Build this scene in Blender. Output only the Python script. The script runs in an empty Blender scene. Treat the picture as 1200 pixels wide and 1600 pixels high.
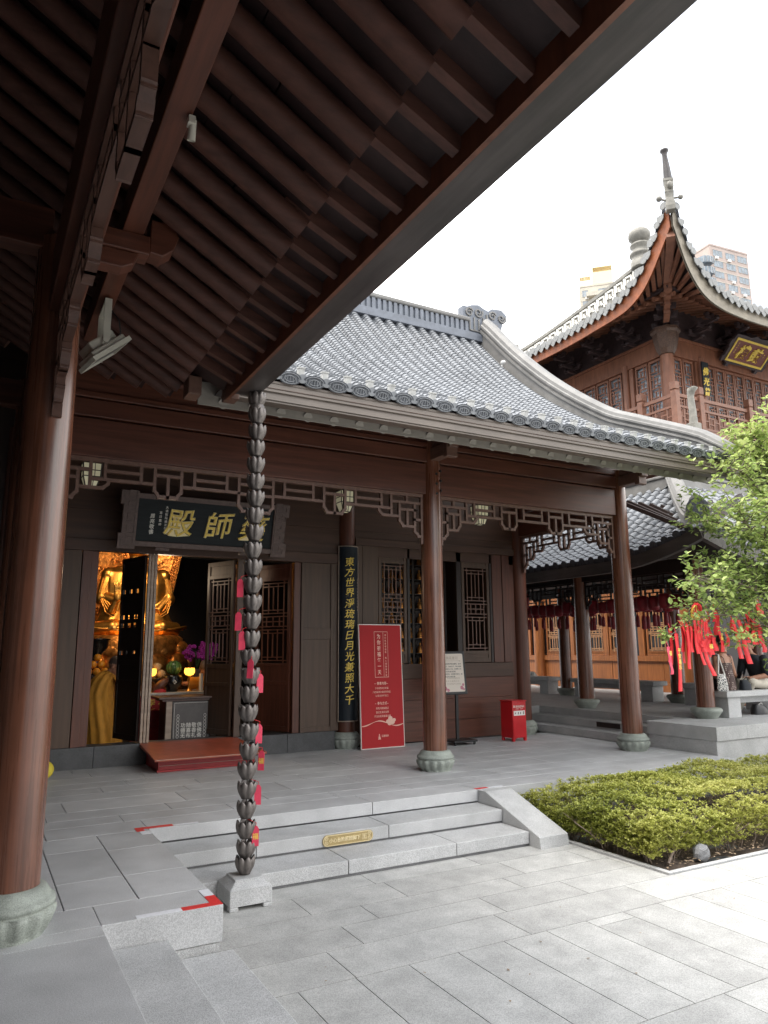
import bpy, bmesh, math, random
from mathutils import Vector, Matrix
random.seed(7)
R = math.radians
PI = math.pi
sc = bpy.context.scene
COL = sc.collection
rnd = random.uniform

# ------------------------------------------------------------------ materials
def mat(name, col, rough=0.5, metal=0.0, scale=(8, 8, 8), amt=0.0, detail=4.0, bump=0.0, bscale=None, spec=0.5, coat=0.0,
        trans=0.0, alpha=1.0, emit=None, estr=0.0, tint=None, speck=0.0, speck_scale=220.0, attr=False, rvar=0.0, big=0.0, bigs=0.7):
    m = bpy.data.materials.new(name)
    m.use_nodes = True
    nt = m.node_tree
    b = nt.nodes['Principled BSDF']
    b.inputs['Base Color'].default_value = (*col, 1)
    b.inputs['Roughness'].default_value = rough
    b.inputs['Metallic'].default_value = metal
    b.inputs['Specular IOR Level'].default_value = spec
    b.inputs['Coat Weight'].default_value = coat
    b.inputs['Coat Roughness'].default_value = 0.25
    b.inputs['Transmission Weight'].default_value = trans
    b.inputs['Alpha'].default_value = alpha
    if emit:
        b.inputs['Emission Color'].default_value = (*emit, 1)
        b.inputs['Emission Strength'].default_value = estr
    L = nt.links.new
    N = nt.nodes.new
    cur = None
    if amt or bump or speck or attr or big:
        tc = N('ShaderNodeTexCoord')
        mp = N('ShaderNodeMapping')
        mp.inputs['Scale'].default_value = scale
        L(tc.outputs['Object'], mp.inputs['Vector'])
        no = N('ShaderNodeTexNoise')
        no.inputs['Scale'].default_value = 1.0
        no.inputs['Detail'].default_value = detail
        no.inputs['Roughness'].default_value = 0.62
        L(mp.outputs['Vector'], no.inputs['Vector'])
        c2 = tint or tuple(c * (1 - amt) for c in col)
        c1 = tuple(min(1, c * (1 + amt)) for c in col)
        rp = N('ShaderNodeValToRGB')
        rp.color_ramp.elements[0].position = 0.3
        rp.color_ramp.elements[0].color = (*c2, 1)
        rp.color_ramp.elements[1].position = 0.7
        rp.color_ramp.elements[1].color = (*c1, 1)
        L(no.outputs['Fac'], rp.inputs['Fac'])
        cur = rp.outputs['Color']
        if speck:
            n2 = N('ShaderNodeTexNoise')
            n2.inputs['Scale'].default_value = speck_scale
            n2.inputs['Detail'].default_value = 2
            L(tc.outputs['Object'], n2.inputs['Vector'])
            r2 = N('ShaderNodeValToRGB')
            r2.color_ramp.elements[0].position = 0.36
            r2.color_ramp.elements[0].color = (1 - speck, 1 - speck, 1 - speck, 1)
            r2.color_ramp.elements[1].position = 0.62
            r2.color_ramp.elements[1].color = (1 + speck * .4,) * 3 + (1,)
            L(n2.outputs['Fac'], r2.inputs['Fac'])
            mx = N('ShaderNodeMix'); mx.data_type = 'RGBA'; mx.blend_type = 'MULTIPLY'; mx.inputs[0].default_value = 1
            L(cur, mx.inputs[6]); L(r2.outputs['Color'], mx.inputs[7])
            cur = mx.outputs[2]
        if big:
            n3 = N('ShaderNodeTexNoise')
            n3.inputs['Scale'].default_value = bigs
            n3.inputs['Detail'].default_value = 6
            L(tc.outputs['Object'], n3.inputs['Vector'])
            r3 = N('ShaderNodeValToRGB')
            r3.color_ramp.elements[0].position = 0.33
            r3.color_ramp.elements[0].color = (1 - big,) * 3 + (1,)
            r3.color_ramp.elements[1].position = 0.66
            r3.color_ramp.elements[1].color = (1, 1, 1, 1)
            L(n3.outputs['Fac'], r3.inputs['Fac'])
            mx = N('ShaderNodeMix'); mx.data_type = 'RGBA'; mx.blend_type = 'MULTIPLY'; mx.inputs[0].default_value = 1
            L(cur, mx.inputs[6]); L(r3.outputs['Color'], mx.inputs[7])
            cur = mx.outputs[2]
        if attr:
            at = N('ShaderNodeAttribute'); at.attribute_name = 'tone'
            mx = N('ShaderNodeMix'); mx.data_type = 'RGBA'; mx.blend_type = 'MULTIPLY'; mx.inputs[0].default_value = 1
            L(cur, mx.inputs[6]); L(at.outputs['Color'], mx.inputs[7])
            cur = mx.outputs[2]
        L(cur, b.inputs['Base Color'])
        if rvar:
            mr = N('ShaderNodeMapRange')
            mr.inputs['To Min'].default_value = max(0.02, rough - rvar)
            mr.inputs['To Max'].default_value = rough + rvar
            L(no.outputs['Fac'], mr.inputs['Value']); L(mr.outputs['Result'], b.inputs['Roughness'])
        if bump:
            src = no.outputs['Fac']
            if bscale:
                nb = N('ShaderNodeTexNoise'); nb.inputs['Scale'].default_value = bscale; nb.inputs['Detail'].default_value = 3
                L(tc.outputs['Object'], nb.inputs['Vector']); src = nb.outputs['Fac']
            bp = N('ShaderNodeBump'); bp.inputs['Strength'].default_value = bump; bp.inputs['Distance'].default_value = 0.01
            L(src, bp.inputs['Height']); L(bp.outputs['Normal'], b.inputs['Normal'])
    return m

M = {}
def mk(k, *a, **kw): M[k] = mat(k, *a, **kw)
WD = (0.112, 0.038, 0.022)
mk('wood_x', WD, .42, scale=(1.2, 22, 22), amt=.33, bump=.06, rvar=.08, big=.2)
mk('wood_y', WD, .42, scale=(22, 1.2, 22), amt=.33, bump=.06, rvar=.08, big=.2)
mk('wood_z', WD, .42, scale=(22, 22, 1.2), amt=.33, bump=.06, rvar=.08, big=.2)
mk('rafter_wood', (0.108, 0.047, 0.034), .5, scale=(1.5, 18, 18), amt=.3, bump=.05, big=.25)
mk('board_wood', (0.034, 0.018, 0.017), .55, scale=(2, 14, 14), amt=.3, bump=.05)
mk('column_wood', (0.165, 0.060, 0.032), .28, scale=(34, 34, .9), amt=.42, bump=.06, rvar=.1, coat=.6, big=.32, bigs=2.4)
mk('panel_wood', (0.09, 0.052, 0.033), .5, scale=(18, 18, 1.0), amt=.22, bump=.05, big=.15)
mk('panel_wood_x', (0.072, 0.034, 0.02), .5, scale=(1.0, 18, 18), amt=.25, bump=.05, big=.15)
mk('lattice_wood', (0.15, 0.082, 0.06), .45, scale=(20, 20, 20), amt=.2)
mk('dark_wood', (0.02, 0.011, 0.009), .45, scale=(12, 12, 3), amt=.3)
mk('gallery_lattice', (0.085, 0.042, 0.03), .42, scale=(15, 3, 15), amt=.3)
mk('red_wood', (0.17, 0.062, 0.034), .42, scale=(12, 12, 1.5), amt=.3, big=.2, bigs=1.2)
mk('orange_wood', (0.34, 0.105, 0.04), .5, scale=(6, 6, 6), amt=.25, big=.2, bigs=2)
mk('granite', (0.5, 0.5, 0.498), .68, scale=(3, 3, 3), amt=.1, speck=.38, speck_scale=210, bump=.12, bscale=210, big=.13, bigs=4)
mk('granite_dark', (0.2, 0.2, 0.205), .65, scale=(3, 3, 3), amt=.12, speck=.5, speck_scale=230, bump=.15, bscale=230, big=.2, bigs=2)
mk('paver', (0.44, 0.436, 0.42), .66, scale=(5, 5, 5), amt=.07, speck=.28, speck_scale=170, bump=.1, bscale=170, attr=True, big=.13, bigs=5)
mk('terrace_paver', (0.52, 0.52, 0.522), .58, scale=(2.2, 2.2, 2.2), amt=.08, speck=.26, speck_scale=170, bump=.1, bscale=170, attr=True, big=.15, bigs=3.5)
mk('joint', (0.07, 0.072, 0.075), .9, scale=(20, 20, 20), amt=.3)
mk('sill_stone', (0.075, 0.076, 0.08), .5, scale=(6, 6, 6), amt=.2, speck=.3, speck_scale=120, big=.2)
mk('base_stone', (0.36, 0.39, 0.345), .6, scale=(14, 14, 14), amt=.14, speck=.25, speck_scale=150, bump=.12, bscale=120, big=.25, bigs=4)
mk('tile', (0.225, 0.235, 0.25), .55, scale=(9, 9, 9), amt=.12, bump=.05, big=.2, bigs=.9, rvar=.1, attr=True)
mk('cap_pale', (0.46, 0.46, 0.44), .55, scale=(18, 18, 18), amt=.2)
mk('tile_dark', (0.06, 0.066, 0.078), .45, scale=(30, 30, 30), amt=.5)
mk('tile_pale', (0.26, 0.26, 0.25), .55, scale=(18, 18, 18), amt=.2)
mk('ridge_stone', (0.22, 0.212, 0.2), .55, scale=(5, 5, 5), amt=.18, big=.2, bigs=1.2, bump=.06)
mk('ridge_blue', (0.155, 0.17, 0.20), .5, scale=(6, 6, 6), amt=.2)
mk('gutter', (0.17, 0.138, 0.115), .4, scale=(1, 14, 14), amt=.18, big=.25, bigs=1.5)
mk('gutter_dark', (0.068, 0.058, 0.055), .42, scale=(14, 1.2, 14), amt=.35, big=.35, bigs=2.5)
mk('soffit_grey', (0.34, 0.31, 0.27), .6, scale=(3, 10, 10), amt=.12, big=.15)
mk('bronze', (0.15, 0.132, 0.122), .45, metal=.45, scale=(30, 30, 12), amt=.4, bump=.08, rvar=.1)
mk('iron_black', (0.018, 0.018, 0.02), .4)
mk('gold', (0.78, 0.42, 0.1), .36, metal=1.0, scale=(30, 30, 30), amt=.2, bump=.05)
mk('gold_carved', (0.66, 0.27, 0.07), .36, metal=.85, scale=(9, 9, 9), amt=.65, bump=1.0, bscale=18)
mk('gold_letter', (0.95, 0.62, 0.10), .45, metal=.0, scale=(40, 40, 40), amt=.25)
mk('gold_edge', (0.95, 0.8, 0.45), .5, metal=.0)
mk('plaque_black', (0.014, 0.018, 0.02), .6, spec=.25, scale=(3, 30, 30), amt=.25)
mk('plaque_frame', (0.11, 0.068, 0.056), .5, scale=(20, 20, 20), amt=.25, bump=.08)
mk('red_cloth', (0.5, 0.03, 0.035), .6, scale=(9, 9, 9), amt=.15)
mk('banner_red', (0.44, 0.022, 0.026), .6, spec=.25, scale=(1.5, 1.5, 1.5), amt=.06)
mk('banner_pink', (0.82, 0.52, 0.42), .5)
mk('banner_edge', (0.78, 0.72, 0.68), .5)
mk('paper', (0.74, 0.66, 0.58), .55, scale=(3, 3, 3), amt=.05)
mk('ink', (0.10, 0.085, 0.075), .7)
mk('ink_faint', (0.42, 0.34, 0.27), .7)
mk('mauve', (0.52, 0.16, 0.24), .6)
mk('bin_red', (0.56, 0.012, 0.018), .32, scale=(5, 5, 5), amt=.08, coat=.2)
mk('white_label', (0.8, 0.78, 0.74), .5)
mk('tape_red', (0.66, 0.03, 0.03), .5, scale=(30, 30, 30), amt=.12)
mk('tape_white', (0.74, 0.75, 0.78), .5, scale=(40, 40, 40), amt=.08)
mk('red_lacquer', (0.40, 0.085, 0.045), .4, scale=(6, 6, 6), amt=.2, big=.15)
mk('red_riser', (0.34, 0.02, 0.022), .45, scale=(8, 8, 8), amt=.15)
mk('brass', (0.42, 0.32, 0.15), .38, metal=.6, scale=(25, 25, 25), amt=.15)
mk('brass_light', (0.8, 0.68, 0.42), .45, metal=.2)
mk('lamp_glass', (0.9, 0.86, 0.6), .35, scale=(5, 5, 5), amt=.06, emit=(1, .9, .6), estr=.04)
mk('lamp_grey', (0.52, 0.5, 0.42), .42, scale=(8, 8, 8), amt=.1)
mk('lamp_inner', (0.12, 0.115, 0.11), .35)
mk('tag_pink', (0.72, 0.055, 0.11), .5, scale=(12, 12, 12), amt=.15)
mk('tag_red', (0.62, 0.012, 0.018), .5, scale=(12, 12, 12), amt=.2)
mk('tag_dark', (0.24, 0.012, 0.02), .55, scale=(8, 8, 8), amt=.3)
mk('robe', (0.66, 0.30, 0.035), .75, scale=(14, 14, 5), amt=.2, bump=.12)
mk('skin', (0.46, 0.235, 0.15), .5, scale=(22, 22, 22), amt=.12)
mk('skin_dark', (0.34, 0.165, 0.10), .5, scale=(22, 22, 22), amt=.12)
mk('hair_black', (0.012, 0.010, 0.010), .5, scale=(60, 60, 9), amt=.3, bump=.2)
mk('eye_dark', (0.02, 0.015, 0.012), .25)
mk('lip', (0.3, 0.1, 0.08), .5)
mk('shirt_navy', (0.012, 0.015, 0.022), .75, scale=(18, 18, 18), amt=.25, bump=.1)
mk('trousers_sand', (0.48, 0.44, 0.37), .8, scale=(14, 14, 14), amt=.14, bump=.12)
mk('top_brown', (0.065, 0.034, 0.028), .75, scale=(18, 18, 18), amt=.2)
mk('dot_pale', (0.5, 0.42, 0.36), .8)
mk('mauve_shirt', (0.24, 0.15, 0.17), .75, scale=(12, 12, 12), amt=.2, bump=.1)
mk('bag_cloth', (0.62, 0.61, 0.58), .8, scale=(20, 20, 20), amt=.08)
mk('bag_ink', (0.06, 0.065, 0.07), .8)
mk('orange_fruit', (0.75, 0.3, 0.02), .42, scale=(50, 50, 50), amt=.1, bump=.1)
mk('tan_fruit', (0.55, 0.36, 0.17), .5, scale=(30, 30, 30), amt=.15)
mk('melon', (0.09, 0.2, 0.06), .35, scale=(20, 20, 3), amt=.5)
mk('orchid', (0.42, 0.03, 0.40), .5, scale=(30, 30, 30), amt=.3)
mk('leaf_dark', (0.03, 0.075, 0.02), .5, scale=(12, 12, 12), amt=.3)
mk('lotus_glow', (0.85, 0.42, 0.06), .4, emit=(1.0, 0.42, 0.05), estr=1.1)
mk('black_lacquer', (0.012, 0.012, 0.013), .22, coat=.4)
mk('table_white', (0.62, 0.58, 0.52), .4)
mk('stand_panel', (0.10, 0.09, 0.085), .5, scale=(9, 9, 9), amt=.15)
mk('stand_trim', (0.33, 0.25, 0.19), .45, scale=(4, 4, 20), amt=.2)
mk('letter_white', (0.78, 0.75, 0.68), .55)
mk('soil', (0.06, 0.042, 0.03), .95, scale=(12, 12, 12), amt=.45, bump=.6, bscale=60)
mk('stem', (0.2, 0.15, 0.115), .8, scale=(25, 25, 6), amt=.35)
mk('bark', (0.12, 0.095, 0.075), .85, scale=(18, 18, 4), amt=.4, bump=.4)
mk('concrete', (0.5, 0.4, 0.35), .8, scale=(.5, .5, .5), amt=.1, big=.1, bigs=.2)
mk('concrete_cream', (0.55, 0.5, 0.41), .8, scale=(.5, .5, .5), amt=.1)
mk('window_blue', (0.24, 0.28, 0.31), .12, scale=(.8, .8, .8), amt=.35)
mk('window_frame', (0.4, 0.39, 0.38), .5)
mk('tower_glass', (0.42, 0.47, 0.52), .1, scale=(2, 2, 2), amt=.35)  # pale sky reflection put into the pane colour
mk('dark_glass', (0.02, 0.024, 0.03), .06)
mk('plaster_dark', (0.10, 0.085, 0.075), .8, scale=(3, 3, 3), amt=.2)
mk('couplet_navy', (0.010, 0.015, 0.021), .5, spec=.3, scale=(20, 20, 3), amt=.25)
mk('yellow_cloth', (0.62, 0.5, 0.05), .6)
mk('rail_wood', (0.235, 0.102, 0.06), .5, scale=(9, 9, 9), amt=.2, big=.15)
mk('bracket_wood', (0.055, 0.036, 0.036), .55, scale=(9, 9, 9), amt=.3)
mk('capital_wood', (0.10, 0.055, 0.036), .5, scale=(25, 25, 25), amt=.45, bump=.5, bscale=30)
mk('tower_plaque', (0.19, 0.06, 0.045), .4, scale=(3, 20, 20), amt=.2)
mk('shadow_fascia', (0.30, 0.26, 0.2), .55, scale=(4, 4, 4), amt=.2, big=.2, bigs=2)  # tower fascia again, shade of its front face put into the colour
mk('finial_stone', (0.25, 0.235, 0.2), .55, scale=(9, 9, 9), amt=.25, big=.2, bigs=3)
mk('litter', (0.28, 0.2, 0.13), .85, scale=(30, 30, 30), amt=.4)

def leafmat(name, c1, c2, c3):
    m = bpy.data.materials.new(name); m.use_nodes = True
    nt = m.node_tree; b = nt.nodes['Principled BSDF']; L = nt.links.new
    at = nt.nodes.new('ShaderNodeAttribute'); at.attribute_name = 'tone'
    rp = nt.nodes.new('ShaderNodeValToRGB')
    e = rp.color_ramp.elements
    e[0].position = 0; e[0].color = (*c1, 1); e[1].position = 1; e[1].color = (*c3, 1)
    x = e.new(.5); x.color = (*c2, 1)
    L(at.outputs['Fac'], rp.inputs['Fac']); L(rp.outputs['Color'], b.inputs['Base Color'])
    b.inputs['Roughness'].default_value = .45
    tr = nt.nodes.new('ShaderNodeBsdfTranslucent'); L(rp.outputs['Color'], tr.inputs['Color'])
    mx = nt.nodes.new('ShaderNodeMixShader'); mx.inputs[0].default_value = .38
    L(b.outputs[0], mx.inputs[1]); L(tr.outputs[0], mx.inputs[2])
    L(mx.outputs[0], nt.nodes['Material Output'].inputs['Surface'])
    M[name] = m
leafmat('hedge_leaf', (0.16, 0.2, 0.035), (0.38, 0.4, 0.085), (0.6, 0.58, 0.2))
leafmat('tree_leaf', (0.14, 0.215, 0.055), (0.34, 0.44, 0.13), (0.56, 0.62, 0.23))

# ------------------------------------------------------------------ mesh builder
class MB:
    def __init__(s, Mx=None):
        s.v = []; s.f = []; s.mi = []; s.sm = []; s.M = Mx; s.tone = None
    def add(s, vs, fs, mi=0, smooth=False, tone=None):
        n = len(s.v)
        if s.M is not None:
            vs = [s.M @ Vector(p) for p in vs]
        s.v.extend([tuple(p) for p in vs])
        s.f.extend([tuple(i + n for i in f) for f in fs])
        s.mi.extend([mi] * len(fs)); s.sm.extend([smooth] * len(fs))
        if tone is not None:
            if s.tone is None: s.tone = {}
            for i in range(n, n + len(vs)): s.tone[i] = tone
        return s
    def box(s, x0, x1, y0, y1, z0, z1, mi=0, tone=None):
        vs = [(x0, y0, z0), (x1, y0, z0), (x1, y1, z0), (x0, y1, z0), (x0, y0, z1), (x1, y0, z1), (x1, y1, z1), (x0, y1, z1)]
        return s.add(vs, [(0, 3, 2, 1), (4, 5, 6, 7), (0, 1, 5, 4), (1, 2, 6, 5), (2, 3, 7, 6), (3, 0, 4, 7)], mi, False, tone)
    def obox(s, Mx, hx, hy, hz, mi=0):
        vs = [Mx @ Vector(p) for p in [(-hx, -hy, -hz), (hx, -hy, -hz), (hx, hy, -hz), (-hx, hy, -hz), (-hx, -hy, hz), (hx, -hy, hz), (hx, hy, hz), (-hx, hy, hz)]]
        return s.add(vs, [(0, 3, 2, 1), (4, 5, 6, 7), (0, 1, 5, 4), (1, 2, 6, 5), (2, 3, 7, 6), (3, 0, 4, 7)], mi)
    def bar(s, p0, p1, w, h, mi=0, up=(0, 0, 1)):
        p0 = Vector(p0); p1 = Vector(p1); d = p1 - p0; l = d.length
        if l < 1e-6: return s
        d /= l; u = Vector(up)
        x = d.cross(u)
        if x.length < 1e-4: x = d.cross(Vector((0, 1, 0)))
        x.normalize(); u = x.cross(d)
        Mx = Matrix((( x.x, d.x, u.x, 0), (x.y, d.y, u.y, 0), (x.z, d.z, u.z, 0), (0, 0, 0, 1)))
        Mx.translation = (p0 + p1) / 2
        return s.obox(Mx, w / 2, l / 2, h / 2, mi)
    def tube(s, p0, p1, r0, r1=None, n=12, mi=0, caps=True, smooth=True):
        r1 = r0 if r1 is None else r1
        p0 = Vector(p0); p1 = Vector(p1); d = (p1 - p0)
        if d.length < 1e-7: return s
        d.normalize()
        x = d.cross(Vector((0, 0, 1)))
        if x.length < 1e-3: x = Vector((1, 0, 0))
        x.normalize(); y = d.cross(x)
        vs = []
        for p, r in ((p0, r0), (p1, r1)):
            for i in range(n):
                a = 2 * PI * i / n
                vs.append(p + x * (r * math.cos(a)) + y * (r * math.sin(a)))
        s.add(vs, [(i, (i + 1) % n, n + (i + 1) % n, n + i) for i in range(n)], mi, smooth)
        if caps:
            s.add(vs[:n], [tuple(range(n))[::-1]], mi); s.add(vs[n:], [tuple(range(n))], mi)
        return s
    def merge(s, o, mi):
        n = len(s.v); s.v.extend(o.v); s.f.extend([tuple(i + n for i in f) for f in o.f]); s.mi.extend([mi] * len(o.f)); s.sm.extend(o.sm); return s
    def poly(s, pts, r, n=6, mi=0, taper=None):
        for i in range(len(pts) - 1):
            a = r if taper is None else r + (taper - r) * i / (len(pts) - 1)
            b = r if taper is None else r + (taper - r) * (i + 1) / (len(pts) - 1)
            s.tube(pts[i], pts[i + 1], a, b, n, mi, caps=(i in (0, len(pts) - 2)))
        return s
    def lathe(s, prof, c=(0, 0, 0), n=24, mi=0, smooth=True, fn=None):
        vs = []; fs = []; c = Vector(c)
        for (r, z) in prof:
            for i in range(n):
                a = 2 * PI * i / n
                rr, zz = (r, z) if fn is None else fn(r, z, a)
                vs.append(c + Vector((rr * math.cos(a), rr * math.sin(a), zz)))
        for j in range(len(prof) - 1):
            for i in range(n):
                fs.append((j * n + i, j * n + (i + 1) % n, (j + 1) * n + (i + 1) % n, (j + 1) * n + i))
        s.add(vs, fs, mi, smooth)
        k = len(prof) - 1
        if prof[0][0] > 1e-4: s.add(vs[:n], [tuple(range(n))[::-1]], mi)
        if prof[k][0] > 1e-4: s.add(vs[k * n:], [tuple(range(n))], mi)
        return s
    def loft(s, rings, n=20, mi=0, fold=0.0, k=9, smooth=True):
        # rings: (center, rx, ry, yaw, tilt axis matrix or None)
        vs = []; fs = []
        for j, rg in enumerate(rings):
            c, rx, ry = Vector(rg[0]), rg[1], rg[2]
            rot = rg[3] if len(rg) > 3 else None
            for i in range(n):
                a = 2 * PI * i / n
                w = 1 + fold * math.cos(k * a + j * .35)
                p = Vector((rx * math.cos(a) * w, ry * math.sin(a) * w, 0))
                if rot is not None: p = rot @ p
                vs.append(c + p)
        for j in range(len(rings) - 1):
            for i in range(n):
                fs.append((j * n + i, j * n + (i + 1) % n, (j + 1) * n + (i + 1) % n, (j + 1) * n + i))
        s.add(vs, fs, mi, smooth)
        s.add(vs[:n], [tuple(range(n))[::-1]], mi, smooth); s.add(vs[-n:], [tuple(range(n))], mi, smooth)
        return s
    def ball(s, c, rx, ry=None, rz=None, n=14, mi=0, rot=None):
        ry = rx if ry is None else ry; rz = rx if rz is None else rz
        c = Vector(c); vs = []; fs = []; m = max(6, n // 2 + 1)
        for j in range(1, m):
            t = PI * j / m
            for i in range(n):
                a = 2 * PI * i / n
                p = Vector((rx * math.sin(t) * math.cos(a), ry * math.sin(t) * math.sin(a), -rz * math.cos(t)))
                vs.append(c + (rot @ p if rot is not None else p))
        for q in (-1, 1):
            p = Vector((0, 0, q * rz)); vs.append(c + (rot @ p if rot is not None else p))
        for j in range(m - 2):
            for i in range(n):
                fs.append((j * n + i, j * n + (i + 1) % n, (j + 1) * n + (i + 1) % n, (j + 1) * n + i))
        b, t = len(vs) - 2, len(vs) - 1
        for i in range(n):
            fs.append((b, (i + 1) % n, i)); fs.append((t, (m - 2) * n + i, (m - 2) * n + (i + 1) % n))
        return s.add(vs, fs, mi, True)
    def prism(s, pts, F, d, mi=0):
        # pts: 2D outline in frame F's xy, extruded from 0 to d along F's z
        n = len(pts)
        vs = [F @ Vector((x, y, 0)) for x, y in pts] + [F @ Vector((x, y, d)) for x, y in pts]
        fs = [tuple(range(n))[::-1], tuple(range(n, 2 * n))] + [(i, (i + 1) % n, n + (i + 1) % n, n + i) for i in range(n)]
        return s.add(vs, fs, mi)
    def grid(s, fn, nu, nv, mi=0, smooth=True, both=False):
        vs = [fn(i / nu, j / nv) for j in range(nv + 1) for i in range(nu + 1)]
        w = nu + 1
        return s.add(vs, [(j * w + i, j * w + i + 1, (j + 1) * w + i + 1, (j + 1) * w + i) for j in range(nv) for i in range(nu)], mi, smooth)
    def build(s, name, mats, parent=None, bevel=0.0, recalc=True, origin=None):
        if isinstance(mats, str): mats = [mats]
        off = Vector((0, 0, 0))
        if parent is not None:
            r = parent
            while r.parent is not None: r = r.parent
            off = r.location
        elif origin is not None:
            off = Vector(origin)
        else:
            xs = [p[0] for p in s.v]; ys = [p[1] for p in s.v]; zs = [p[2] for p in s.v]
            off = Vector(((min(xs) + max(xs)) / 2, (min(ys) + max(ys)) / 2, min(zs)))
        me = bpy.data.meshes.new(name)
        me.from_pydata([(p[0] - off[0], p[1] - off[1], p[2] - off[2]) for p in s.v], [], s.f)
        for k in mats: me.materials.append(M[k])
        me.polygons.foreach_set('material_index', s.mi)
        me.polygons.foreach_set('use_smooth', s.sm)
        if s.tone is None and ('tile' in mats or 'ridge_stone' in mats): s.tone = {}
        if s.tone is not None:
            ca = me.color_attributes.new('tone', 'FLOAT_COLOR', 'POINT')
            for i in range(len(s.v)):
                t = s.tone.get(i, 1.0); ca.data[i].color = (t, t, t, 1)
        if recalc:
            b = bmesh.new(); b.from_mesh(me); bmesh.ops.recalc_face_normals(b, faces=b.faces); b.to_mesh(me); b.free()
        me.update()
        o = bpy.data.objects.new(name, me); COL.objects.link(o)
        if parent is not None: o.parent = parent
        else: o.location = off
        if bevel:
            md = o.modifiers.new('Bevel', 'BEVEL'); md.width = bevel; md.segments = 2; md.limit_method = 'ANGLE'; md.angle_limit = R(40)
        return o

def tag(o, label=None, cat=None, group=None, kind=None):
    if label: o['label'] = label
    if cat: o['category'] = cat
    if group: o['group'] = group
    if kind: o['kind'] = kind
    return o
def thing(name, label, cat, loc=(0, 0, 0), group=None):
    o = bpy.data.objects.new(name, None); COL.objects.link(o); o.location = loc; o.empty_display_size = .1
    return tag(o, label, cat, group)
def struct(o): o['kind'] = 'structure'; return o
def dup(root, loc, rotz=None, label=None, group=None):
    r = root.copy(); COL.objects.link(r); r.location = loc
    if rotz is not None: r.rotation_euler = (0, 0, rotz)
    if label: r['label'] = label
    if group: r['group'] = group
    for ch in list(root.children):
        c = ch.copy(); COL.objects.link(c); c.parent = r
        for g in ch.children:
            d = g.copy(); COL.objects.link(d); d.parent = c
    return r
def frame(o, x, y):
    x = Vector(x).normalized(); y = Vector(y); y = (y - x * x.dot(y)).normalized(); z = x.cross(y)
    return Matrix(((x.x, y.x, z.x, o[0]), (x.y, y.y, z.y, o[1]), (x.z, y.z, z.z, o[2]), (0, 0, 0, 1)))

# ------------------------------------------------------------------ writing
_glyph = {}
def glyph(ch, bold, ext):
    key = (ch, bold, ext)
    if key not in _glyph:
        c = bpy.data.curves.new('glyph', 'FONT'); c.body = ch; c.resolution_u = 2; c.offset = bold; c.extrude = ext
        o = bpy.data.objects.new('glyph', c); COL.objects.link(o)
        dg = bpy.context.evaluated_depsgraph_get()
        e = o.evaluated_get(dg); m = e.to_mesh()
        _glyph[key] = ([v.co.copy() for v in m.vertices], [tuple(p.vertices) for p in m.polygons])
        e.to_mesh_clear()
        bpy.data.objects.remove(o); bpy.data.curves.remove(c)
    return _glyph[key]
def put(mb, ch, F, x, y, size, mi=0, bold=0.0, ext=0.03, slant=0.0, wob=0.0, lift=0.0):
    vs, fs = glyph(ch, bold, ext)
    ph = rnd(0, 6)
    out = []
    for v in vs:
        a, b = v.x - .5, v.y - .38
        if wob:
            a += wob * math.sin(5 * b + ph) + wob * .6 * math.sin(9 * a + ph * 2)
            b += wob * math.sin(6 * a + ph * 1.7) + a * wob * 1.8
        out.append(F @ Vector((x + size * (a + slant * b), y + size * b, lift + size * (v.z + ext))))
    mb.add(out, fs, mi)
def line(mb, s, F, x, y, size, pitch=None, **kw):
    pitch = size * 1.02 if pitch is None else pitch
    for i, ch in enumerate(s):
        if ch != ' ': put(mb, ch, F, x + (i - (len(s) - 1) / 2) * pitch, y, size, **kw)
def column(mb, s, F, x, ytop, size, pitch=None, **kw):
    pitch = size * 1.08 if pitch is None else pitch
    for i, ch in enumerate(s):
        if ch != ' ': put(mb, ch, F, x, ytop - size * .5 - i * pitch, size, **kw)

def interp(tab, x):
    if x <= tab[0][0]: return tab[0][1]
    for (a, p), (b, q) in zip(tab, tab[1:]):
        if x <= b:
            t = (x - a) / (b - a); return p + (q - p) * t
    return tab[-1][1]
def smooth_tab(tab):
    # catmull-rom resample so that curves have no corners
    out = []
    for i in range(len(tab) - 1):
        p0 = tab[max(0, i - 1)]; p1 = tab[i]; p2 = tab[i + 1]; p3 = tab[min(len(tab) - 1, i + 2)]
        for k in range(6):
            t = k / 6
            m1 = (p2[1] - p0[1]) / max(1e-6, (p2[0] - p0[0])) * (p2[0] - p1[0]); m2 = (p3[1] - p1[1]) / max(1e-6, (p3[0] - p1[0])) * (p2[0] - p1[0])
            h = (2 * t**3 - 3 * t**2 + 1) * p1[1] + (t**3 - 2 * t**2 + t) * m1 + (-2 * t**3 + 3 * t**2) * p2[1] + (t**3 - t**2) * m2
            out.append((p1[0] + (p2[0] - p1[0]) * t, h))
    out.append(tab[-1]); return out

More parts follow.
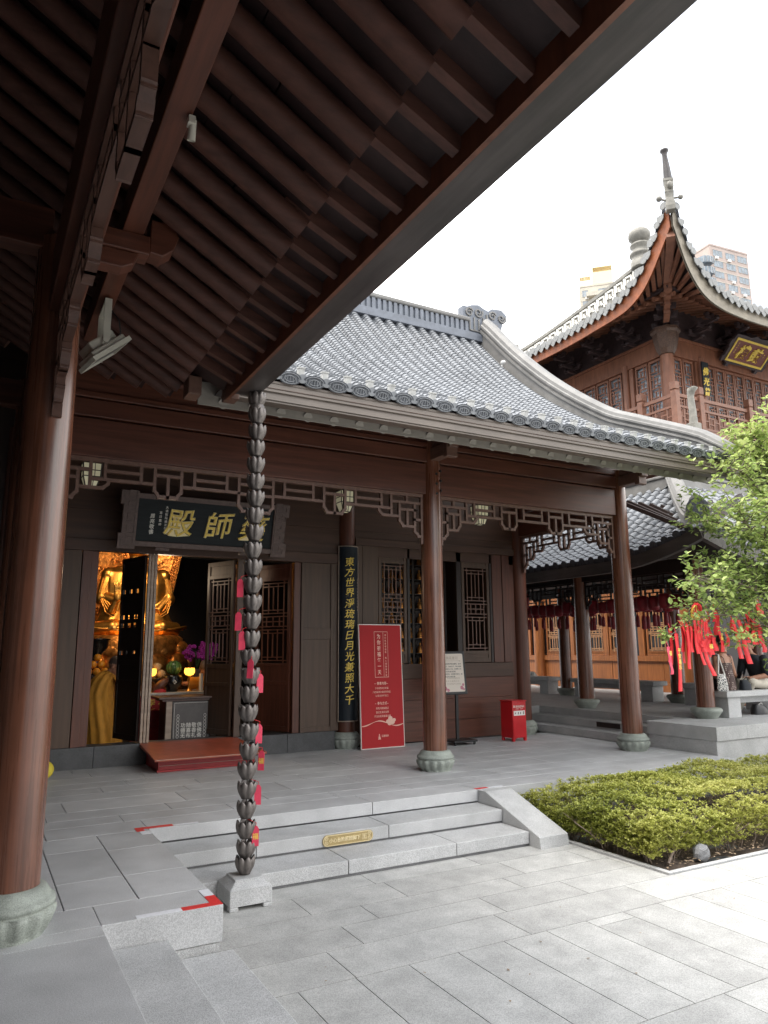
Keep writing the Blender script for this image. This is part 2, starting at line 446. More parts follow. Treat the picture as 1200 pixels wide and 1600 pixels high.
# tiled roof slope: P(u, v, h) -> point; rows at us, each from v0(u) to v1(u)
def tiles(mb, P, us, v0, v1, r, sp, step, mi=0, na=6):
    for u in us:
        a, b = v0(u), v1(u)
        if b - a < step: continue
        k = max(1, int((b - a) / step)); st = (b - a) / k
        vs = []
        for j in range(k):
            ju = rnd(-.004, .004)
            for (v, rr, lf) in ((a + j * st, r, .010 + rnd(0, .004)), (a + (j + 1) * st, r * .93, .0)):
                for i in range(na + 1):
                    t = PI * i / na
                    vs.append(P(u + ju - rr * math.cos(t), v, rr * math.sin(t) + lf + .01))
        w = na + 1
        n0 = len(mb.v); mb.add(vs, [(q * w + i, q * w + i + 1, (q + 1) * w + i + 1, (q + 1) * w + i) for q in range(2 * k - 1) for i in range(na)], mi, False, 1.0)
        for q in range(k):
            t = rnd(.93, 1.07)
            for i in range(2 * w): mb.tone[n0 + q * 2 * w + i] = t
        vs = []
        for j in range(k):
            for (v, lf) in ((a + j * st, .02), (a + (j + 1) * st, .0)):
                for (du, h) in ((r * .8, .008), (sp * .38, -.03), (sp * .62, -.03), (sp - r * .8, .008)):
                    vs.append(P(u + du, v, h + lf))
        mb.add(vs, [(q * 4 + i, q * 4 + i + 1, (q + 1) * 4 + i + 1, (q + 1) * 4 + i) for q in range(2 * k - 1) for i in range(3)], mi, False)
def paving(mb, x0, x1, y0, y1, z, along='x', rows=.37, lens=(.8, 1.5), gap=.006, seed=1, mi=0, tv=.085):
    rr = random.Random(seed)
    a0, a1, b0, b1 = (x0, x1, y0, y1) if along == 'x' else (y0, y1, x0, x1)
    b = b0; ed = rows if isinstance(rows, list) else None
    cuts = ed if ed else [b0 + i * (b1 - b0) / max(1, round((b1 - b0) / rows)) for i in range(max(1, round((b1 - b0) / rows)) + 1)]
    for p, q in zip(cuts, cuts[1:]):
        a = a0 - rr.uniform(0, lens[0])
        while a < a1:
            l = rr.uniform(*lens)
            s, e = max(a, a0), min(a + l, a1)
            if e - s > .03:
                t = 1 + rr.uniform(-tv, tv)
                g = gap / 2
                if along == 'x': mb.box(s + g, e - g, p + g, q - g, z - .05, z, mi, tone=t)
                else: mb.box(p + g, q - g, s + g, e - g, z - .05, z, mi, tone=t)
            a += l
SKYC, SUNE, SUNA, EXPO = 2.2, 1.05, 30, 1.68
GZ = -0.41
# ------------------------------------------------------------------ ground and terrace
g = MB(); g.box(-700, 700, -700, 900, GZ - .5, GZ - .055); struct(g.build('ground', 'joint'))
pv = MB()
paving(pv, 1.5, 5.5, 4.80, 6.32, GZ, 'x', [4.80, 5.165, 5.48, 5.89, 6.32], (.8, 1.5), seed=3)
paving(pv, 1.5, 12, 4.36, 4.80, GZ, 'x', [4.36, 4.80], (.9, 1.4), seed=5)
paving(pv, 1.45, 12, 3.12, 4.36, GZ, 'y', .375, (5, 6), seed=6)
paving(pv, 1.5, 12, -6, 3.12, GZ, 'x', .4, (.8, 1.5), seed=9)
paving(pv, 12, 26, -6, 6.9, GZ, 'x', .4, (.8, 1.5), seed=10)
struct(pv.build('courtyard_pavement', 'paver'))

tp = MB()
paving(tp, -4.0, 1.5, 5.16, 7.03, -.0, 'y', [-4, -3.2, -2.4, -1.5, -.6, .05, .62, 1.06, 1.5], (.55, 1.25), seed=4)
paving(tp, -4.0, .30, 4.79, 5.16, 0, 'x', [4.79, 5.16], (.8, 1.4), seed=12); tp.box(.303, .78, 4.79, 5.157, -.05, 0, tone=1.0); tp.box(.783, 1.499, 4.786, 5.157, -.212, 0, tone=1.02)
paving(tp, -4.0, .784, -5, 4.79, 0, 'y', [-4, -3.2, -2.4, -1.5, -.6, .1, .784], (1.0, 1.6), seed=14)
paving(tp, -4.0, 9.6, 7.45, 11.0, 0, 'x', [7.45, 7.76, 8.12, 8.68, 9.05, 9.42, 9.78, 10.2, 10.6, 11.0], (.85, 1.7), seed=21)
for a, b in ((1.5, 2.43), (2.43, 3.75), (3.75, 5.09), (5.09, 6.35), (6.35, 7.6), (7.6, 8.7), (8.7, 9.6)):
    tp.box(a + .003, b - .003, 7.03, 7.447, -.12 if a < 5 else -.2, 0, tone=rnd(.98, 1.12))
paving(tp, -4.0, 1.5, 7.03, 7.45, 0, 'x', [7.03, 7.45], (.9, 1.5), seed=8)
struct(tp.build('terrace_pavement', 'terrace_paver', bevel=.004))
tb = MB()
tb.box(1.0, 1.5, 5.16, 7.0, -.215, -.052)
tb.box(.80, 1.485, 4.797, 7.0, GZ - .05, -.217)
struct(tb.build('terrace_edge', 'granite', bevel=.004))
tb2 = MB()
tb2.box(-4, .77, -5, 4.9, GZ - .05, -.054)
tb2.box(-4, 1.48, 7.06, 11.2, GZ - .05, -.054)
tb2.box(1.48, 9.6, 7.07, 11.2, GZ - .05, -.056)
tb2.box(5.5, 9.6, 7.048, 7.068, GZ - .05, -.204)
struct(tb2.build('terrace_core', 'granite_dark'))

# ------------------------------------------------------------------ steps in front of the hall
st = thing('stone_steps', 'grey granite steps with brass sign leading up to the hall terrace', 'steps', (3.3, 6.4, GZ))
def step_slab(segs, y0, y1, z, low):
    b = MB()
    for p, q in segs: b.box(p + .003, q - .003, y0, y1, z - .115, z)
    o = b.build('step', 'granite', st, bevel=.006)
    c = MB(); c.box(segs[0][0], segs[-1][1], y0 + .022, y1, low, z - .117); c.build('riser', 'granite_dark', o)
step_slab([(1.5, 2.35), (2.35, 3.7), (3.7, 5.09)], 6.60, 7.045, -.135, -.268)
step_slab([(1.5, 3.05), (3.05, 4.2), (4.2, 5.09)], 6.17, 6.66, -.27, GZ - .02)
ck = MB()
F = Matrix(((0, 0, 1, 5.095), (1, 0, 0, 0), (0, 1, 0, 0), (0, 0, 0, 1)))
ck.prism([(7.03, -.002), (6.9, -.002), (6.02, -.30), (6.0, GZ - .03), (7.03, GZ - .03)], F, .375)
ck.build('cheek_stone', 'granite', st, bevel=.008)
s2 = thing('stone_steps', 'pale granite steps running along the near end of the timber gallery', 'steps', (1.17, 2, GZ))
b = MB(); b.box(.787, 1.165, -5, 4.775, -.26, -.14); b.build('step', 'granite', s2, bevel=.006)
b = MB(); b.box(.787, 1.56, -5, 4.772, GZ - .03, -.262); b.box(1.167, 1.562, -5, 4.77, -.277, -.26); b.build('step', 'granite', s2, bevel=.006)

def strip(mb, pts, z, mi=0):
    mb.add([(x, y, z) for x, y in pts] + [(x, y, z + .002) for x, y in pts], [(3, 2, 1, 0), (4, 5, 6, 7), (0, 1, 5, 4), (1, 2, 6, 5), (2, 3, 7, 6), (3, 0, 4, 7)], mi)
def tape(label, red, white, loc):
    t = thing('corner_tape', label, 'tape', loc, 'warning tapes at the step corners')
    b = MB()
    for q in red: b.box(*q, loc[2] + .001, loc[2] + .003)
    b.build('red_strip', 'tape_red', t)
    for q in white:
        b = MB(); b.box(*q, loc[2] + .001, loc[2] + .003); b.build('white_strip', 'tape_white', t)
tape('red and white corner tape on the terrace edge beside the rain chain base', [(1.43, 1.497, 4.79, 4.98), (1.25, 1.43, 4.79, 4.85)],
     [(1.43, 1.497, 4.982, 5.12), (.98, 1.248, 4.79, 4.845)], (1.45, 4.8, 0))
tape('red and white corner tape at the inner corner of the top step', [(1.39, 1.72, 7.05, 7.115), (1.39, 1.455, 6.97, 7.05)],
     [(1.722, 1.95, 7.05, 7.09), (1.41, 1.49, 6.85, 6.968)], (1.45, 7.0, 0))
tape('short red and white tape at the head of the sloping cheek stone', [(5.08, 5.25, 7.05, 7.10)], [(5.252, 5.46, 7.05, 7.09)], (5.2, 7.05, 0))

# brass step sign
bs = thing('step_sign', 'brass warning plate fixed to the middle step riser', 'sign', (3.25, 6.59, -.2))
F = frame((3.255, 6.597, -.199), (1, 0, 0), (0, 0, 1))
def rounded(w, h, r, n=5):
    o = []
    for cx, cy, a0 in ((w - r, h - r, 0), (-w + r, h - r, 90), (-w + r, -h + r, 180), (w - r, -h + r, 270)):
        for k in range(n + 1):
            a = R(a0 + 90 * k / n); o.append((cx + r * math.cos(a), cy + r * math.sin(a)))
    return o
b = MB(); b.prism(rounded(.265, .05, .045), F, .006); b.build('plate', 'brass', bs)
b = MB()
for i, (p, q) in enumerate(zip(rounded(.258, .044, .04), rounded(.258, .044, .04)[1:] + rounded(.258, .044, .04)[:1])):
    b.bar(F @ Vector((*p, .007)), F @ Vector((*q, .007)), .004, .003, up=(0, -1, 0))
for cx in (-.225, .225):
    for cy in (-.02, .02):
        pr = None
        for k in range(14):
            a = k * .8; rr = .004 + .0013 * k
            p = F @ Vector((cx + rr * math.cos(a), cy + rr * math.sin(a), .0075))
            if pr is not None: b.bar(pr, p, .0035, .003, up=(0, -1, 0))
            pr = p
b.build('scroll_border', 'brass_light', bs)
b = MB(); line(b, '小心台阶照顾脚下', F, -.035, 0, .042, .041, bold=.012, ext=.03, lift=.006)
for x0, x1, y0, y1 in ((.145, .195, .021, .024), (.145, .195, -.024, -.021), (.145, .148, -.021, .021), (.192, .195, -.021, .021)):
    b.add([F @ Vector((x, y, .0085)) for x, y in ((x0, y0), (x1, y0), (x1, y1), (x0, y1))], [(0, 1, 2, 3)])
put(b, '足', F, .17, 0, .034, bold=.01, ext=.03, lift=.006)
b.build('lettering', 'brass_light', bs)

# ------------------------------------------------------------------ lotus column base, shared shape
def column_base(mb, x, y, z0, s=1.0):
    def fn(r, z, a):
        if .02 < z < .135:
            k = .5 + .5 * math.cos(14 * a)
            r = r * (.90 + .12 * abs(k) ** .4)
        return r * s, z
    mb.lathe([(.195, 0), (.2, .018), (.205, .022), (.222, .045), (.243, .085), (.25, .115), (.247, .134), (.232, .138), (.228, .15), (.243, .158), (.246, .175), (.238, .19), (.225, .196), (.215, .21), (.2, .236), (.185, .25), (.162, .256)], (x, y, z0), 56, fn=fn)
def plain_base(mb, x, y, z0, s=1.0):
    mb.lathe([(.17 * s, 0), (.18 * s, .02), (.24 * s, .1), (.255 * s, .13), (.24 * s, .16), (.19 * s, .175), (.16 * s, .178)], (x, y, z0), 32)
def column_part(parent, x, y, z0, z1, m='column_wood', r0=.156, r1=.142, base=column_base, bm='base_stone'):
    b = MB(); b.lathe([(r0, z0 + (.25 if base is column_base else .17)), (r0, z0 + 1.0), (r0 * .5 + r1 * .5, z0 + (z1 - z0) * .65), (r1, z1)], (x, y, 0), 32)
    o = b.build('column', m, parent)
    q = MB(); base(q, x, y, z0); q.build('column_base', bm, o)
    return o

# hanging lattice under the beams
def fbar(mb, F, p, q, w, d):
    p3 = F @ Vector((p[0], p[1], 0)); q3 = F @ Vector((q[0], q[1], 0))
    n = (F.to_3x3() @ Vector((0, 0, 1)))
    dd = (q3 - p3)
    if dd.length < 1e-6: return
    dd.normalize()
    mb.bar(p3 - dd * w * .5, q3 + dd * w * .5, w, d, up=n)
def frieze(mb, F, L, seq, w=.035, d=.045, sv=1.0):
    wid = {'b': .41, 'g': .16, 'l': .32, 'c': .46}
    mid = sum(wid[c] for c in seq)
    sx = L / (mid + 2 * .52)
    jit = [0]
    def pl(pts):
        for p, q in zip(pts, pts[1:]):
            jit[0] = (jit[0] + 1) % 5
            fbar(mb, F, (p[0] * sx, p[1] * sv), (q[0] * sx, q[1] * sv), w, d - jit[0] * .0012)
    T = mid + 1.04
    for sgn in (0, 1):
        X = (lambda v: v) if sgn == 0 else (lambda v: T - v)
        pl([(X(.13), -.11), (X(.13), -.50), (X(.085), -.535), (X(.07), -.56), (X(.0), -.56)])
        pl([(X(0), -.1), (X(.52), -.1)]); pl([(X(0), -.33), (X(.13), -.33)])
        pl([(X(.385), -.1), (X(.385), -.36), (X(.35), -.395), (X(.33), -.43), (X(.13), -.43)])
        pl([(X(.13), -.2), (X(.385), -.2)]); pl([(X(.255), -.2), (X(.255), -.43)]); pl([(X(.26), 0), (X(.26), -.1)])
        pl([(X(.52), 0), (X(.52), -.3)])
        pl([(X(.385), -.3), (X(.66), -.3), (X(.70), -.265), (X(.72), -.24), (X(.72), -.2)])
        st_ = [F @ Vector((X(u) * sx, v * sv, 0)) for u, v in ((.0, .0), (.0, -.66))]
        n = F.to_3x3() @ Vector((0, 0, 1))
        mb.bar(st_[0], st_[1], w * 1.7, d * 1.05, up=n)
    x = .52
    for c in seq:
        q = wid[c]
        if c == 'g': pl([(x, -.2), (x + q, -.2)])
        elif c == 'b':
            pl([(x, 0), (x, -.2), (x + q, -.2), (x + q, 0)]); pl([(x, -.1), (x + q, -.1)])
        else:
            dp = -.34 if c == 'l' else -.42
            pl([(x, 0), (x, dp + .07), (x + .035, dp + .03), (x + .05, dp), (x + q - .05, dp), (x + q - .035, dp + .03), (x + q, dp + .07), (x + q, 0)])
            pl([(x, -.09), (x + q, -.09)]); pl([(x + q / 2, -.09), (x + q / 2, dp)])
            if c == 'c': pl([(x, -.21), (x + q, -.21)])
        x += q
    for (p, q) in (((0, 0.012), (T, 0.012)),):
        fbar(mb, F, (p[0] * sx, p[1]), (q[0] * sx, q[1]), w * 1.3, d * 1.25)

# ------------------------------------------------------------------ timber gallery on the near side
gl = thing('timber_gallery', 'dark timber gallery with round rafters and deep eave over the near terrace', 'gallery', (.33, 2.3, 0))
CX = .33
for y in (4.9, -.3): column_part(gl, .295, y, 0, 4.2)
gb = MB(); gb.box(CX - .09, CX + .09, -6, 8.4, 3.67, 4.1); gb.build('tie_beam', 'wood_y', gl, bevel=.008)
gb = MB(); gb.box(.608, .737, -6, 6.4, 4.18, 4.385); gb.build('eave_purlin', 'wood_y', gl, bevel=.006)
gb = MB()
F = Matrix(((0, 0, 1, CX), (1, 0, 0, -.13), (0, 1, 0, 3.635), (0, 0, 0, 1)))
frieze(gb, F, 4.88, 'gbglgbgcgbglgbg', w=.032, d=.055)
F = Matrix(((0, 0, 1, CX), (1, 0, 0, 5.06), (0, 1, 0, 3.635), (0, 0, 0, 1)))
frieze(gb, F, 3.2, 'gbglgbg', w=.032, d=.055)
gb.build('hanging_lattice', 'gallery_lattice', gl)
for y in (4.55, -.3):
    b = MB()
    b.box(.33, .78, y - .075, y + .075, 4.05, 4.177)
    b.prism([(.78, 4.07), (.86, 4.06), (.93, 4.12), (.96, 4.22), (.93, 4.3), (.78, 4.3)], Matrix(((1, 0, 0, 0), (0, 0, -1, y + .075), (0, 1, 0, 0), (0, 0, 0, 1))), .15)
    b.prism([(.4, 3.93), (.62, 3.93), (.69, 3.97), (.72, 4.047), (.4, 4.047)], Matrix(((1, 0, 0, 0), (0, 0, -1, y + .06), (0, 1, 0, 0), (0, 0, 0, 1))), .12)
    b.build('beam_bracket', 'wood_x', gl, bevel=.008)
def gz(x): return 3.96 + .6 * (1.48 - x)
def xend(y): return min(1.48, 1.87 - (y - 6.30) * .87)
YS = [2.80 + .266 * i for i in range(-14, 22)]
for y in YS:
    xe = xend(y)
    jy, jr = rnd(-.006, .006), .064 + rnd(-.003, .003)
    b = MB(); b.tube((xe, y + jy, gz(xe)), (-1.55, y - jy, gz(-1.55)), jr, n=20); b.build('rafter', 'rafter_wood', gl)
    if y < 6.2:
        f = MB(); f.bar((1.36, y, 4.118), (1.83, y, 3.902), .058, .085)
        f.build('flying_rafter', 'rafter_wood', gl)
dk = MB()
def deck(x0, z0, x1, z1, y0, y1, th=.03): 
    dk.add([(x0, y0, z0), (x1, y0, z1), (x1, y1, z1), (x0, y1, z0), (x0, y0, z0 + th), (x1, y0, z1 + th), (x1, y1, z1 + th), (x0, y1, z0 + th)],
           [(0, 3, 2, 1), (4, 5, 6, 7), (0, 1, 5, 4), (1, 2, 6, 5), (2, 3, 7, 6), (3, 0, 4, 7)])
dk = MB()
dk.add([(x_, y_, gz(x_) + .125) for x_, y_ in ((1.5, -6), (-1.6, -6), (-1.6, 10.3), (-.1, 8.6), (1.5, 6.75))], [(0, 1, 2, 3, 4)])
vb_ = MB(); vb_.add([(2.05, 6.25, 3.95), (.25, 8.32, gz(.25) - .02), (.25, 8.32, gz(.25) + .75), (2.05, 6.25, 4.3)], [(0, 1, 2, 3)]); vb_.build('valley_board', 'board_wood', gl)
for y0, y1 in zip(YS, YS[1:]):
    x = min(1.5, xend(y0) + .06)
    while x > -1.5:
        x1 = max(-1.6, x - rnd(.35, .75)); dz = .078 + rnd(-.004, .004)
        deck(x, gz(x) + dz, x1 + .006, gz(x1 + .006) + dz, y0 + .002, y1 - .002, .02); x = x1
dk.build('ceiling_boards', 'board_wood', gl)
dk = MB(); deck(1.30, 4.19, 1.86, 3.93, -6, 6.4, .02); dk.build('eave_boards', 'board_wood', gl)
rf = MB()
rf.add([(2.06, -6, 4.09), (-1.6, -6, 6.42), (-5.3, -6, 4.0), (2.06, 6.3, 4.09), (-1.6, 10.6, 6.42), (-5.3, 11.6, 4.0)], [(0, 1, 4, 3), (1, 2, 5, 4)])
rf.add([(2.06, -6, 4.16), (-1.6, -6, 6.5), (-5.3, -6, 4.1), (2.06, 6.6, 4.16), (-1.6, 11.6, 6.5), (-5.3, 11.6, 4.1)], [(0, 3, 4, 1), (1, 4, 5, 2)])
rf.build('roof', 'tile', gl)
rt = MB(); tiles(rt, lambda u, v, h: Vector((2.05 - v * .84, u, 4.17 + v * .545 + h)), [-5.8 + .257 * i for i in range(46)], lambda u: 0, lambda u: 4.3, .065, .257, .14)
rt.build('roof_tiles', 'tile', gl)
fb = MB(); fb.box(1.826, 1.855, -6, 6.25, 3.80, 3.95); fb.build('fascia', 'red_wood', gl)
gt = MB(); gt.box(1.858, 2.07, -6, 6.09, 3.82, 3.835); gt.box(2.055, 2.07, -6, 6.09, 3.835, 3.985); gt.box(1.858, 1.872, -6, 6.09, 3.835, 3.985); gt.box(1.858, 2.07, 6.09, 6.105, 3.82, 3.985)
gt.build('gutter', 'gutter_dark', gl, bevel=.005)
gw = MB(); gw.box(-2.3, -2.2, -6, 10.8, 0, 5.8); gw.box(-2.2, .1, -5.1, -5.0, 0, 5); gw.build('rear_shade_wall', 'dark_wood', gl)  # rear wall pulled in, unseen end wall added to darken the gallery
for y in (1.2, 4.9, 8.4):
    b = MB(); b.box(-3.3, CX - .1, y - .08, y + .08, 4.12, 4.4); b.build('cross_beam', 'wood_x', gl, bevel=.006)
b = MB(); b.box(-.74, -.6, -6, 8.4, 4.6, 4.86); b.build('inner_purlin', 'wood_y', gl)
for q in ((1.84, 1.96, 6.26, 6.42, 3.83, 3.97), (1.5, 1.62, 6.3, 6.5, 3.83, 4.0)): e = MB(); e.box(*q); e.build('corner_block', 'lattice_wood', gl, bevel=.006)

# flood light and small lamp on the gallery
fl = thing('flood_light', 'cream flood light with square front tilted down beside the near column', 'flood light', (.62, 5.65, 3.75))
fm = frame((.69, 5.62, 3.78), (.72, .05, .66), (-.2, 1, 0)) @ Matrix.Scale(.98, 4)
b = MB(fm); b.box(-.15, .15, -.19, .19, 0, .05); b.box(-.11, .11, -.15, .15, .05, .12); b.build('housing', 'lamp_grey', fl, bevel=.012)
b = MB(fm); b.box(-.17, .17, -.21, -.19, -.022, .012); b.box(-.17, .17, .19, .21, -.022, .012); b.box(-.17, -.15, -.19, .19, -.022, .012); b.box(.15, .17, -.19, .19, -.022, .012)
b.build('front_rim', 'lamp_grey', fl)
b = MB(fm); b.box(-.149, .149, -.189, .189, -.008, -.002); b.build('front_glass', 'lamp_inner', fl)
b = MB(); b.box(.65, .70, 5.445, 5.455, 3.78, 4.14); b.box(.65, .70, 5.785, 5.795, 3.78, 4.14); b.box(.65, .70, 5.445, 5.795, 4.14, 4.16); b.tube((.675, 5.435, 3.83), (.675, 5.445, 3.83), .025); b.build('bracket', 'lamp_grey', fl)
b = MB(); b.poly([(.7, 5.5, 4.1), (.76, 5.48, 4.02), (.78, 5.5, 3.93), (.75, 5.55, 3.85), (.69, 5.6, 3.83)], .006); b.build('cable', 'iron_black', fl)
sp = thing('spot_lamp', 'small grey tubular spot lamp under the gallery purlin', 'lamp', (.74, 3.3, 4.1))
b = MB(); b.tube((.742, 3.27, 4.16), (.745, 3.31, 4.07), .017, .021, 16, caps=False); b.box(.716, .75, 3.25, 3.3, 4.13, 4.17); b.build('lamp_body', 'lamp_grey', sp)

# ------------------------------------------------------------------ rain chain
KX, KY = 2.045, 6.0
pb = thing('chain_plinth', 'square granite plinth with cut feet at the foot of the rain chain', 'plinth', (KX, KY, GZ))
b = MB()
h = .17
b.box(KX - h, KX + h, KY - h, KY + h, GZ + .03, GZ + .15)
for sx in (-1, 1):
    for sy in (-1, 1): b.box(min(KX + sx * h, KX + sx * .1), max(KX + sx * h, KX + sx * .1), min(KY + sy * h, KY + sy * .1), max(KY + sy * h, KY + sy * .1), GZ, GZ + .03)
b.add([(KX + sx * q, KY + sy * q, z) for q, z in ((h, GZ + .15), (.115, GZ + .195), (.115, GZ + .21)) for sx, sy in ((-1, -1), (1, -1), (1, 1), (-1, 1))],
      [(k * 4 + i, k * 4 + (i + 1) % 4, k * 4 + 4 + (i + 1) % 4, k * 4 + 4 + i) for k in range(2) for i in range(4)] + [(8, 9, 10, 11)])
b.build('block', 'granite', pb, bevel=.006)
rc = thing('rain_chain', 'tall bronze rain chain of stacked lotus cups hanging from the gallery gutter', 'rain chain', (KX, KY, GZ + .21))
def cupfn(r, z, a):
    k = abs(math.cos(4 * a))
    if z > .02:
        r = r * (.9 + .12 * k ** .45)
    if z > .09: z += (.03 * (k ** .8) - .02) * min(1, (z - .09) / .03)
    return r, z
cup = MB(); cup.lathe([(r_ * .87, z_) for r_, z_ in [(.03, 0), (.05, .002), (.055, .012), (.068, .03), (.083, .055), (.091, .08), (.093, .098), (.09, .113), (.086, .128), (.083, .128), (.085, .1), (.082, .075), (.06, .04), (.03, .02), (.001, .015)]], (KX, KY, GZ + .215), 48, fn=cupfn)
c0 = cup.build('cup', 'bronze', rc)
NC = 27
for i in range(1, NC):
    c = c0.copy(); COL.objects.link(c); c.parent = rc
    z = .115 + (i - 1) * .1505 if i > 0 else 0
    c.location = (rnd(-.004, .004), rnd(-.004, .004), z)
    c.rotation_euler = (rnd(-.04, .04), rnd(-.04, .04), rnd(-.25, .25))
b = MB(); b.tube((KX, KY, GZ + .22), (KX, KY, 3.82), .006, n=8)
b.tube((KX, KY, 3.73), (KX, KY, 3.82), .05, .06, 24); b.ball((KX, KY, 3.66), .075, .075, .075, 20); b.build('rod', 'bronze', rc)
tg = [(-.10, 2.07, .02, 0), (-.115, 1.79, 0, .1), (-.085, 1.63, -.02, -.1), (-.03, 1.40, -.09, .3), (.07, 1.28, -.05, -.35), (-.05, 1.17, -.09, .15), (.09, .87, .0, -.3), (.105, .66, -.03, .25), (-.09, .62, -.03, .2), (.075, .40, -.05, -.12), (.06, .09, -.06, -.15)]
ords = ['topmost', 'second from the top', 'third from the top', 'fourth from the top', 'fifth from the top', '', 'sixth from the top', 'seventh from the top', '', 'second from the bottom', 'lowest']
for i, (dx, z, dy, rot) in enumerate(tg):
    if i in (5, 8): continue
    t = thing('prayer_tag', 'pink paper prayer tag tied to the rain chain, ' + ords[i], 'prayer tag', (KX + dx, KY + dy, z), 'prayer tags on the rain chain')
    Fm = frame((KX + dx, KY + dy, z), (math.cos(rot + .5), -math.sin(rot + .5), 0), (rot * .5, 0, 1))
    w = .027
    b = MB(); b.prism([(-w, -.075), (w, -.075), (w, .055), (w * .45, .078), (-w * .45, .078), (-w, .055)], Fm, .003); b.build('tag_sheet', 'tag_pink', t)
    b = MB(); b.poly([Fm @ Vector((0, .072, .001)), Fm @ Vector((0.006, .1, .001)), (KX, KY, z + .13)], .0025, 5); b.build('string', 'tag_red', t)
    if i in (7, 10):
        b = MB(); put(b, '福', Fm, 0, 0, .05, bold=.01, ext=.01, lift=.0032); b.build('printed_mark', 'gold_letter', t)
# ------------------------------------------------------------------ main hall
hl = thing('temple_hall', 'single storey timber temple hall with grey tiled gable roof and open front porch', 'temple hall', (5, 10.9, 0))
CY, FY = 8.42, 10.95
for x in (5.43, 9.07): column_part(hl, x, CY, 0, 4.42)
column_part(hl, .33, CY, 0, 4.42)
for x in (.33, 5.38, 9.06): column_part(hl, x, FY + .06, 0, 4.6, m='wood_z')
def beam(name, x0, x1, y0, y1, z0, z1, m='wood_x', bev=.008):
    b = MB(); b.box(x0, x1, y0, y1, z0, z1); return b.build(name, m, hl, bevel=bev)
for x0, x1 in ((.45, 5.33), (5.53, 8.97)):
    beam('beam', x0, x1, CY - .075, CY + .075, 3.665, 4.095)
    beam('beam', x0, x1, CY - .095, CY + .06, 4.115, 4.31)
beam('purlin', .3, 9.35, CY - .1, CY + .07, 4.33, 4.40)
beam('purlin', .3, 9.35, CY - .05, CY + .1, 4.40, 4.75)
beam('purlin', 1.2, 9.35, 7.28, 7.42, 4.26, 4.42)
b = MB(); b.box(9.0, 9.14, CY + .16, FY - .1, 3.665, 4.095); b.box(9.01, 9.13, CY + .16, FY - .1, 4.115, 4.6); b.build('end_beam', 'wood_y', hl, bevel=.006)
for x in (5.43, 9.07, .33):
    b = MB()
    b.box(x - .07, x + .07, 7.95, CY, 4.14, 4.31)
    b.box(x - .05, x + .05, 7.25, 8.3, 4.32, 4.42); b.box(x - .09, x + .09, 7.86, 7.95, 4.10, 4.34); b.box(x - .075, x + .075, 7.81, 7.86, 4.22, 4.36)
    b.build('beam_nose', 'lattice_wood', hl, bevel=.012)
b = MB()
for zz in (4.0, 3.86, 3.72):
    b.tube((5.52, CY - .135, zz), (5.5, CY - .14, zz), .017, n=10)
    b.tube((5.44, CY - .155, zz - .05), (5.44, CY - .14, zz - .05), .017, n=10)
b.build('peg', 'iron_black', hl)
b = MB()
F = Matrix(((1, 0, 0, .48), (0, 0, -1, CY), (0, 1, 0, 3.63), (0, 0, 0, 1)))
frieze(b, F, 4.80, 'gbglgbgcgbglgbg')
F = Matrix(((1, 0, 0, 5.58), (0, 0, -1, CY), (0, 1, 0, 3.63), (0, 0, 0, 1)))
frieze(b, F, 3.34, 'gbglgbglgbg')
F = Matrix(((0, 0, 1, 9.06), (1, 0, 0, CY + .15), (0, 1, 0, 3.63), (0, 0, 0, 1)))
frieze(b, F, 2.25, 'gbglgbg')
b.build('hanging_lattice', 'lattice_wood', hl)

# facade
def fbox(name, x0, x1, z0, z1, y=FY, d=.06, m='panel_wood', bev=.004):
    b = MB(); b.box(x0, x1, y, y + d, z0, z1); return b.build(name, m, hl, bevel=bev)
b = MB()
for p, q in ((-3.3, .0), (.0, 1.55), (1.55, 2.9), (2.9, 4.35), (4.35, 5.16)): b.box(p + .002, q - .002, FY - .02, FY + .3, -.02, .283)
b.build('door_sill', 'sill_stone', hl, bevel=.005)
fbox('lintel', .5, 5.2, 2.955, 3.12, FY - .02, .12, 'panel_wood_x')
b = MB()
for z0, z1 in ((3.123, 3.55), (3.553, 4.0), (4.003, 5.6)): b.box(.5, 9.0, FY + .02, FY + .07, z0, z1)
b.build('upper_boards', 'panel_wood_x', hl, bevel=.003)
fbox('wall_panel', .5, .95, .285, 2.953, FY + .03)
fbox('wall_panel', .985, 1.235, .285, 2.953, FY)
fbox('door_jamb', 1.245, 1.36, .285, 2.953, FY - .01, .12, 'wood_z')
fbox('door_jamb', 1.363, 1.46, .285, 2.953, FY + .03, .12, 'wood_z')
fbox('door_jamb', 4.44, 4.55, .285, 2.953, FY + .02, .12, 'wood_z')
def framed_panel(x0, x1, z0, z1, zr, y):
    b = MB(); t = .1
    b.box(x0, x1, y + .02, y + .05, z0, z1); b.build('wall_panel', 'panel_wood', hl)
    b = MB(); b.box(x0, x0 + .03, y, y + .02, z0, z1); b.box(x1 - .14, x1, y, y + .02, z0, z1); b.box(x0 + .03, x1 - .14, y + .002, y + .02, zr, zr + .18); b.box(x0 + .03, x1 - .14, y + .002, y + .02, z0, z0 + .08)
    b.build('panel_rail', 'panel_wood', hl, bevel=.003)
framed_panel(4.56, 5.22, .285, 2.953, 1.72, FY)
for x in (2.17, 2.215, 2.26): fbox('door_mullion', x - .018, x + .018, .285, 2.953, FY + .02, .07, 'stand_trim')
fbox('door_mullion', 3.5, 3.60, .285, 2.953, FY + .01, .09, 'panel_wood')

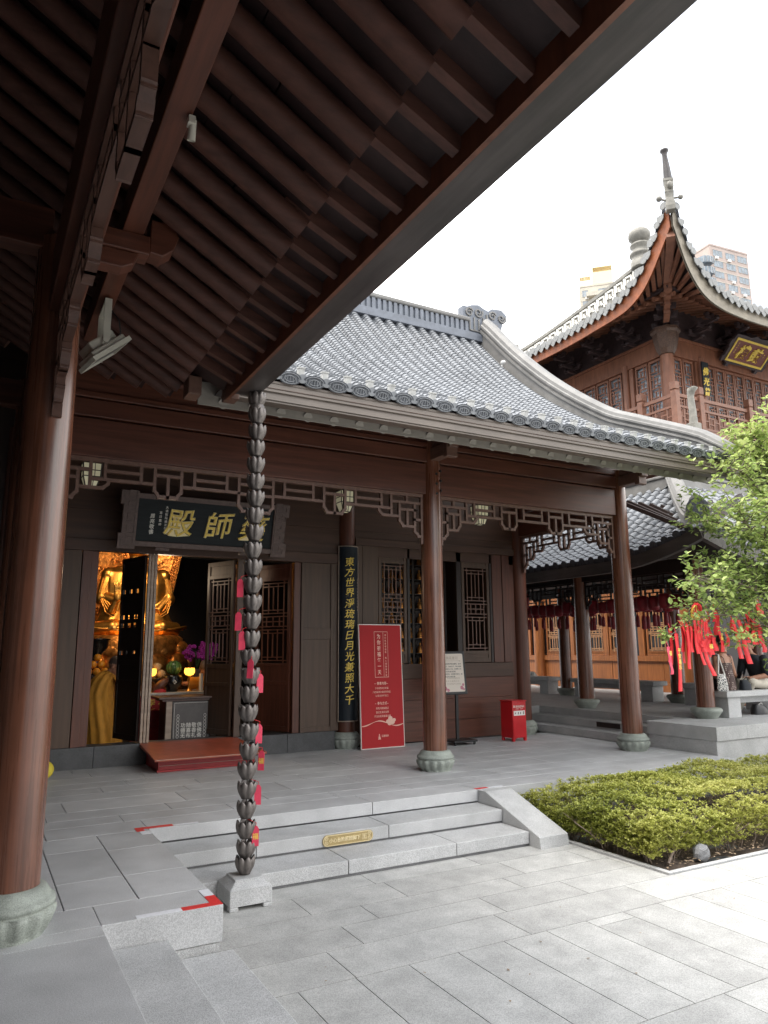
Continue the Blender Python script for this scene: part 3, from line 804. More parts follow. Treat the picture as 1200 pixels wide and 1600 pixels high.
def leaf(Mx, w, z0, z1, zl, mats=('panel_wood', 'lattice_wood'), lw=.016, name='door', par=None, both=True):
    """door or window leaf in frame Mx (x along, y depth, z up); lattice above zl"""
    b = MB(Mx); s = .055; t = .04
    b.box(0, s, 0, t, z0, z1); b.box(w - s, w, 0, t, z0, z1); b.box(s, w - s, .001, t, z1 - .07, z1); b.box(s, w - s, .001, t, z0, z0 + .08)
    b.box(s, w - s, .001, t, z1 - .27, z1 - .21); b.box(s, w - s, .001, t, zl - .06, zl)
    b.box(s, w - s, .012, .03, z1 - .21, z1 - .07); b.box(s, w - s, .012, .03, z0 + .08, zl - .06)
    if zl - z0 > .6: b.box(s, w - s, .001, t, zl - .34, zl - .28)
    o = b.build(name, mats[0], par or hl, bevel=.003)
    c = MB(Mx); a, e, u, v = s, w - s, zl, z1 - .27; W = e - a; Hh = v - u; k = lw / 2; dk = [0]
    def vb(x, p, q): dk[0] = (dk[0] + 1) % 6; c.box(x - k, x + k, .010 + dk[0] * .0006, .03 - dk[0] * .0005, p, q)
    def hb(z, p, q): dk[0] = (dk[0] + 1) % 6; c.box(p, q, .0125 + dk[0] * .0006, .0275 - dk[0] * .0005, z - k, z + k)
    for fx in (.14, .86): vb(a + W * fx, u, v)
    for fx in (.34, .66): vb(a + W * fx, u + Hh * .03, u + Hh * .4); vb(a + W * fx, u + Hh * .6, v - Hh * .03)
    vb(a + W * .5, u + Hh * .07, u + Hh * .36); vb(a + W * .5, u + Hh * .64, v - Hh * .07)
    for fz in (.03, .40, .44, .56, .60, .97): hb(u + Hh * fz, a, e)
    for fz in (.07, .36, .64, .93): hb(u + Hh * fz, a + W * .14, a + W * .86)
    for fx in (.28, .5, .72): vb(a + W * fx, u + Hh * .44, u + Hh * .56)
    hb(u + Hh * .5, a + W * .14, a + W * .86)
    c.build('lattice', mats[1], o)
    return o
def hinge(x, y, ang): return Matrix.Translation((x, y, 0)) @ Matrix.Rotation(R(ang), 4, 'Z')
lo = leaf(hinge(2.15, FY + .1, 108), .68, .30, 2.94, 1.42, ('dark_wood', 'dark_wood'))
b = MB(hinge(2.15, FY + .1, 108))
for q in ((1.42, 1.50), (1.56, 1.9), (1.97, 2.02), (2.08, 2.4), (2.46, 2.67)): b.box(.055, .625, .031, .038, *q)
for q in ((1.5, 1.56), (1.9, 1.97), (2.02, 2.08), (2.4, 2.46)):
    for x0 in (.055, .25, .42): b.box(x0, x0 + rnd(.08, .15), .031, .038, *q)
b.build('backing', 'dark_wood', lo)
leaf(hinge(3.49, FY + .1, 112), .64, .30, 2.94, 1.35, ('panel_wood', 'lattice_wood'))
leaf(hinge(4.43, FY + .1, 118), .74, .30, 2.94, 1.35, ('wood_z', 'red_wood'))
leaf(hinge(3.61, FY + .1, 80), .64, .30, 2.94, 1.35, ('wood_z', 'wood_z'))
b = MB(); b.box(2.13, 2.142, 11.2, 11.36, .9, .92); b.build('door_pull', 'iron_black', hl)

b = MB(); b.box(-2.3, .495, FY + .02, FY + .07, .285, 5.6); b.box(-2.3, 1.9, FY + .02, FY + .07, 5.603, 7.6); b.build('side_wall', 'dark_wood', hl)  # facade boards left of the column darkened, shade put into the wood
# right bay: windows over wainscot
fbox('lintel', 5.53, 8.92, 3.30, 3.42, FY - .02, .1, 'panel_wood_x')
fbox('wall_panel', 5.53, 5.66, .02, 3.30, FY + .0)
fbox('wall_panel', 5.67, 5.97, 1.31, 3.298, FY + .01)
fbox('wall_panel', 8.40, 8.62, 1.31, 3.298, FY + .01, m='wood_z')
fbox('wall_panel', 8.63, 8.80, 1.31, 3.298, FY, m='wood_z')
fbox('wall_panel', 8.81, 8.95, .02, 3.298, FY + .02, m='wood_z')
fbox('window_rail', 5.67, 8.80, 1.06, 1.305, FY - .03, .1, 'panel_wood_x')
b = MB()
for z0, z1 in ((.02, .34), (.343, .70), (.703, 1.057)): b.box(5.67, 8.80, FY, FY + .05, z0, z1)
b.build('wainscot', 'wood_x', hl, bevel=.004)
leaf(hinge(5.99, FY + .03, 0), .56, 1.315, 3.295, 1.52, name='window')
leaf(hinge(7.72, FY + .03, 0), .62, 1.315, 3.295, 1.52, name='window')
fbox('window_post', 6.56, 6.61, 1.31, 3.298, FY + .02, .07, 'dark_wood')
fbox('window_post', 7.60, 7.70, 1.31, 3.298, FY + .02, .07, 'dark_wood')
fbox('window_post', 8.345, 8.395, 1.31, 3.298, FY + .02, .07, 'dark_wood')
# end and rear walls, ceiling, interior floor
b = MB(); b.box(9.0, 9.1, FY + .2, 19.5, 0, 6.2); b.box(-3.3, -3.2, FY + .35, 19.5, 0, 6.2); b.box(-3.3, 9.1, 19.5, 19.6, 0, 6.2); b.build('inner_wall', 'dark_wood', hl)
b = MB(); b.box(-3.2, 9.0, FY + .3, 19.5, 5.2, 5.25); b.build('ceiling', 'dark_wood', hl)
b = MB(); b.box(-3.2, 9.0, FY + .3, 19.5, -.02, .12); b.build('inner_floor', 'sill_stone', hl)

# roof
PROF = smooth_tab([(6.35, 4.12), (6.87, 4.41), (7.93, 4.88), (8.61, 5.2), (9.9, 6.1), (10.98, 7.05), (11.95, 8.05)])
LEN = [0.0]
for (a, p), (c, q) in zip(PROF, PROF[1:]): LEN.append(LEN[-1] + math.hypot(c - a, q - p))
YV = [(l, y) for l, (y, z) in zip(LEN, PROF)]
VY = [(y, l) for l, (y, z) in zip(LEN, PROF)]
def hp(u, v, h):
    y = interp(YV, v); z = interp(PROF, y); d = (interp(PROF, y + .05) - interp(PROF, y - .05)) / .1
    n = 1 / math.sqrt(1 + d * d)
    return Vector((u, y - h * d * n, z + h * n))
def v0(u): return 0 if u > 1.95 else interp(VY, 6.35 + (1.95 - u) * 1.15)
US = [9.03 - .257 * i for i in range(1, 47)]
rm = MB(); tiles(rm, hp, US, v0, lambda u: LEN[-1] - .02, .069, .257, .092)
b = MB()
def dn(u, v, th):
    uu = 9.2 - u * 12.4; s = v0(uu)
    p = hp(uu, s + (LEN[-1] - s) * v, 0); p.z -= th; return p
b.grid(lambda u, v: dn(u, v, .03), 40, 24); b.grid(lambda u, v: dn(u, v, .09), 40, 24)
b.build('roof_deck', 'wood_x', hl)
b = MB(); b.grid(lambda u, v: Vector((9.2 - 12.4 * u, 11.95 + 6.5 * v, 8.05 - 4.2 * v)), 4, 4); b.grid(lambda u, v: Vector((9.1, 6.9 + 10 * u, min(interp(PROF, 6.9 + 10 * u), 8.0) - .1 - v * .32)), 20, 3)
b.build('rear_slope', 'tile', hl)
# eave course: round end tiles, drip plates and nail caps
e = MB(); dp = MB(); cp = MB()
for u in US:
    if u < 1.9: continue
    p = hp(u, 0, .068)
    Fm = frame((u, p.y - .012, p.z - .02), (1, 0, 0), (0, -.25, 1))
    e.prism([(.05 * math.cos(2 * PI * k / 16), .045 * math.sin(2 * PI * k / 16)) for k in range(16)], Fm, .015)
    q = hp(u + .1285, 0, 0)
    Fd = frame((u + .1285, q.y - .02, q.z + .015), (1, 0, 0), (0, -.45, 1))
    out = [(.118 * math.cos(a), .02 + (.066 if math.sin(a) > 0 else .062) * math.sin(a)) for a in [2 * PI * k / 28 for k in range(28)]]
    dp.prism(out, Fd, .014)
    for rr in (.8, .45):
        o2 = [(x * rr, (y - .012) * rr + .012) for x, y in out]
        for k in range(0, 28, 1 if rr > .5 else 2):
            a0 = Fd @ Vector((*o2[k], .0155)); a1 = Fd @ Vector((*o2[(k + (1 if rr > .5 else 2)) % 28], .0155)); e.bar(a0, a1, .006, .006, up=(0, -1, 0))
    for k in range(5):
        x = -.07 + .035 * k; e.bar(Fd @ Vector((x, -.02, .0155)), Fd @ Vector((x * .75, .045, .0155)), .006, .006, up=(0, -1, 0))
    p = hp(u, .085, .075)
    cp.bar(p + Vector((0, -.02, -.01)), p + Vector((0, -.034, .07)), .06, .06, up=(0, 1, 0))
    cp.bar(p + Vector((0, -.033, .055)), p + Vector((0, -.036, .07)), .07, .07, up=(0, 1, 0))
rm.merge(e, 0); rm.merge(dp, 2); rm.merge(cp, 3); rm.build('roof_tiles', ['tile', 'tile_pale', 'tile_dark', 'cap_pale'], hl)
# gutter, soffit, rafters of the porch
b = MB()
b.box(1.86, 9.26, 6.36, 6.375, 4.0, 4.105); b.box(1.86, 9.26, 6.352, 6.36, 4.082, 4.108); b.box(1.86, 9.26, 6.385, 6.4, 3.925, 4.002); b.box(1.86, 9.26, 6.375, 6.47, 3.999, 4.004); b.box(1.86, 9.26, 6.4, 6.53, 3.905, 3.925); b.box(9.245, 9.262, 6.37, 6.53, 3.91, 4.1)
b.build('gutter', 'gutter', hl, bevel=.004)
b = MB(); b.box(1.7, 9.26, 6.74, 6.76, 3.896, 4.2); b.build('soffit_board', 'soffit_grey', hl)
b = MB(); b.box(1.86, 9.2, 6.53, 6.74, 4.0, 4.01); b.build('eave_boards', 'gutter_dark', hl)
for i in range(25):
    x = 1.95 + .3 * i
    b = MB(); b.tube((x, 6.742, 3.935), (x, 8.4, 4.77), .05, n=18); o = b.build('rafter', 'rafter_wood', hl)
    q = MB(); q.tube((x, 6.737, 3.9315), (x, 6.752, 3.9385), .051, n=18); q.build('painted_end', 'soffit_grey', o)
# ridge, gable ridge, ridge ornament
RX1 = 9.02
b = MB(); b.box(-3, RX1, 11.8, 12.1, 8.02, 8.19); b.build('ridge', 'ridge_blue', hl, bevel=.01)
b = MB(); b.box(-3, RX1 - .3, 11.86, 12.04, 8.19, 8.42); x = -1.0
while x < RX1 - .35: b.box(x - .036, x + .036, 11.825, 11.862, 8.19, 8.43); x += .125
b.build('ridge_slats', 'ridge_blue', hl)
b = MB(); b.box(-3, RX1 - .3, 11.80, 12.1, 8.43, 8.53); b.build('ridge_cap', 'ridge_stone', hl, bevel=.03)
GR = MB(); ys = [6.22 + (11.95 - 6.22) * i / 40 for i in range(41)]
sect = [(-.12, -.05), (-.12, .2), (-.15, .21), (-.15, .25), (-.115, .26), (-.115, .30), (-.155, .31), (-.155, .35), (-.13, .37), (-.12, .43), (-.07, .485), (0, .5), (.07, .485), (.12, .43), (.13, .35), (.155, .3), (.12, .2), (.12, -.05)]
vs = []
for y in ys:
    d = (interp(PROF, y + .08) - interp(PROF, y - .08)) / .16 if y > 6.45 else .45
    z = interp(PROF, y) if y > 6.4 else 4.12 - (6.35 - y) * .2
    n = 1 / math.sqrt(1 + d * d); k = .62 + .5 * (y - 6.22) / 5.7
    if y < 6.8: k *= .78 + .22 * (y - 6.22) / .58
    for (a, h) in sect: vs.append((9.13 + a, y - h * k * d * n * .8, z + h * k * n))
w = len(sect)
GR.add(vs, [(j * w + i, j * w + i + 1, (j + 1) * w + i + 1, (j + 1) * w + i) for j in range(40) for i in range(w - 1)] + [tuple(range(w)), tuple(range(40 * w, 41 * w))[::-1]], 0, False)
GR.build('gable_ridge', 'ridge_stone', hl)
b = MB(); b.box(9.0, 9.26, 6.3, 6.55, 3.95, 4.2); b.build('gable_end_block', 'gutter', hl)
# cloud scroll ridge ornament
orn = MB()
Fo = Matrix(((1, 0, 0, 8.62), (0, 0, -1, 12.06), (0, 1, 0, 8.2), (0, 0, 0, 1)))
orn.prism([(-.0, 0), (.62, 0), (.66, .12), (.95, .18), (1.02, .42), (1.12, .46), (1.12, .62), (.98, .72), (.72, .69), (.62, .61), (.5, .64), (.36, .7), (.18, .66), (.06, .6), (-.06, .6), (-.06, .3), (.02, .28)], Fo, .2)
orn.build('ridge_ornament', 'ridge_blue', hl, bevel=.015)
orn = MB()
def scroll(cx, cy, s, dirn):
    pr = None
    for k in range(15):
        a = dirn * (k * .62) + .5; rr = s * (1 - k / 18)
        p = Fo @ Vector((cx + rr * math.cos(a), cy + rr * math.sin(a), .212))
        if pr is not None: orn.bar(pr, p, .028, .03, up=(0, -1, 0))
        pr = p
for cx, cy, s, d_ in ((.1, .46, .11, 1), (.34, .5, .12, -1), (.72, .5, .11, 1), (.96, .5, .11, -1)): scroll(cx, cy, s, d_)
for x0, y0, x1, y1 in ((.1, .3, .1, .06), (.22, .36, .22, .06), (.34, .34, .34, .1), (.46, .4, .46, .06), (.1, .06, .46, .06), (.56, .5, .56, .1), (.6, .3, .85, .3)):
    orn.bar(Fo @ Vector((x0, y0, .212)), Fo @ Vector((x1, y1, .212)), .028, .03, up=(0, -1, 0))
orn.build('scroll_relief', 'ridge_stone', hl)
rl = thing('roof_lamp', 'tiny white lamp fixed on the hall roof beside the gable ridge', 'lamp', (8.75, 11.2, 7.25))
p = hp(8.8, interp(VY, 11.0), .1)
rl.location = p
b = MB(); b.ball(p + Vector((0, -.05, .04)), .05, .06, .04); b.tube(p + Vector((0, 0, -.05)), p + Vector((0, -.03, .04)), .015); b.build('lamp_body', 'white_label', rl)

# porch lanterns
for i, (x, lab) in enumerate(((1.13, 'square porch lantern with pale yellow glass above the plaque beside the near column'), (4.72, 'square porch lantern with pale yellow glass hanging above the couplet column'), (7.22, 'square porch lantern with pale yellow glass above the notice stand'))):
    z = 3.74; y = 9.7; q_ = .8
    t = thing('porch_lantern', lab, 'lantern', (x, y, z + .26), 'porch lanterns')
    LM = Matrix.Translation((x, y, z)) @ Matrix.Scale(.8, 4) @ Matrix.Translation((-x, -y, -z))
    b = MB(LM)
    b.add([(x + sx * w, y + sy * w, zz) for zz, w in ((z - .19, .075), (z - .02, .125), (z + .19, .135)) for sx, sy in ((-1, -1), (1, -1), (1, 1), (-1, 1))],
          [(k * 4 + a, k * 4 + (a + 1) % 4, k * 4 + 4 + (a + 1) % 4, k * 4 + 4 + a) for k in range(2) for a in range(4)] + [(3, 2, 1, 0), (8, 9, 10, 11)])
    b.build('glass_shade', 'lamp_glass', t)
    b = MB(LM)
    for sx, sy in ((-1, -1), (1, -1), (1, 1), (-1, 1)):
        b.bar((x + sx * .077, y + sy * .077, z - .2), (x + sx * .128, y + sy * .128, z - .02), .014, .014); b.bar((x + sx * .128, y + sy * .128, z - .02), (x + sx * .138, y + sy * .138, z + .2), .014, .014)
    for zz, w in ((z - .195, .08), (z - .02, .13), (z + .08, .134), (z + .2, .14)):
        for sx, sy, tx, ty in ((-1, -1, 1, -1), (1, -1, 1, 1), (1, 1, -1, 1), (-1, 1, -1, -1)): b.bar((x + sx * w, y + sy * w, zz), (x + tx * w, y + ty * w, zz), .012, .012)
    for s_ in (-1, 1):
        b.bar((x + s_ * .04, y - .13, z - .02), (x + s_ * .04, y - .138, z + .2), .009, .009); b.bar((x + s_ * .02, y - .085, z - .19), (x + s_ * .03, y - .13, z - .02), .009, .009)
    b.tube((x, y, z + .2), (x, y, z + .9), .012); b.build('lantern_frame', 'dark_wood', t)

# ------------------------------------------------------------------ name plaque
pq = thing('name_plaque', 'large black name plaque with gold calligraphy in a key pattern frame over the doorway', 'plaque', (2.85, 10.5, 3.05))
tl_ = 14
Fp = frame((2.86, 10.55, 3.08), (1, 0, 0), (0, -math.sin(R(tl_)), math.cos(R(tl_))))
W, H = 1.0, .60
b = MB(Fp); b.box(-W, W, .0, H, -.04, 0); b.build('board', 'plaque_black', pq)
b = MB(Fp)
b.box(-W - .02, W + .02, H, H + .075, -.05, .03); b.box(-W - .02, W + .02, -.075, 0, -.05, .03)
for s_ in (-1, 1):
    o = [(W, -.12), (W + .24, -.12), (W + .24, .10), (W + .2, .10), (W + .2, .5), (W + .24, .5), (W + .24, .70), (W, .70)]
    o = [(s_ * x, y) for x, y in o]
    if s_ < 0: o = o[::-1]
    b.prism(o, Matrix.Translation((0, 0, -.05)), .085)
for s_ in (-1, 1): b.box(s_ * .62 - .1, s_ * .62 + .1, -.12, -.076, -.05, .036)
b.build('frame', 'plaque_frame', pq, bevel=.006)
b = MB(Fp)
for s_ in (-1, 1):
    for yy in (-.07, .10, .26, .43, .58):
        x = s_ * (W + .11); t = .012
        for (x0, y0, x1, y1) in ((-.08, 0, .08, 0), (.08, 0, .08, .08), (-.08, 0, -.08, .12), (-.08, .12, .02, .12), (.02, .12, .02, .05), (-.03, .05, .02, .05), (.08, .08, .05, .08)):
            b.bar((x + x0 * s_, yy + y0, .038), (x + x1 * s_, yy + y1, .038), t, .014, up=(0, 0, 1))
    for (x0, y0, x1, y1) in ((-.08, -.11, .08, -.11), (.08, -.11, .08, -.085), (-.08, -.11, -.08, -.085), (-.03, -.09, .03, -.09)):
        b.bar((s_ * .62 + x0, y0, .038), (s_ * .62 + x1, y1, .038), .01, .01, up=(0, 0, 1))
b.build('key_relief', 'plaque_frame', pq)
random.seed(11)
b = MB()
for ch, x in (('殿', -.40), ('師', .17), ('藥', .70)): put(b, ch, Fp, x, H / 2, .42, bold=.014, ext=.02, slant=.2, wob=.022, lift=.001)
b.build('calligraphy_edge', 'gold_edge', pq)
random.seed(11)
b = MB()
for ch, x in (('殿', -.40), ('師', .17), ('藥', .70)): put(b, ch, Fp, x, H / 2, .42, bold=.001, ext=.03, slant=.2, wob=.022, lift=.004)
b.build('calligraphy', 'gold_letter', pq)
b = MB()
column(b, '大清乾隆歲次癸未', Fp, -.60, H - .08, .042, .05, bold=.01, ext=.02, wob=.02, lift=.001)
column(b, '吉日重修', Fp, -.68, H - .16, .042, .055, bold=.01, ext=.02, wob=.02, lift=.001)
column(b, '周亮敬書', Fp, -.79, H - .2, .07, .075, bold=.01, ext=.02, wob=.03, lift=.001)
b.build('signature', 'letter_white', pq)

# couplet board on the porch column
cb = thing('couplet_board', 'tall curved navy couplet board with gold running script on the rear column', 'couplet board', (5.38, 10.8, .42))
b = MB()
def arc(r, z0, z1, mi=0):
    vs = []; n = 14
    for z in (z0, z1):
        for i in range(n + 1):
            a = R(-90 - 62 + 124 * i / n); vs.append((5.38 + r * math.cos(a), FY + .06 + r * math.sin(a), z))
    return vs, [(i, i + 1, n + 2 + i, n + 1 + i) for i in range(n)]
v1_, f1_ = arc(.2, .42, 3.26); b.add(v1_, f1_, 0, True)
v2_, f2_ = arc(.165, .42, 3.26); b.add(v2_, f2_, 0, True)
n_ = 15
b.add(v1_ + v2_, [(i, i + 1, 2 * n_ + i + 1, 2 * n_ + i) for i in range(14)] + [(n_ + i, n_ + i + 1, 3 * n_ + i + 1, 3 * n_ + i) for i in range(14)] + [(0, n_, 3 * n_, 2 * n_), (n_ - 1, 2 * n_ - 1, 4 * n_ - 1, 3 * n_ - 1)])
b.build('board', 'couplet_navy', cb)
b = MB()
for z in (.43, 3.25):
    v_, f_ = arc(.203, z - .008, z + .008); b.add(v_, f_)
for k in (0, 14): b.bar((v1_[k][0], v1_[k][1], .42), (v1_[k][0], v1_[k][1], 3.26), .012, .012)
b.build('trim', 'stand_trim', cb)
b = MB()
fa = R(-100)
Fc = frame((5.38 + .204 * math.cos(fa), FY + .06 + .204 * math.sin(fa), 0), (-math.sin(fa), math.cos(fa), 0), (0, 0, 1))
column(b, '東方世界淨琉璃日月光兼照大千', Fc, 0.01, 3.07, .16, .171, bold=.006, ext=.03, slant=.15, wob=.03)
b.build('calligraphy', 'gold_letter', cb)
fa2 = R(-48)
Fc2 = frame((5.38 + .2045 * math.cos(fa2), FY + .06 + .2045 * math.sin(fa2), 0), (-math.sin(fa2), math.cos(fa2), 0), (0, 0, 1))
b = MB(); column(b, '乙酉年仲秋吉日沐手敬書', Fc2, 0, 2.72, .04, .05, bold=.0, ext=.03); b.build('signature', 'stand_trim', cb)

# red banner board leaning by the column
bn = thing('banner_board', 'upright red printed board with pink lettering beside the couplet column', 'banner board', (5.85, 10.62, 0))
Fb = frame((5.855, 10.60, .02), (.87, .02, 0), (0, .05, 1)) @ Matrix.Diagonal((.90, 1.10, 1, 1))
w, h = .435, 1.755
b = MB(Fb); b.box(-w, w, 0, h, -.03, 0); b.build('panel', 'banner_red', bn)
b = MB(Fb)
for q in ((-w - .012, w + .012, h, h + .012), (-w - .012, w + .012, -.012, 0), (-w - .012, -w, 0, h), (w, w + .012, 0, h)): b.box(*q, -.031, .002)
b.build('edge_trim', 'banner_edge', bn)
b = MB()
def fr(mb, F, x0, x1, y0, y1, t=.006, z=.002):
    for q in ((x0, x1, y0, y0 + t), (x0, x1, y1 - t, y1), (x0, x0 + t, y0, y1), (x1 - t, x1, y0, y1)):
        mb.add([F @ Vector(p) for p in ((q[0], q[2], z), (q[1], q[2], z), (q[1], q[3], z), (q[0], q[3], z))], [(0, 1, 2, 3)])
fr(b, Fb, -.13, .155, .99, 1.66); fr(b, Fb, .055, .062, 1.0, 1.65)
column(b, '为你祈福每一天', Fb, -.035, 1.625, .075, .087, bold=.018, ext=.01, lift=.001)
column(b, '消灾免难增福寿·慈心诚意保吉祥', Fb, .105, 1.625, .034, .042, bold=.004, ext=.01, lift=.001)
line(b, '~佛事内容~', Fb, 0, .905, .047, .05, bold=.018, ext=.01, lift=.001)
for i, s_ in enumerate(('于药师殿供灯祈福', '（为您或亲友诵念药师经）', '（点亮吉祥平安灯）')): line(b, s_, Fb, 0, .835 - .054 * i, .033, .035, bold=.006, ext=.01, lift=.001)
line(b, '~参与方式~', Fb, 0, .62, .047, .05, bold=.018, ext=.01, lift=.001)
for i, s_ in enumerate(('寺院内随缘登记', '登记处询问法师', '于法会现场随喜功德')): line(b, s_, Fb, 0, .55 - .056 * i, .036, .038, bold=.006, ext=.01, lift=.001)
pr = None
for k in range(41):
    x = -w + .01 + (2 * w - .02) * k / 40; y = .335 + .035 * math.sin(x * 9 + 2.2) - .02 * x
    p = Fb @ Vector((x, y, .003))
    if pr is not None: b.bar(pr, p, .012 + .006 * math.sin(k * .4), .003, up=(0, -1, 0))
    pr = p
for cx, cy, r_ in ((.16, .40, .045), (.11, .36, .04), (.2, .35, .05), (.14, .33, .04), (.235, .375, .035)):
    b.prism([(cx + r_ * math.cos(2 * PI * k / 18), cy + r_ * .7 * math.sin(2 * PI * k / 18)) for k in range(18)], Fb, .003 + cx * .008)
for k in range(4): b.prism([(-.075 - .03 + .006 * k, .115 + .02 * k), (-.075 + .03 - .006 * k, .115 + .02 * k), (-.075 + .02 - .005 * k, .13 + .02 * k), (-.075 - .02 + .005 * k, .13 + .02 * k)], Fb, .003)
line(b, '玉佛禅寺', Fb, .04, .16, .036, .038, bold=.012, ext=.01, lift=.001)
b.build('print', 'banner_pink', bn)
b = MB(); b.bar(Fb @ Vector((0, 1.2, -.03)), (5.9, 10.86, .01), .03, .02); b.build('prop', 'iron_black', bn)

# notice stand
ns = thing('notice_stand', 'black floor stand holding a pale printed notice', 'notice stand', (7.25, 10.5, 0))
Fn = frame((7.12, 10.45, 1.16), (1, -.03, 0), (0, .12, 1))
b = MB(Fn); b.box(-.26, .26, -.36, .36, -.03, 0); b.build('frame', 'iron_black', ns, bevel=.008)
b = MB(Fn); b.prism(rounded(.215, .315, .025), Matrix.Translation((0, 0, .0005)), .003); b.build('notice_sheet', 'paper', ns)
b = MB(); line(b, '供花登记', Fn, 0, .245, .055, .06, bold=.0, ext=.01, lift=.004); fr(b, Fn, -.15, .15, .196, .199, .002, .0042)
for cx in (-.15, .15): put(b, '❀', Fn, cx, .197, .03, lift=.004, ext=.01)
line(b, '常住供花祈福登记处', Fn, 0, -.09, .026, .028, lift=.004, ext=.01); line(b, '花开见佛悟无生', Fn, -.02, -.14, .03, .04, lift=.004, ext=.01); line(b, '不退菩萨为伴侣', Fn, .0, -.185, .03, .04, lift=.004, ext=.01)
b.build('heading', 'ink_faint', ns)
b = MB()
for i, s_ in enumerate(('　诸佛菩萨慈悲摄受，供养', '鲜花，清净庄严，得大福报', '，愿常住三宝，光明照十方', '，吉祥如意遂所愿', '　供花者，请到殿内登记，随', '喜乐助功德无量')): line(b, s_, Fn, 0 if len(s_) > 10 else -.06, .145 - .042 * i, .027, .0285, bold=.008, lift=.004, ext=.01)
b.build('text_lines', 'ink', ns)
b = MB()
for cx, cy, r_ in ((-.17, -.26, .035), (-.12, -.285, .028), (-.19, -.215, .022), (.15, -.25, .035), (.18, -.2, .024), (.19, -.275, .02)):
    for k in range(5):
        a = 2 * PI * k / 5; b.prism([(cx + r_ * .55 * math.cos(a) + r_ * .42 * math.cos(t), cy + r_ * .55 * math.sin(a) + r_ * .42 * math.sin(t)) for t in [2 * PI * j / 10 for j in range(10)]], Fn @ Matrix.Translation((0, 0, .001)), .003 + k * .0002)
b.build('flower_print', 'mauve', ns)
b = MB(); b.box(7.185, 7.235, 10.475, 10.51, .07, .84); b.build('post', 'iron_black', ns)
b = MB(); b.box(6.98, 7.44, 10.24, 10.62, .045, .075); b.build('foot_plate', 'iron_black', ns, bevel=.004)
for x in (7.02, 7.40):
    for y in (10.28, 10.58):
        b = MB(); b.tube((x - .012, y, .022), (x + .012, y, .022), .022, n=14); b.build('caster', 'iron_black', ns)

# red collection box
cbx = thing('collection_box', 'red metal collection box with white label standing by the end wall panel', 'collection box', (8.33, 10.3, 0))
X0, X1, Y0, Y1 = 8.135, 8.445, 10.20, 10.50
Mr = Matrix.Translation((8.29, 10.38, 0)) @ Matrix.Rotation(R(4), 4, 'Z') @ Matrix.Translation((-8.29, -10.38, 0))
b = MB(Mr); b.box(X0, X1, Y0, Y1, .055, .655)
for x in (X0, X1 - .045):
    for y in (Y0, Y1 - .045): b.box(x, x + .045, y, y + .045, 0, .056)
b.build('body', 'bin_red', cbx, bevel=.004)
b = MB(Mr); b.box(X0 - .012, X1 + .012, Y0 - .012, Y1 + .012, .657, .675); b.build('lid', 'bin_red', cbx, bevel=.004)
b = MB(Mr); b.box(X0 + .012, X1 - .012, Y0 - .008, Y0 - .001, .06, .365); b.build('door', 'bin_red', cbx, bevel=.003)
Fx = Mr @ frame((8.29, Y0 - .002, .5), (1, 0, 0), (0, 0, 1))
Fx = Fx @ Matrix.Diagonal((.78, 1, 1, 1))
b = MB(Fx); b.box(-.165, .165, -.075, .005, 0, .003); b.build('label', 'white_label', cbx)
b = MB(); line(b, '请勿投放香火', Fx, .02, .075, .042, .045, bold=.012, ext=.01, lift=.001); line(b, '文明敬香 平安吉祥', Fx, .0, .035, .02, .024, ext=.01, lift=.001)
b.prism([(-.17, .06), (-.14, .06), (-.13, .075), (-.15, .1), (-.165, .09)], Fx, .003)
b.build('lettering', 'letter_white', cbx)
b = MB()
for x, hh in ((-.12, .025), (-.035, .04), (.03, .035), (.12, .05)): b.prism([(x - .012, -.035 - hh / 2), (x + .008, -.035 - hh / 2), (x + .014, -.035 + hh / 2), (x - .004, -.035 + hh / 2)], Fx @ Matrix.Translation((0, 0, .003)), .002)
b.build('pictograms', 'ink', cbx)

# red threshold step
rs = thing('threshold_step', 'low red lacquered wooden step placed over the doorway sill', 'step', (2.8, 10.4, 0))
b = MB(); b.add([(2.15, 11.0, .245), (3.55, 11.0, .245), (3.62, 9.84, .17), (2.13, 9.84, .17), (2.15, 11.0, .287), (3.55, 11.0, .287), (3.62, 9.84, .195), (2.13, 9.84, .195)], [(0, 1, 2, 3), (7, 6, 5, 4), (0, 4, 5, 1), (1, 5, 6, 2), (2, 6, 7, 3), (3, 7, 4, 0)])
b.build('tread', 'red_lacquer', rs, bevel=.005)
b = MB(); b.box(2.24, 3.55, 10.12, 10.9, .005, .16); b.box(2.22, 3.57, 10.10, 10.12, .0, .03); b.build('riser', 'red_riser', rs, bevel=.004)
b = MB(); b.box(2.15, 3.6, 9.832, 9.838, .186, .192); b.box(2.25, 3.54, 10.112, 10.118, .075, .080); b.build('metal_strip', 'stand_trim', rs)
cu = thing('floor_cushion', 'yellow rounded cushion on the porch floor, mostly hidden by the near column', 'cushion', (.9, 10.2, 0))
b = MB(); b.ball((.84, 10.2, .13), .16, .16, .125, 20); b.build('cover', 'yellow_cloth', cu)
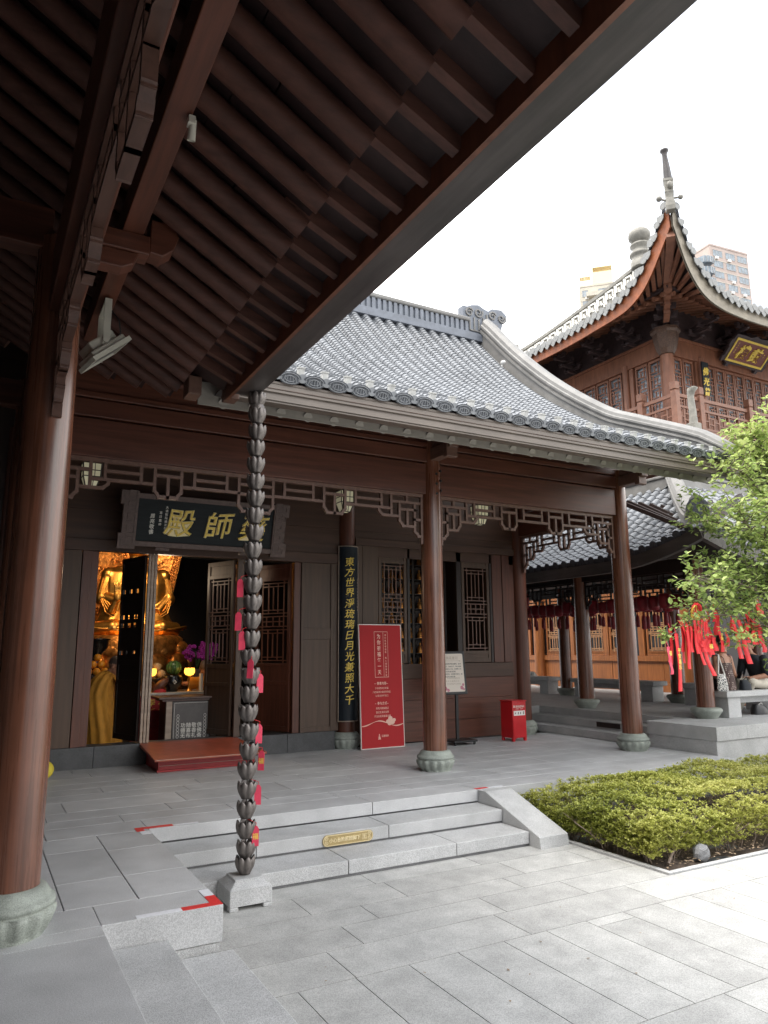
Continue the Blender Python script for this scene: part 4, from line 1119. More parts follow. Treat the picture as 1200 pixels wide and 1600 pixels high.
# ------------------------------------------------------------------ inside the hall
random.seed(5)
bd = thing('buddha_statue', 'seated golden Buddha statue with one raised hand on a lotus throne inside the hall', 'statue', (2.8, 15.5, .12))
b = MB()
b.loft([((2.8, 15.5, 1.84), .86, .6), ((2.8, 15.47, 1.95), .9, .62), ((2.8, 15.5, 2.1), .78, .52), ((2.8, 15.5, 2.3), .68, .44), ((2.8, 15.5, 2.6), .64, .4), ((2.8, 15.51, 2.9), .65, .37), ((2.8, 15.53, 3.12), .62, .3), ((2.8, 15.53, 3.25), .4, .22), ((2.8, 15.53, 3.33), .17, .16), ((2.8, 15.53, 3.5), .15, .15)], 40, fold=.018, k=16)
b.ball((2.8, 15.5, 3.72), .24, .25, .3, 24); b.ball((2.8, 15.52, 4.0), .13, .13, .12, 16)
for s_ in (-1, 1):
    b.poly([(2.8 + s_ * .52, 15.5, 3.08), (2.8 + s_ * .64, 15.42, 2.62), (2.8 + s_ * .36, 15.15, 2.32 if s_ > 0 else 2.5)], .15, 16, taper=.1)
    b.ball((2.8 + s_ * .52, 15.5, 3.06), .17); b.ball((2.8 + s_ * .64, 15.42, 2.6), .15)
    b.poly([(2.8, 15.3, 1.98), (2.8 + s_ * .45, 15.05, 2.0), (2.8 + s_ * .8, 15.3, 1.98)], .15, 14); b.ball((2.8 + s_ * .45, 15.06, 2.0), .16)
# raised hand with five fingers
b.ball((2.40, 15.02, 2.62), .095, .05, .12, 14); b.poly([(2.3, 15.16, 2.3), (2.38, 15.05, 2.55)], .085, 12, taper=.06)
for k, (dx, l) in enumerate(((-.06, .17), (-.02, .2), (.02, .19), (.06, .15))): b.poly([(2.40 + dx * 1.15, 15.01, 2.7), (2.40 + dx * 1.35, 14.98, 2.72 + l * .6), (2.40 + dx * 1.5, 15.0, 2.72 + l)], .023, 8, taper=.017)
b.poly([(2.48, 15.01, 2.6), (2.54, 14.98, 2.68), (2.56, 14.98, 2.75)], .025, 8, taper=.019)
o = b.build('body', 'gold', bd)
md = o.modifiers.new('Remesh', 'REMESH'); md.mode = 'VOXEL'; md.voxel_size = .016; md.use_smooth_shade = True
sm = o.modifiers.new('Smooth', 'SMOOTH'); sm.factor = .5; sm.iterations = 5
b = MB()
for k in range(9):   # robe folds across the chest and lap
    t = k / 8
    b.poly([(2.45 + .5 * t, 15.24 - .04 * math.sin(PI * t), 3.2 - .1 * k), (2.75 + .3 * t, 15.17, 2.95 - .12 * k + .1 * t), (3.15 + .1 * t, 15.25, 2.95 - .09 * k)], .012, 6)
for k in range(6):
    rr = .62 + .05 * k
    b.poly([(2.8 + 1.25 * rr * math.cos(a) * .95, 15.42 - .62 * rr * math.sin(a), 1.87 + .028 * k + .03 * math.sin(a * 5)) for a in [PI * j / 20 for j in range(21)]], .022, 6)
for s_ in (-1, 1):
    for k in range(4): b.poly([(2.8 + s_ * (.5 + .05 * k), 15.36, 3.08 - .03 * k), (2.8 + s_ * (.66 + .02 * k), 15.29 + .02 * k, 2.66), (2.8 + s_ * (.5 + .03 * k), 15.16, 2.42 - .04 * k), (2.8 + s_ * .3, 15.12, 2.2 - .03 * k)], .012, 6)
b.build('robe_folds', 'gold', bd)
b = MB()
for row, (z, rr, sz) in enumerate(((1.58, 1.0, .26), (1.32, 1.12, .28), (1.08, 1.06, .26))):
    for k in range(12):
        a = 2 * PI * (k + .5 * row) / 12
        b.ball((2.8 + rr * math.cos(a), 15.5 + rr * .8 * math.sin(a), z), .27, .13, sz * .75, 16, rot=Matrix.Rotation(a + PI / 2, 3, 'Z') @ Matrix.Rotation(R(-18), 3, 'X'))
b.lathe([(1.0, .85), (1.05, 1.0), (.95, 1.5), (.98, 1.8), (.9, 1.86)], (2.8, 15.5, 0), 40)
b.lathe([(1.35, .12), (1.35, .5), (1.15, .6), (1.15, .85)], (2.8, 15.5, 0), 8, smooth=False)
b.build('lotus_throne', 'gold_carved', bd)
mn = thing('carved_mandorla', 'tall carved gilded flame halo panel standing behind the Buddha', 'halo panel', (2.8, 16.2, .12))
prof = [(.62, 1.2), (.78, 2.1), (.95, 2.9), (1.08, 3.6), (1.15, 4.2), (1.0, 4.9)]
b = MB(); F = Matrix(((1, 0, 0, 2.8), (0, 0, -1, 16.35), (0, 1, 0, 0), (0, 0, 0, 1)))
b.prism([(x, z) for x, z in prof] + [(-x - .25, z) for x, z in prof[::-1]], F, .12)
b.build('panel', 'gold_carved', mn)
b = MB()
for s_ in (-1, 1):
    for k in range(60):
        z = 1.3 + k * .058; x = interp([(q[1], q[0]) for q in prof], z) + (.25 if s_ < 0 else 0)
        for c in range(3): b.ball((2.8 + s_ * (x - .03 - .055 * c), 16.2, z + .02 * c), .024, .02, .024, 8)
for k in range(420):
    z = rnd(1.3, 4.6); x = interp([(q[1], q[0]) for q in prof], z) - .2
    xx = rnd(-x - .3, x); a = rnd(0, 6); r_ = rnd(.025, .06); pr = None
    for j in range(7):
        p = (2.8 + xx + r_ * (1 - j / 9) * math.cos(a + j * .9), 16.225 - .03 * (j / 7), z + r_ * (1 - j / 9) * math.sin(a + j * .9))
        if pr: b.bar(pr, p, .022, .06, up=(0, -1, 0))
        pr = p
b.build('relief', 'gold_carved', mn)

# monks
def head(mb, c, s, yaw, pitch=0.0, ears=True):
    Mx = Matrix.Translation(c) @ Matrix.Rotation(yaw, 4, 'Z') @ Matrix.Rotation(pitch, 4, 'X') @ Matrix.Scale(s, 4)
    q = MB(Mx)   # face looks along -y
    q.ball((0, .01, .03), .077, .094, .095, 20); q.ball((0, -.02, -.035), .062, .072, .08, 18); q.ball((0, -.055, -.095), .03, .028, .024, 12)
    q.bar((0, -.09, .01), (0, -.113, -.03), .022, .02); q.ball((0, -.106, -.035), .017, .014, .012, 8)
    for s_ in (-1, 1):
        q.ball((s_ * .078, .012, -.015), .012, .022, .034, 10); q.ball((s_ * .04, -.062, -.025), .025, .025, .02, 8); q.ball((s_ * .03, -.082, .02), .022, .014, .008, 8)
    q.ball((0, -.088, -.066), .024, .012, .008, 8)
    q.tube((0, .02, -.06), (0, .035, -.2), .05, .056, 14)
    mb.v and None
    n = len(mb.v); mb.v.extend(q.v); mb.f.extend([tuple(i + n for i in f) for f in q.f]); mb.mi.extend(q.mi); mb.sm.extend(q.sm)
    return Mx
def eyes(Mx, par):
    q = MB(Mx)
    for s_ in (-1, 1): q.ball((s_ * .03, -.083, .003), .011, .007, .005, 8)
    q.build('eyes', 'eye_dark', par)
    q = MB(Mx); q.ball((0, -.0955, -.064), .019, .006, .0045, 8); q.build('mouth', 'lip', par)
def hand(mb, c, d, up, s=1.0, curl=.6):
    d = Vector(d).normalized(); up = Vector(up); up = (up - d * up.dot(d)).normalized(); sd = d.cross(up); c = Vector(c)
    rot = Matrix((sd, d, up)).transposed()
    mb.ball(c + d * .04 * s, .04 * s, .05 * s, .02 * s, 12, rot=rot)
    for k, (o_, l) in enumerate(((-.03, .065), (-.01, .08), (.011, .075), (.031, .058))):
        p = c + sd * o_ * s + d * .08 * s; m_ = p + (d - up * curl * .5).normalized() * l * .55 * s; e_ = m_ + (d - up * curl * 1.6).normalized() * l * .5 * s
        mb.poly([p - d * .03 * s, p, m_, e_], .0105 * s, 8, taper=.0085 * s)
    p = c + sd * -.035 * s + d * .025 * s
    mb.poly([p, p - sd * .03 * s + d * .03 * s, p - sd * .028 * s + d * .062 * s - up * .01], .012 * s, 8, taper=.0095 * s)
def body(mb, name, m, par, vox=.009):
    o = mb.build(name, m, par)
    md = o.modifiers.new('Remesh', 'REMESH'); md.mode = 'VOXEL'; md.voxel_size = vox; md.use_smooth_shade = True
    sm = o.modifiers.new('Smooth', 'SMOOTH'); sm.factor = .5; sm.iterations = 3
    return o
def limb(mb, pts, rs, n=14):
    for (p, q), (a, c) in zip(zip(pts, pts[1:]), zip(rs, rs[1:])): mb.tube(p, q, a, c, n)
    for p, r in zip(pts, rs): mb.ball(p, r, n=n)

mk1 = thing('person', 'shaven-headed monk in a yellow robe stooping inside the doorway on the left', 'person', (1.86, 12.2, .12))
b = MB()
hM = head(b, (1.96, 12.12, 1.33), 1.15, R(62), R(24))
limb(b, [(1.9, 12.17, 1.12), (1.93, 12.14, 1.22)], [.09, .06])
limb(b, [(1.84, 12.2, .75), (1.86, 12.18, 1.1)], [.14, .13])
limb(b, [(1.98, 12.08, 1.06), (2.12, 12.0, .9), (2.26, 11.98, .98)], [.06, .05, .036]); hand(b, (2.26, 11.98, .98), (1, 0, .3), (0, 0, 1), 1.0)
limb(b, [(1.8, 12.3, 1.06), (2.0, 12.3, .86), (2.2, 12.2, .95)], [.06, .05, .036]); hand(b, (2.2, 12.2, .95), (1, -.1, .3), (0, 0, 1), 1.0)
for s_ in (-1, 1): limb(b, [(1.84, 12.2 + s_ * .1, .7), (1.86, 12.2 + s_ * .1, .42), (1.84, 12.2 + s_ * .1, .18)], [.09, .06, .045]); b.ball((1.9, 12.2 + s_ * .1, .16), .11, .045, .04)
bo = body(b, 'body', 'skin', mk1)
eyes(hM, bo)
b = MB()
def rt_(a): return Matrix.Rotation(R(a), 3, 'Y')
b.loft([((1.88, 12.2, .13), .25, .24), ((1.85, 12.2, .4), .23, .24), ((1.79, 12.2, .7), .215, .235), ((1.77, 12.2, .9), .21, .23, rt_(8)), ((1.81, 12.19, 1.06), .185, .22, rt_(22)), ((1.87, 12.17, 1.17), .135, .185, rt_(32)), ((1.91, 12.15, 1.22), .08, .1, rt_(34))], 64, fold=.075, k=10)
b.loft([((1.95, 12.04, 1.1), .09, .085, rt_(60)), ((2.06, 12.02, .96), .12, .1, rt_(50)), ((2.16, 12.0, .84), .15, .11, rt_(75)), ((2.22, 11.99, .86), .14, .1, rt_(85))], 28, fold=.06, k=7)
b.loft([((2.16, 12.0, .84), .13, .06), ((2.12, 12.02, .62), .11, .06), ((2.06, 12.04, .42), .08, .05)], 24, fold=.1, k=6)
b.build('robe', 'robe', mk1)
b = MB(hM); b.ball((0, .014, .042), .0785, .0955, .0935, 18); hh = b.build('cropped_hair', 'hair_black', mk1)
hh.data.materials[0] = M['stubble'] = mat('stubble', (.12, .085, .068), .6, scale=(60, 60, 60), amt=.3)

mk2 = thing('person', 'second monk in yellow bending over the altar table beside the orchids', 'person', (3.6, 13.2, .12))
b = MB()
hM = head(b, (3.60, 13.0, 1.25), 1.12, R(-20), R(48))
limb(b, [(3.72, 13.15, 1.0), (3.65, 13.08, 1.12)], [.1, .06]); limb(b, [(3.75, 13.25, .7), (3.72, 13.15, 1.02)], [.14, .13])
limb(b, [(3.6, 13.05, 1.05), (3.42, 12.95, .98), (3.22, 12.9, 1.0)], [.06, .05, .036]); hand(b, (3.22, 12.9, 1.0), (-1, 0, -.1), (0, 0, 1), 1.0)
limb(b, [(3.82, 13.1, 1.0), (3.75, 12.95, .92), (3.6, 12.85, .95)], [.06, .05, .036]); hand(b, (3.6, 12.85, .95), (-1, 0, -.1), (0, 0, 1), 1.0)
bo = body(b, 'body', 'skin', mk2); eyes(hM, bo)
b = MB()
b.loft([((3.78, 13.3, .13), .26, .25), ((3.77, 13.28, .6), .24, .24), ((3.75, 13.22, .9), .22, .21), ((3.71, 13.12, 1.06), .2, .15, rt_(-20)), ((3.67, 13.08, 1.14), .09, .08, rt_(-25))], 40, fold=.05, k=11)
b.loft([((3.62, 13.04, 1.06), .08, .08, rt_(-70)), ((3.45, 12.96, 1.0), .1, .09, rt_(-80)), ((3.3, 12.92, 1.0), .11, .1, rt_(-90))], 24, fold=.06, k=7)
b.build('robe', 'robe', mk2)
b = MB(hM); b.ball((0, .014, .042), .0785, .0955, .0935, 18); hh = b.build('cropped_hair', 'hair_black', mk2); hh.data.materials[0] = M['stubble']

at = thing('altar_table', 'altar table with pale edged top and red embroidered cloth', 'altar table', (2.9, 12.9, .12))
b = MB(); b.box(2.28, 3.55, 12.5, 13.35, .84, .88); b.build('table_top', 'table_white', at, bevel=.006)
b = MB(); b.box(2.3, 3.5, 12.52, 12.54, .6, .838); b.build('altar_cloth', 'red_cloth', at)
b = MB(); F = frame((2.62, 12.515, .72), (1, 0, 0), (0, 0, 1)); put(b, '寺', F, -.02, 0, .15, bold=.02, ext=.02); put(b, '禅', F, .17, 0, .14, bold=.01, ext=.02)
for k in range(9): b.bar(F @ Vector((-.25 + .12 * k, -.105, .003)), F @ Vector((-.19 + .12 * k, -.085, .003)), .01, .004, up=(0, -1, 0))
b.build('embroidery', 'gold_letter', at)
b = MB(); b.box(2.32, 3.5, 12.56, 12.58, .12, .6); b.build('lower_cloth', 'tag_dark', at)
for x in (2.36, 3.44):
    for y in (12.66, 13.28): q = MB(); q.box(x - .04, x + .04, y - .04, y + .04, .12, .84); q.build('leg', 'dark_wood', at)
for i, (x, y, lab) in enumerate(((2.63, 12.75, 'glowing orange lotus lamp on a brass stem at the left of the altar table'), (3.27, 12.75, 'glowing orange lotus lamp on a brass stem at the right of the altar table'))):
    t = thing('lotus_lamp', lab, 'lotus lamp', (x, y, .88), 'lotus lamps on the altar')
    q = MB(); q.lathe([(.06, .88), (.05, .9), (.014, .92), (.012, 1.1), (.03, 1.13), (.02, 1.14)], (x, y, 0), 20); q.build('stem', 'gold', t)
    q = MB(); q.lathe([(.02, 1.14), (.06, 1.15), (.085, 1.19), (.085, 1.23), (.075, 1.255)], (x, y, 0), 32, fn=lambda r, z, a: (r * (1 + .06 * math.cos(8 * a)), z + (.012 * abs(math.cos(4 * a)) if z > 1.24 else 0))); q.build('lotus_bowl', 'lotus_glow', t)
t = thing('incense_burner', 'squat black incense burner with pale crest between the lotus lamps', 'incense burner', (3.0, 12.8, .88))
b = MB(); b.lathe([(.08, .88), (.1, .9), (.09, .93), (.15, .98), (.17, 1.06), (.15, 1.11), (.16, 1.13), (.13, 1.15)], (3.0, 12.8, 0), 28); b.build('bowl', 'black_lacquer', t)
b = MB(); F = frame((3.0, 12.63, 1.04), (1, 0, 0), (0, .1, 1))
for k in range(4): b.ball(F @ Vector((.02 * math.cos(PI / 2 * k), .02 * math.sin(PI / 2 * k), .002)), .014, .004, .014, 8)
b.build('crest', 'letter_white', t)
t = thing('watermelon', 'striped green watermelon resting on the black incense burner', 'watermelon', (3.05, 12.95, 1.15))
b = MB(); b.ball((3.05, 12.95, 1.27), .13, .13, .12, 24); b.build('rind', 'melon', t)
b = MB()
for k in range(12):
    a = 2 * PI * k / 12; b.poly([(3.05 + .131 * math.sin(s_) * math.cos(a), 12.95 + .131 * math.sin(s_) * math.sin(a), 1.27 - .121 * math.cos(s_)) for s_ in [PI * j / 8 for j in range(1, 8)]], .007, 5)
b.build('stripe', 'leaf_dark', t)
fr3 = [(2.70, 12.95, 1.17, 'tan round fruit at the lower left of the small pile'), (2.84, 12.95, 1.17, 'tan round fruit at the lower right of the small pile'), (2.77, 12.97, 1.285, 'tan round fruit on top of the small pile')]
t = thing('offering_dish', 'black footed dish holding tan fruit behind the wooden fish', 'dish', (2.77, 12.95, .88))
b = MB(); b.lathe([(.09, .88), (.03, .92), (.03, 1.03), (.16, 1.08), (.17, 1.1), (.15, 1.1), (.0, 1.09)], (2.77, 12.95, 0), 24); b.build('dish', 'black_lacquer', t)
for x, y, z, lab in fr3:
    b = MB(); b.ball((x, y, z), .072, n=16); tag(b.build('tan_fruit', 'tan_fruit'), lab + ' beside the watermelon', 'fruit', 'tan fruits on the altar')
t = thing('wooden_fish', 'brown wooden fish drum lying on the altar by the left lotus lamp', 'wooden fish', (2.76, 12.68, .88))
b = MB(); b.ball((2.78, 12.68, 1.0), .16, .09, .07, 18, rot=Matrix.Rotation(R(-38), 3, 'Y')); b.build('shell', 'red_wood', t)
b = MB(); b.lathe([(.11, .88), (.1, .92), (.07, .94)], (2.77, 12.68, 0), 20); b.build('cushion', 'red_cloth', t)
t = thing('fruit_pedestal', 'black pedestal carrying oranges behind the stooping monk', 'pedestal', (1.86, 13.4, .12))
b = MB(); b.box(1.62, 2.1, 13.2, 13.6, 1.12, 1.16); b.box(1.68, 2.04, 13.25, 13.55, .12, 1.12); b.build('block', 'black_lacquer', t, bevel=.01)
for k, (x, y, z) in enumerate(((1.72, 13.3, 1.22), (1.85, 13.3, 1.22), (1.98, 13.3, 1.22), (1.79, 13.33, 1.335), (1.92, 13.33, 1.335), (1.86, 13.34, 1.45))):
    b = MB(); b.ball((x, y, z), .064, n=16); tag(b.build('orange', 'orange_fruit'), 'orange in the pyramid of fruit, ' + ('bottom left', 'bottom middle', 'bottom right', 'middle row left', 'middle row right', 'single one on top')[k], 'orange', 'oranges stacked behind the monk')
t = thing('incense_urn', 'dark bronze footed urn behind the pyramid of oranges', 'urn', (1.9, 13.9, .12))
b = MB(); b.lathe([(.3, .12), (.28, 1.2), (.12, 1.25), (.08, 1.35), (.1, 1.5), (.2, 1.62), (.22, 1.75), (.26, 1.77), (.2, 1.78)], (1.9, 13.9, 0), 24); b.build('bowl', 'black_lacquer', t)
def orchid(x, y, z, w, lab):
    t = thing('orchid_plant', lab, 'orchid', (x, y, z - .5), 'orchids by the altar')
    b = MB(); b.lathe([(.09, z - .5), (.13, z - .3), (.12, z - .28)], (x, y, 0), 18); b.build('pot', 'plaster_dark', t)
    b = MB(); s_ = MB()
    for k in range(9):
        ex, ez = x + rnd(-w, w), z + rnd(-.03, .16)
        pts = [(x, y, z - .28), (x + (ex - x) * .4, y - .05, z + .05), (ex, y + rnd(-.1, .1), ez)]
        s_.poly(pts, .006, 5)
        for j in range(16):
            c = Vector((ex + rnd(-.1, .1), y + rnd(-.12, .12), ez + rnd(-.14, .05)))
            for q in range(5):
                a = 2 * PI * q / 5; b.ball(c + Vector((.022 * math.cos(a), -.004 * q, .022 * math.sin(a))), .017, .004, .014, 6)
    b.build('blossom', 'orchid', t); s_.build('stem', 'leaf_dark', t)
orchid(3.66, 13.75, 1.5, .27, 'bushy magenta orchid standing behind the watermelon')
orchid(1.62, 14.2, 1.6, .16, 'small magenta orchid half hidden by the left door jamb')
t = thing('altar_candle', 'thick white candle in front of the second monk', 'candle', (3.46, 12.7, .88))
b = MB(); b.tube((3.46, 12.7, .88), (3.46, 12.7, 1.17), .032, .032, 16); b.build('wax', 'letter_white', t); b = MB(); b.tube((3.46, 12.7, 1.17), (3.46, 12.7, 1.2), .004, n=6); b.build('wick', 'ink', t)
of = thing('offering_stand', 'dark wooden offering stand with a slate panel of white lettering just inside the door', 'offering stand', (3.0, 11.7, .12))
b = MB(); b.box(2.62, 3.42, 11.55, 11.95, .12, .8); b.build('cabinet', 'dark_wood', of)
b = MB(); b.box(2.5, 3.55, 11.45, 12.02, .835, .865); b.box(2.56, 3.48, 11.5, 11.98, .80, .834); b.build('top', 'plaque_frame', of, bevel=.006)
for x in (2.67, 3.36): b = MB(); b.box(x - .045, x + .045, 11.515, 11.55, .12, .80); b.build('side_post', 'stand_trim', of, bevel=.004)
b = MB(); b.box(2.73, 3.30, 11.53, 11.549, .12, .79); b.build('slate_panel', 'stand_panel', of)
F = frame((3.015, 11.529, .45), (1, 0, 0), (0, 0, 1))
b = MB(); fr(b, F, -.265, .265, -.30, .325, .004, .001)
for i, s_ in enumerate(('供佛斋僧', '敬香礼佛', '随喜布施', '功德无量')): column(b, s_, F, .125 - .083 * i, .03, .075, .076, bold=.012, ext=.01)
for s_ in (-1, 1):
    for k in range(9):
        pr = None
        for j in range(13):
            a = 2 * PI * j / 12; p = F @ Vector((s_ * .205 + .018 * math.cos(a), -.27 + .05 * k + .024 * math.sin(a), .002))
            if pr is not None: b.bar(pr, p, .004, .003, up=(0, -1, 0))
            pr = p
b.build('lettering', 'letter_white', of)
sh = thing('statue_shelf', 'dark shelf of small statues seen through the open window gap', 'shelf', (7.1, 11.7, .12))
b = MB()
for k in range(9): b.box(6.4, 7.75, 11.6, 11.9, 1.2 + .27 * k, 1.215 + .27 * k)
b.build('shelf_board', 'dark_wood', sh)
for x in (6.38, 7.05, 7.76): q = MB(); q.box(x - .02, x + .02, 11.59, 11.61, .12, 3.5); q.build('upright', 'dark_wood', sh)
q = MB(); q.box(6.36, 7.78, 11.9, 11.92, .12, 3.5); q.build('back', 'dark_wood', sh)
q0 = None
for r_ in range(8):
    for c_ in range(7):
        loc = (6.46 + .2 * c_, 11.72, 1.216 + .27 * r_)
        if q0 is None:
            q0 = thing('small_statue', 'tiny gilded seated statue in the rows on the shelf behind the window', 'small statue', (0, 0, 0), 'small statues on the shelf')
            b = MB(); b.lathe([(.06, 0), (.065, .02), (.05, .03), (.055, .05), (.04, .08), (.035, .12), (.014, .135), (.026, .16), (.018, .185), (.0, .2)], (0, 0, 0), 14); b.build('figure', 'gold_carved', q0)
            b = MB(); b.prism([(-.075, 0), (.075, 0), (.08, .14), (.05, .22), (0, .25), (-.05, .22), (-.08, .14)], Matrix(((1, 0, 0, 0), (0, 0, -1, .09), (0, 1, 0, 0), (0, 0, 0, 1))), .02); b.build('niche_back', 'dark_wood', q0)
            q0.location = loc
        else: dup(q0, loc)

# lamps that light the statue
def lamp(name, loc, e, col, r=.15, kind='POINT', rot=None, size=None):
    l = bpy.data.lights.new(name, kind); l.energy = e; l.color = col
    if kind == 'POINT': l.shadow_soft_size = r
    if kind == 'SPOT': l.spot_size = size; l.shadow_soft_size = r; l.spot_blend = .5
    o = bpy.data.objects.new(name, l); COL.objects.link(o); o.location = loc
    if rot: o.rotation_euler = rot
    return o
def aim(o, t): o.rotation_euler = (Vector(t) - o.location).to_track_quat('-Z', 'Y').to_euler()
aim(lamp('statue_spot', (1.4, 13.0, 4.7), 95, (1, .66, .38), .12, 'SPOT', size=R(60)), (2.8, 15.6, 2.6))
aim(lamp('statue_spot', (4.2, 13.2, 4.7), 85, (1, .66, .38), .12, 'SPOT', size=R(60)), (3.0, 16.0, 2.7))
lamp('altar_lamp', (2.6, 12.3, 2.75), 11, (1, .78, .55), .2)
# ------------------------------------------------------------------ side pavilion (covered walk)
random.seed(21)
tw = MB()
PZ = .40
tw.box(9.6, 10.3, 7.32, 8.6, .20, PZ); tw.box(10.3, 26, 7.32, 8.6, .2, PZ); tw.box(10.3, 26, 8.6, 30, .2, PZ); tw.box(9.6, 10.3, 12.0, 30, .2, PZ)
struct(tw.build('pavilion_floor', 'granite', bevel=.005))
tw = MB(); tw.box(9.615, 26, 7.345, 8.58, GZ, .198); tw.box(10.31, 26, 8.58, 30, GZ, .198); tw.box(9.615, 10.3, 12.02, 30, GZ, .198)
struct(tw.build('pavilion_footing', 'granite'))
s3 = thing('stone_steps', 'two grey granite steps rising from the terrace to the side pavilion floor', 'steps', (9.95, 10.3, 0))
b = MB(); b.box(9.6, 9.96, 8.605, 11.995, .004, .133); b.build('step', 'granite', s3, bevel=.005)
b = MB(); b.box(9.95, 10.297, 8.605, 11.995, .134, .266); b.build('step', 'granite', s3, bevel=.005)
b = MB(); b.box(9.935, 9.948, 9.5, 10.05, .165, .25); b.build('name_strip', 'dark_wood', s3)
pa = thing('side_pavilion', 'open timber pavilion walk with tiled hip roof beyond the hall terrace', 'pavilion', (12, 11, PZ))
cols = [(10.74, 8.35), (10.68, 11.03), (10.68, 13.7), (10.68, 16.4), (13.25, 10.95), (13.15, 14.25), (13.2, 17.4), (13.5, 8.35), (16.2, 8.35), (16.0, 10.95)]
for x, y in cols: column_part(pa, x, y, PZ, 3.05, r0=.15, r1=.135, base=plain_base)
def pbox(n, x0, x1, y0, y1, z0, z1, m='dark_wood'):
    b = MB(); b.box(x0, x1, y0, y1, z0, z1); return b.build(n, m, pa, bevel=.006)
pbox('beam', 10.61, 10.75, 8.5, 24, 2.86, 3.08); pbox('beam', 13.13, 13.27, 8.5, 24, 2.86, 3.08); pbox('beam', 10.6, 20, 8.28, 8.42, 2.9, 3.12); pbox('beam', 10.8, 20, 10.9, 11.03, 2.9, 3.12)
b = MB()
for x in (10.68, 13.2):
    for y0, L_ in ((8.5, 2.38), (11.16, 2.4), (13.84, 2.42), (16.5, 2.4)):
        F = Matrix(((0, 0, 1, x), (1, 0, 0, y0), (0, 1, 0, 2.84), (0, 0, 0, 1))); frieze(b, F, L_, 'gbglgbg', w=.028, sv=.8)
for y, x0, L_ in ((8.35, 10.9, 2.45), (8.35, 13.65, 2.4), (10.95, 13.4, 2.45)):
    F = Matrix(((1, 0, 0, x0), (0, 0, -1, y), (0, 1, 0, 2.86), (0, 0, 0, 1))); frieze(b, F, L_, 'gbglgbg', w=.028, sv=.8)
b.build('hanging_lattice', 'dark_wood', pa)
EX, EY, AX, AY = 9.7, 7.35, 11.95, 9.6
PP = smooth_tab([(0, 3.08), (.6, 3.4), (1.3, 3.92), (2.25, 4.72)])
def lift(d, v): return .34 * max(0, 1 - d / 2.0) ** 2 * max(0, 1 - v / 2.4)
def pl_(u, v, h):   # left slope, u along y
    z = interp(PP, v) + lift(u - EY, v); d = (interp(PP, v + .05) - interp(PP, max(0, v - .05))) / .1; n = 1 / math.sqrt(1 + d * d)
    return Vector((EX + v - h * d * n, u, z + h * n))
def pf_(u, v, h):   # front slope, u along x
    z = interp(PP, v) + lift(u - EX, v); d = (interp(PP, v + .05) - interp(PP, max(0, v - .05))) / .1; n = 1 / math.sqrt(1 + d * d)
    return Vector((u, EY + v - h * d * n, z + h * n))
rm = MB()
UL = [EY + .2 + .235 * i for i in range(62)]; UF = [EX + .2 + .235 * i for i in range(40)]
tiles(rm, pl_, UL, lambda u: 0, lambda u: min(2.25, u - EY), .066, .235, .13)
tiles(rm, pf_, UF, lambda u: 0, lambda u: min(2.25, u - EX), .066, .235, .13)
b = MB()
b.grid(lambda s_, v: pl_(EY + .02 + (2.25 * v) * 1.0 + (15 - 2.25 * v) * s_, 2.25 * v, -.03), 50, 8); b.grid(lambda s_, v: pf_(EX + .02 + 2.25 * v + (10 - 2.25 * v) * s_, 2.25 * v, -.03), 40, 8)
b.grid(lambda s_, v: Vector((AX + 2.3 * v, AY - .2 + 13 * s_, 4.7 - 1.5 * v)), 4, 3); b.grid(lambda s_, v: Vector((AX - .2 + 8 * s_, AY + 2.3 * v, 4.7 - 1.5 * v)), 4, 3)
b.build('roof_deck', 'dark_wood', pa)
e = MB()
for u in UL[:40]:
    p = pl_(u, 0, .05); Fm = frame((p.x - .015, p.y, p.z - .02), (0, -1, 0), (-.2, 0, 1)); e.prism([(.075 * math.cos(2 * PI * k / 16), .075 * math.sin(2 * PI * k / 16)) for k in range(16)], Fm, .02)
    p = pl_(u + .117, 0, 0); Fm = frame((p.x - .02, p.y, p.z), (0, -1, 0), (-.4, 0, 1)); e.prism([(.085 * math.cos(2 * PI * k / 16), .06 * math.sin(2 * PI * k / 16)) for k in range(16)], Fm, .014)
for u in UF[:30]:
    p = pf_(u, 0, .05); Fm = frame((p.x, p.y - .015, p.z - .02), (1, 0, 0), (0, -.2, 1)); e.prism([(.075 * math.cos(2 * PI * k / 16), .075 * math.sin(2 * PI * k / 16)) for k in range(16)], Fm, .02)
rm.merge(e, 1); rm.build('roof_tiles', ['tile', 'tile_dark'], pa)
b = MB()
for k in range(34):
    y0 = EY - .04 + .42 * k; y1 = y0 + .42; z0, z1 = 2.84 + lift(y0 - EY, 0), 2.84 + lift(y1 - EY, 0)
    b.bar((EX - .03, y0, z0 + .1), (EX - .03, y1, z1 + .1), .1, .2)
for k in range(22):
    x0 = EX - .04 + .42 * k; x1 = x0 + .42; z0, z1 = 2.84 + lift(x0 - EX, 0), 2.84 + lift(x1 - EX, 0)
    b.bar((x0, EY - .03, z0 + .1), (x1, EY - .03, z1 + .1), .1, .2)
b.build('gutter', 'gutter_dark', pa)
b = MB()
for k in range(46):
    y = EY + .35 + .3 * k; b.bar((EX + .03, y, 2.98 + lift(y - EY, 0)), (EX + 2.0, y, 4.2), .07, .07)
for k in range(28):
    x = EX + .35 + .3 * k; b.bar((x, EY + .03, 2.98 + lift(x - EX, 0)), (x, EY + 2.0, 4.2), .07, .07)
b.build('rafters', 'dark_wood', pa)
b = MB()
b.box(AX - .1, AX + .1, AY + .05, 23, 4.66, 4.9); b.box(AX - .1, 19.5, AY - .1, AY + .1, 4.66, 4.9); b.box(AX - .13, AX + .13, AY + .06, 23, 4.9, 4.96); b.box(AX - .13, 19.5, AY - .13, AY + .13, 4.902, 4.962)
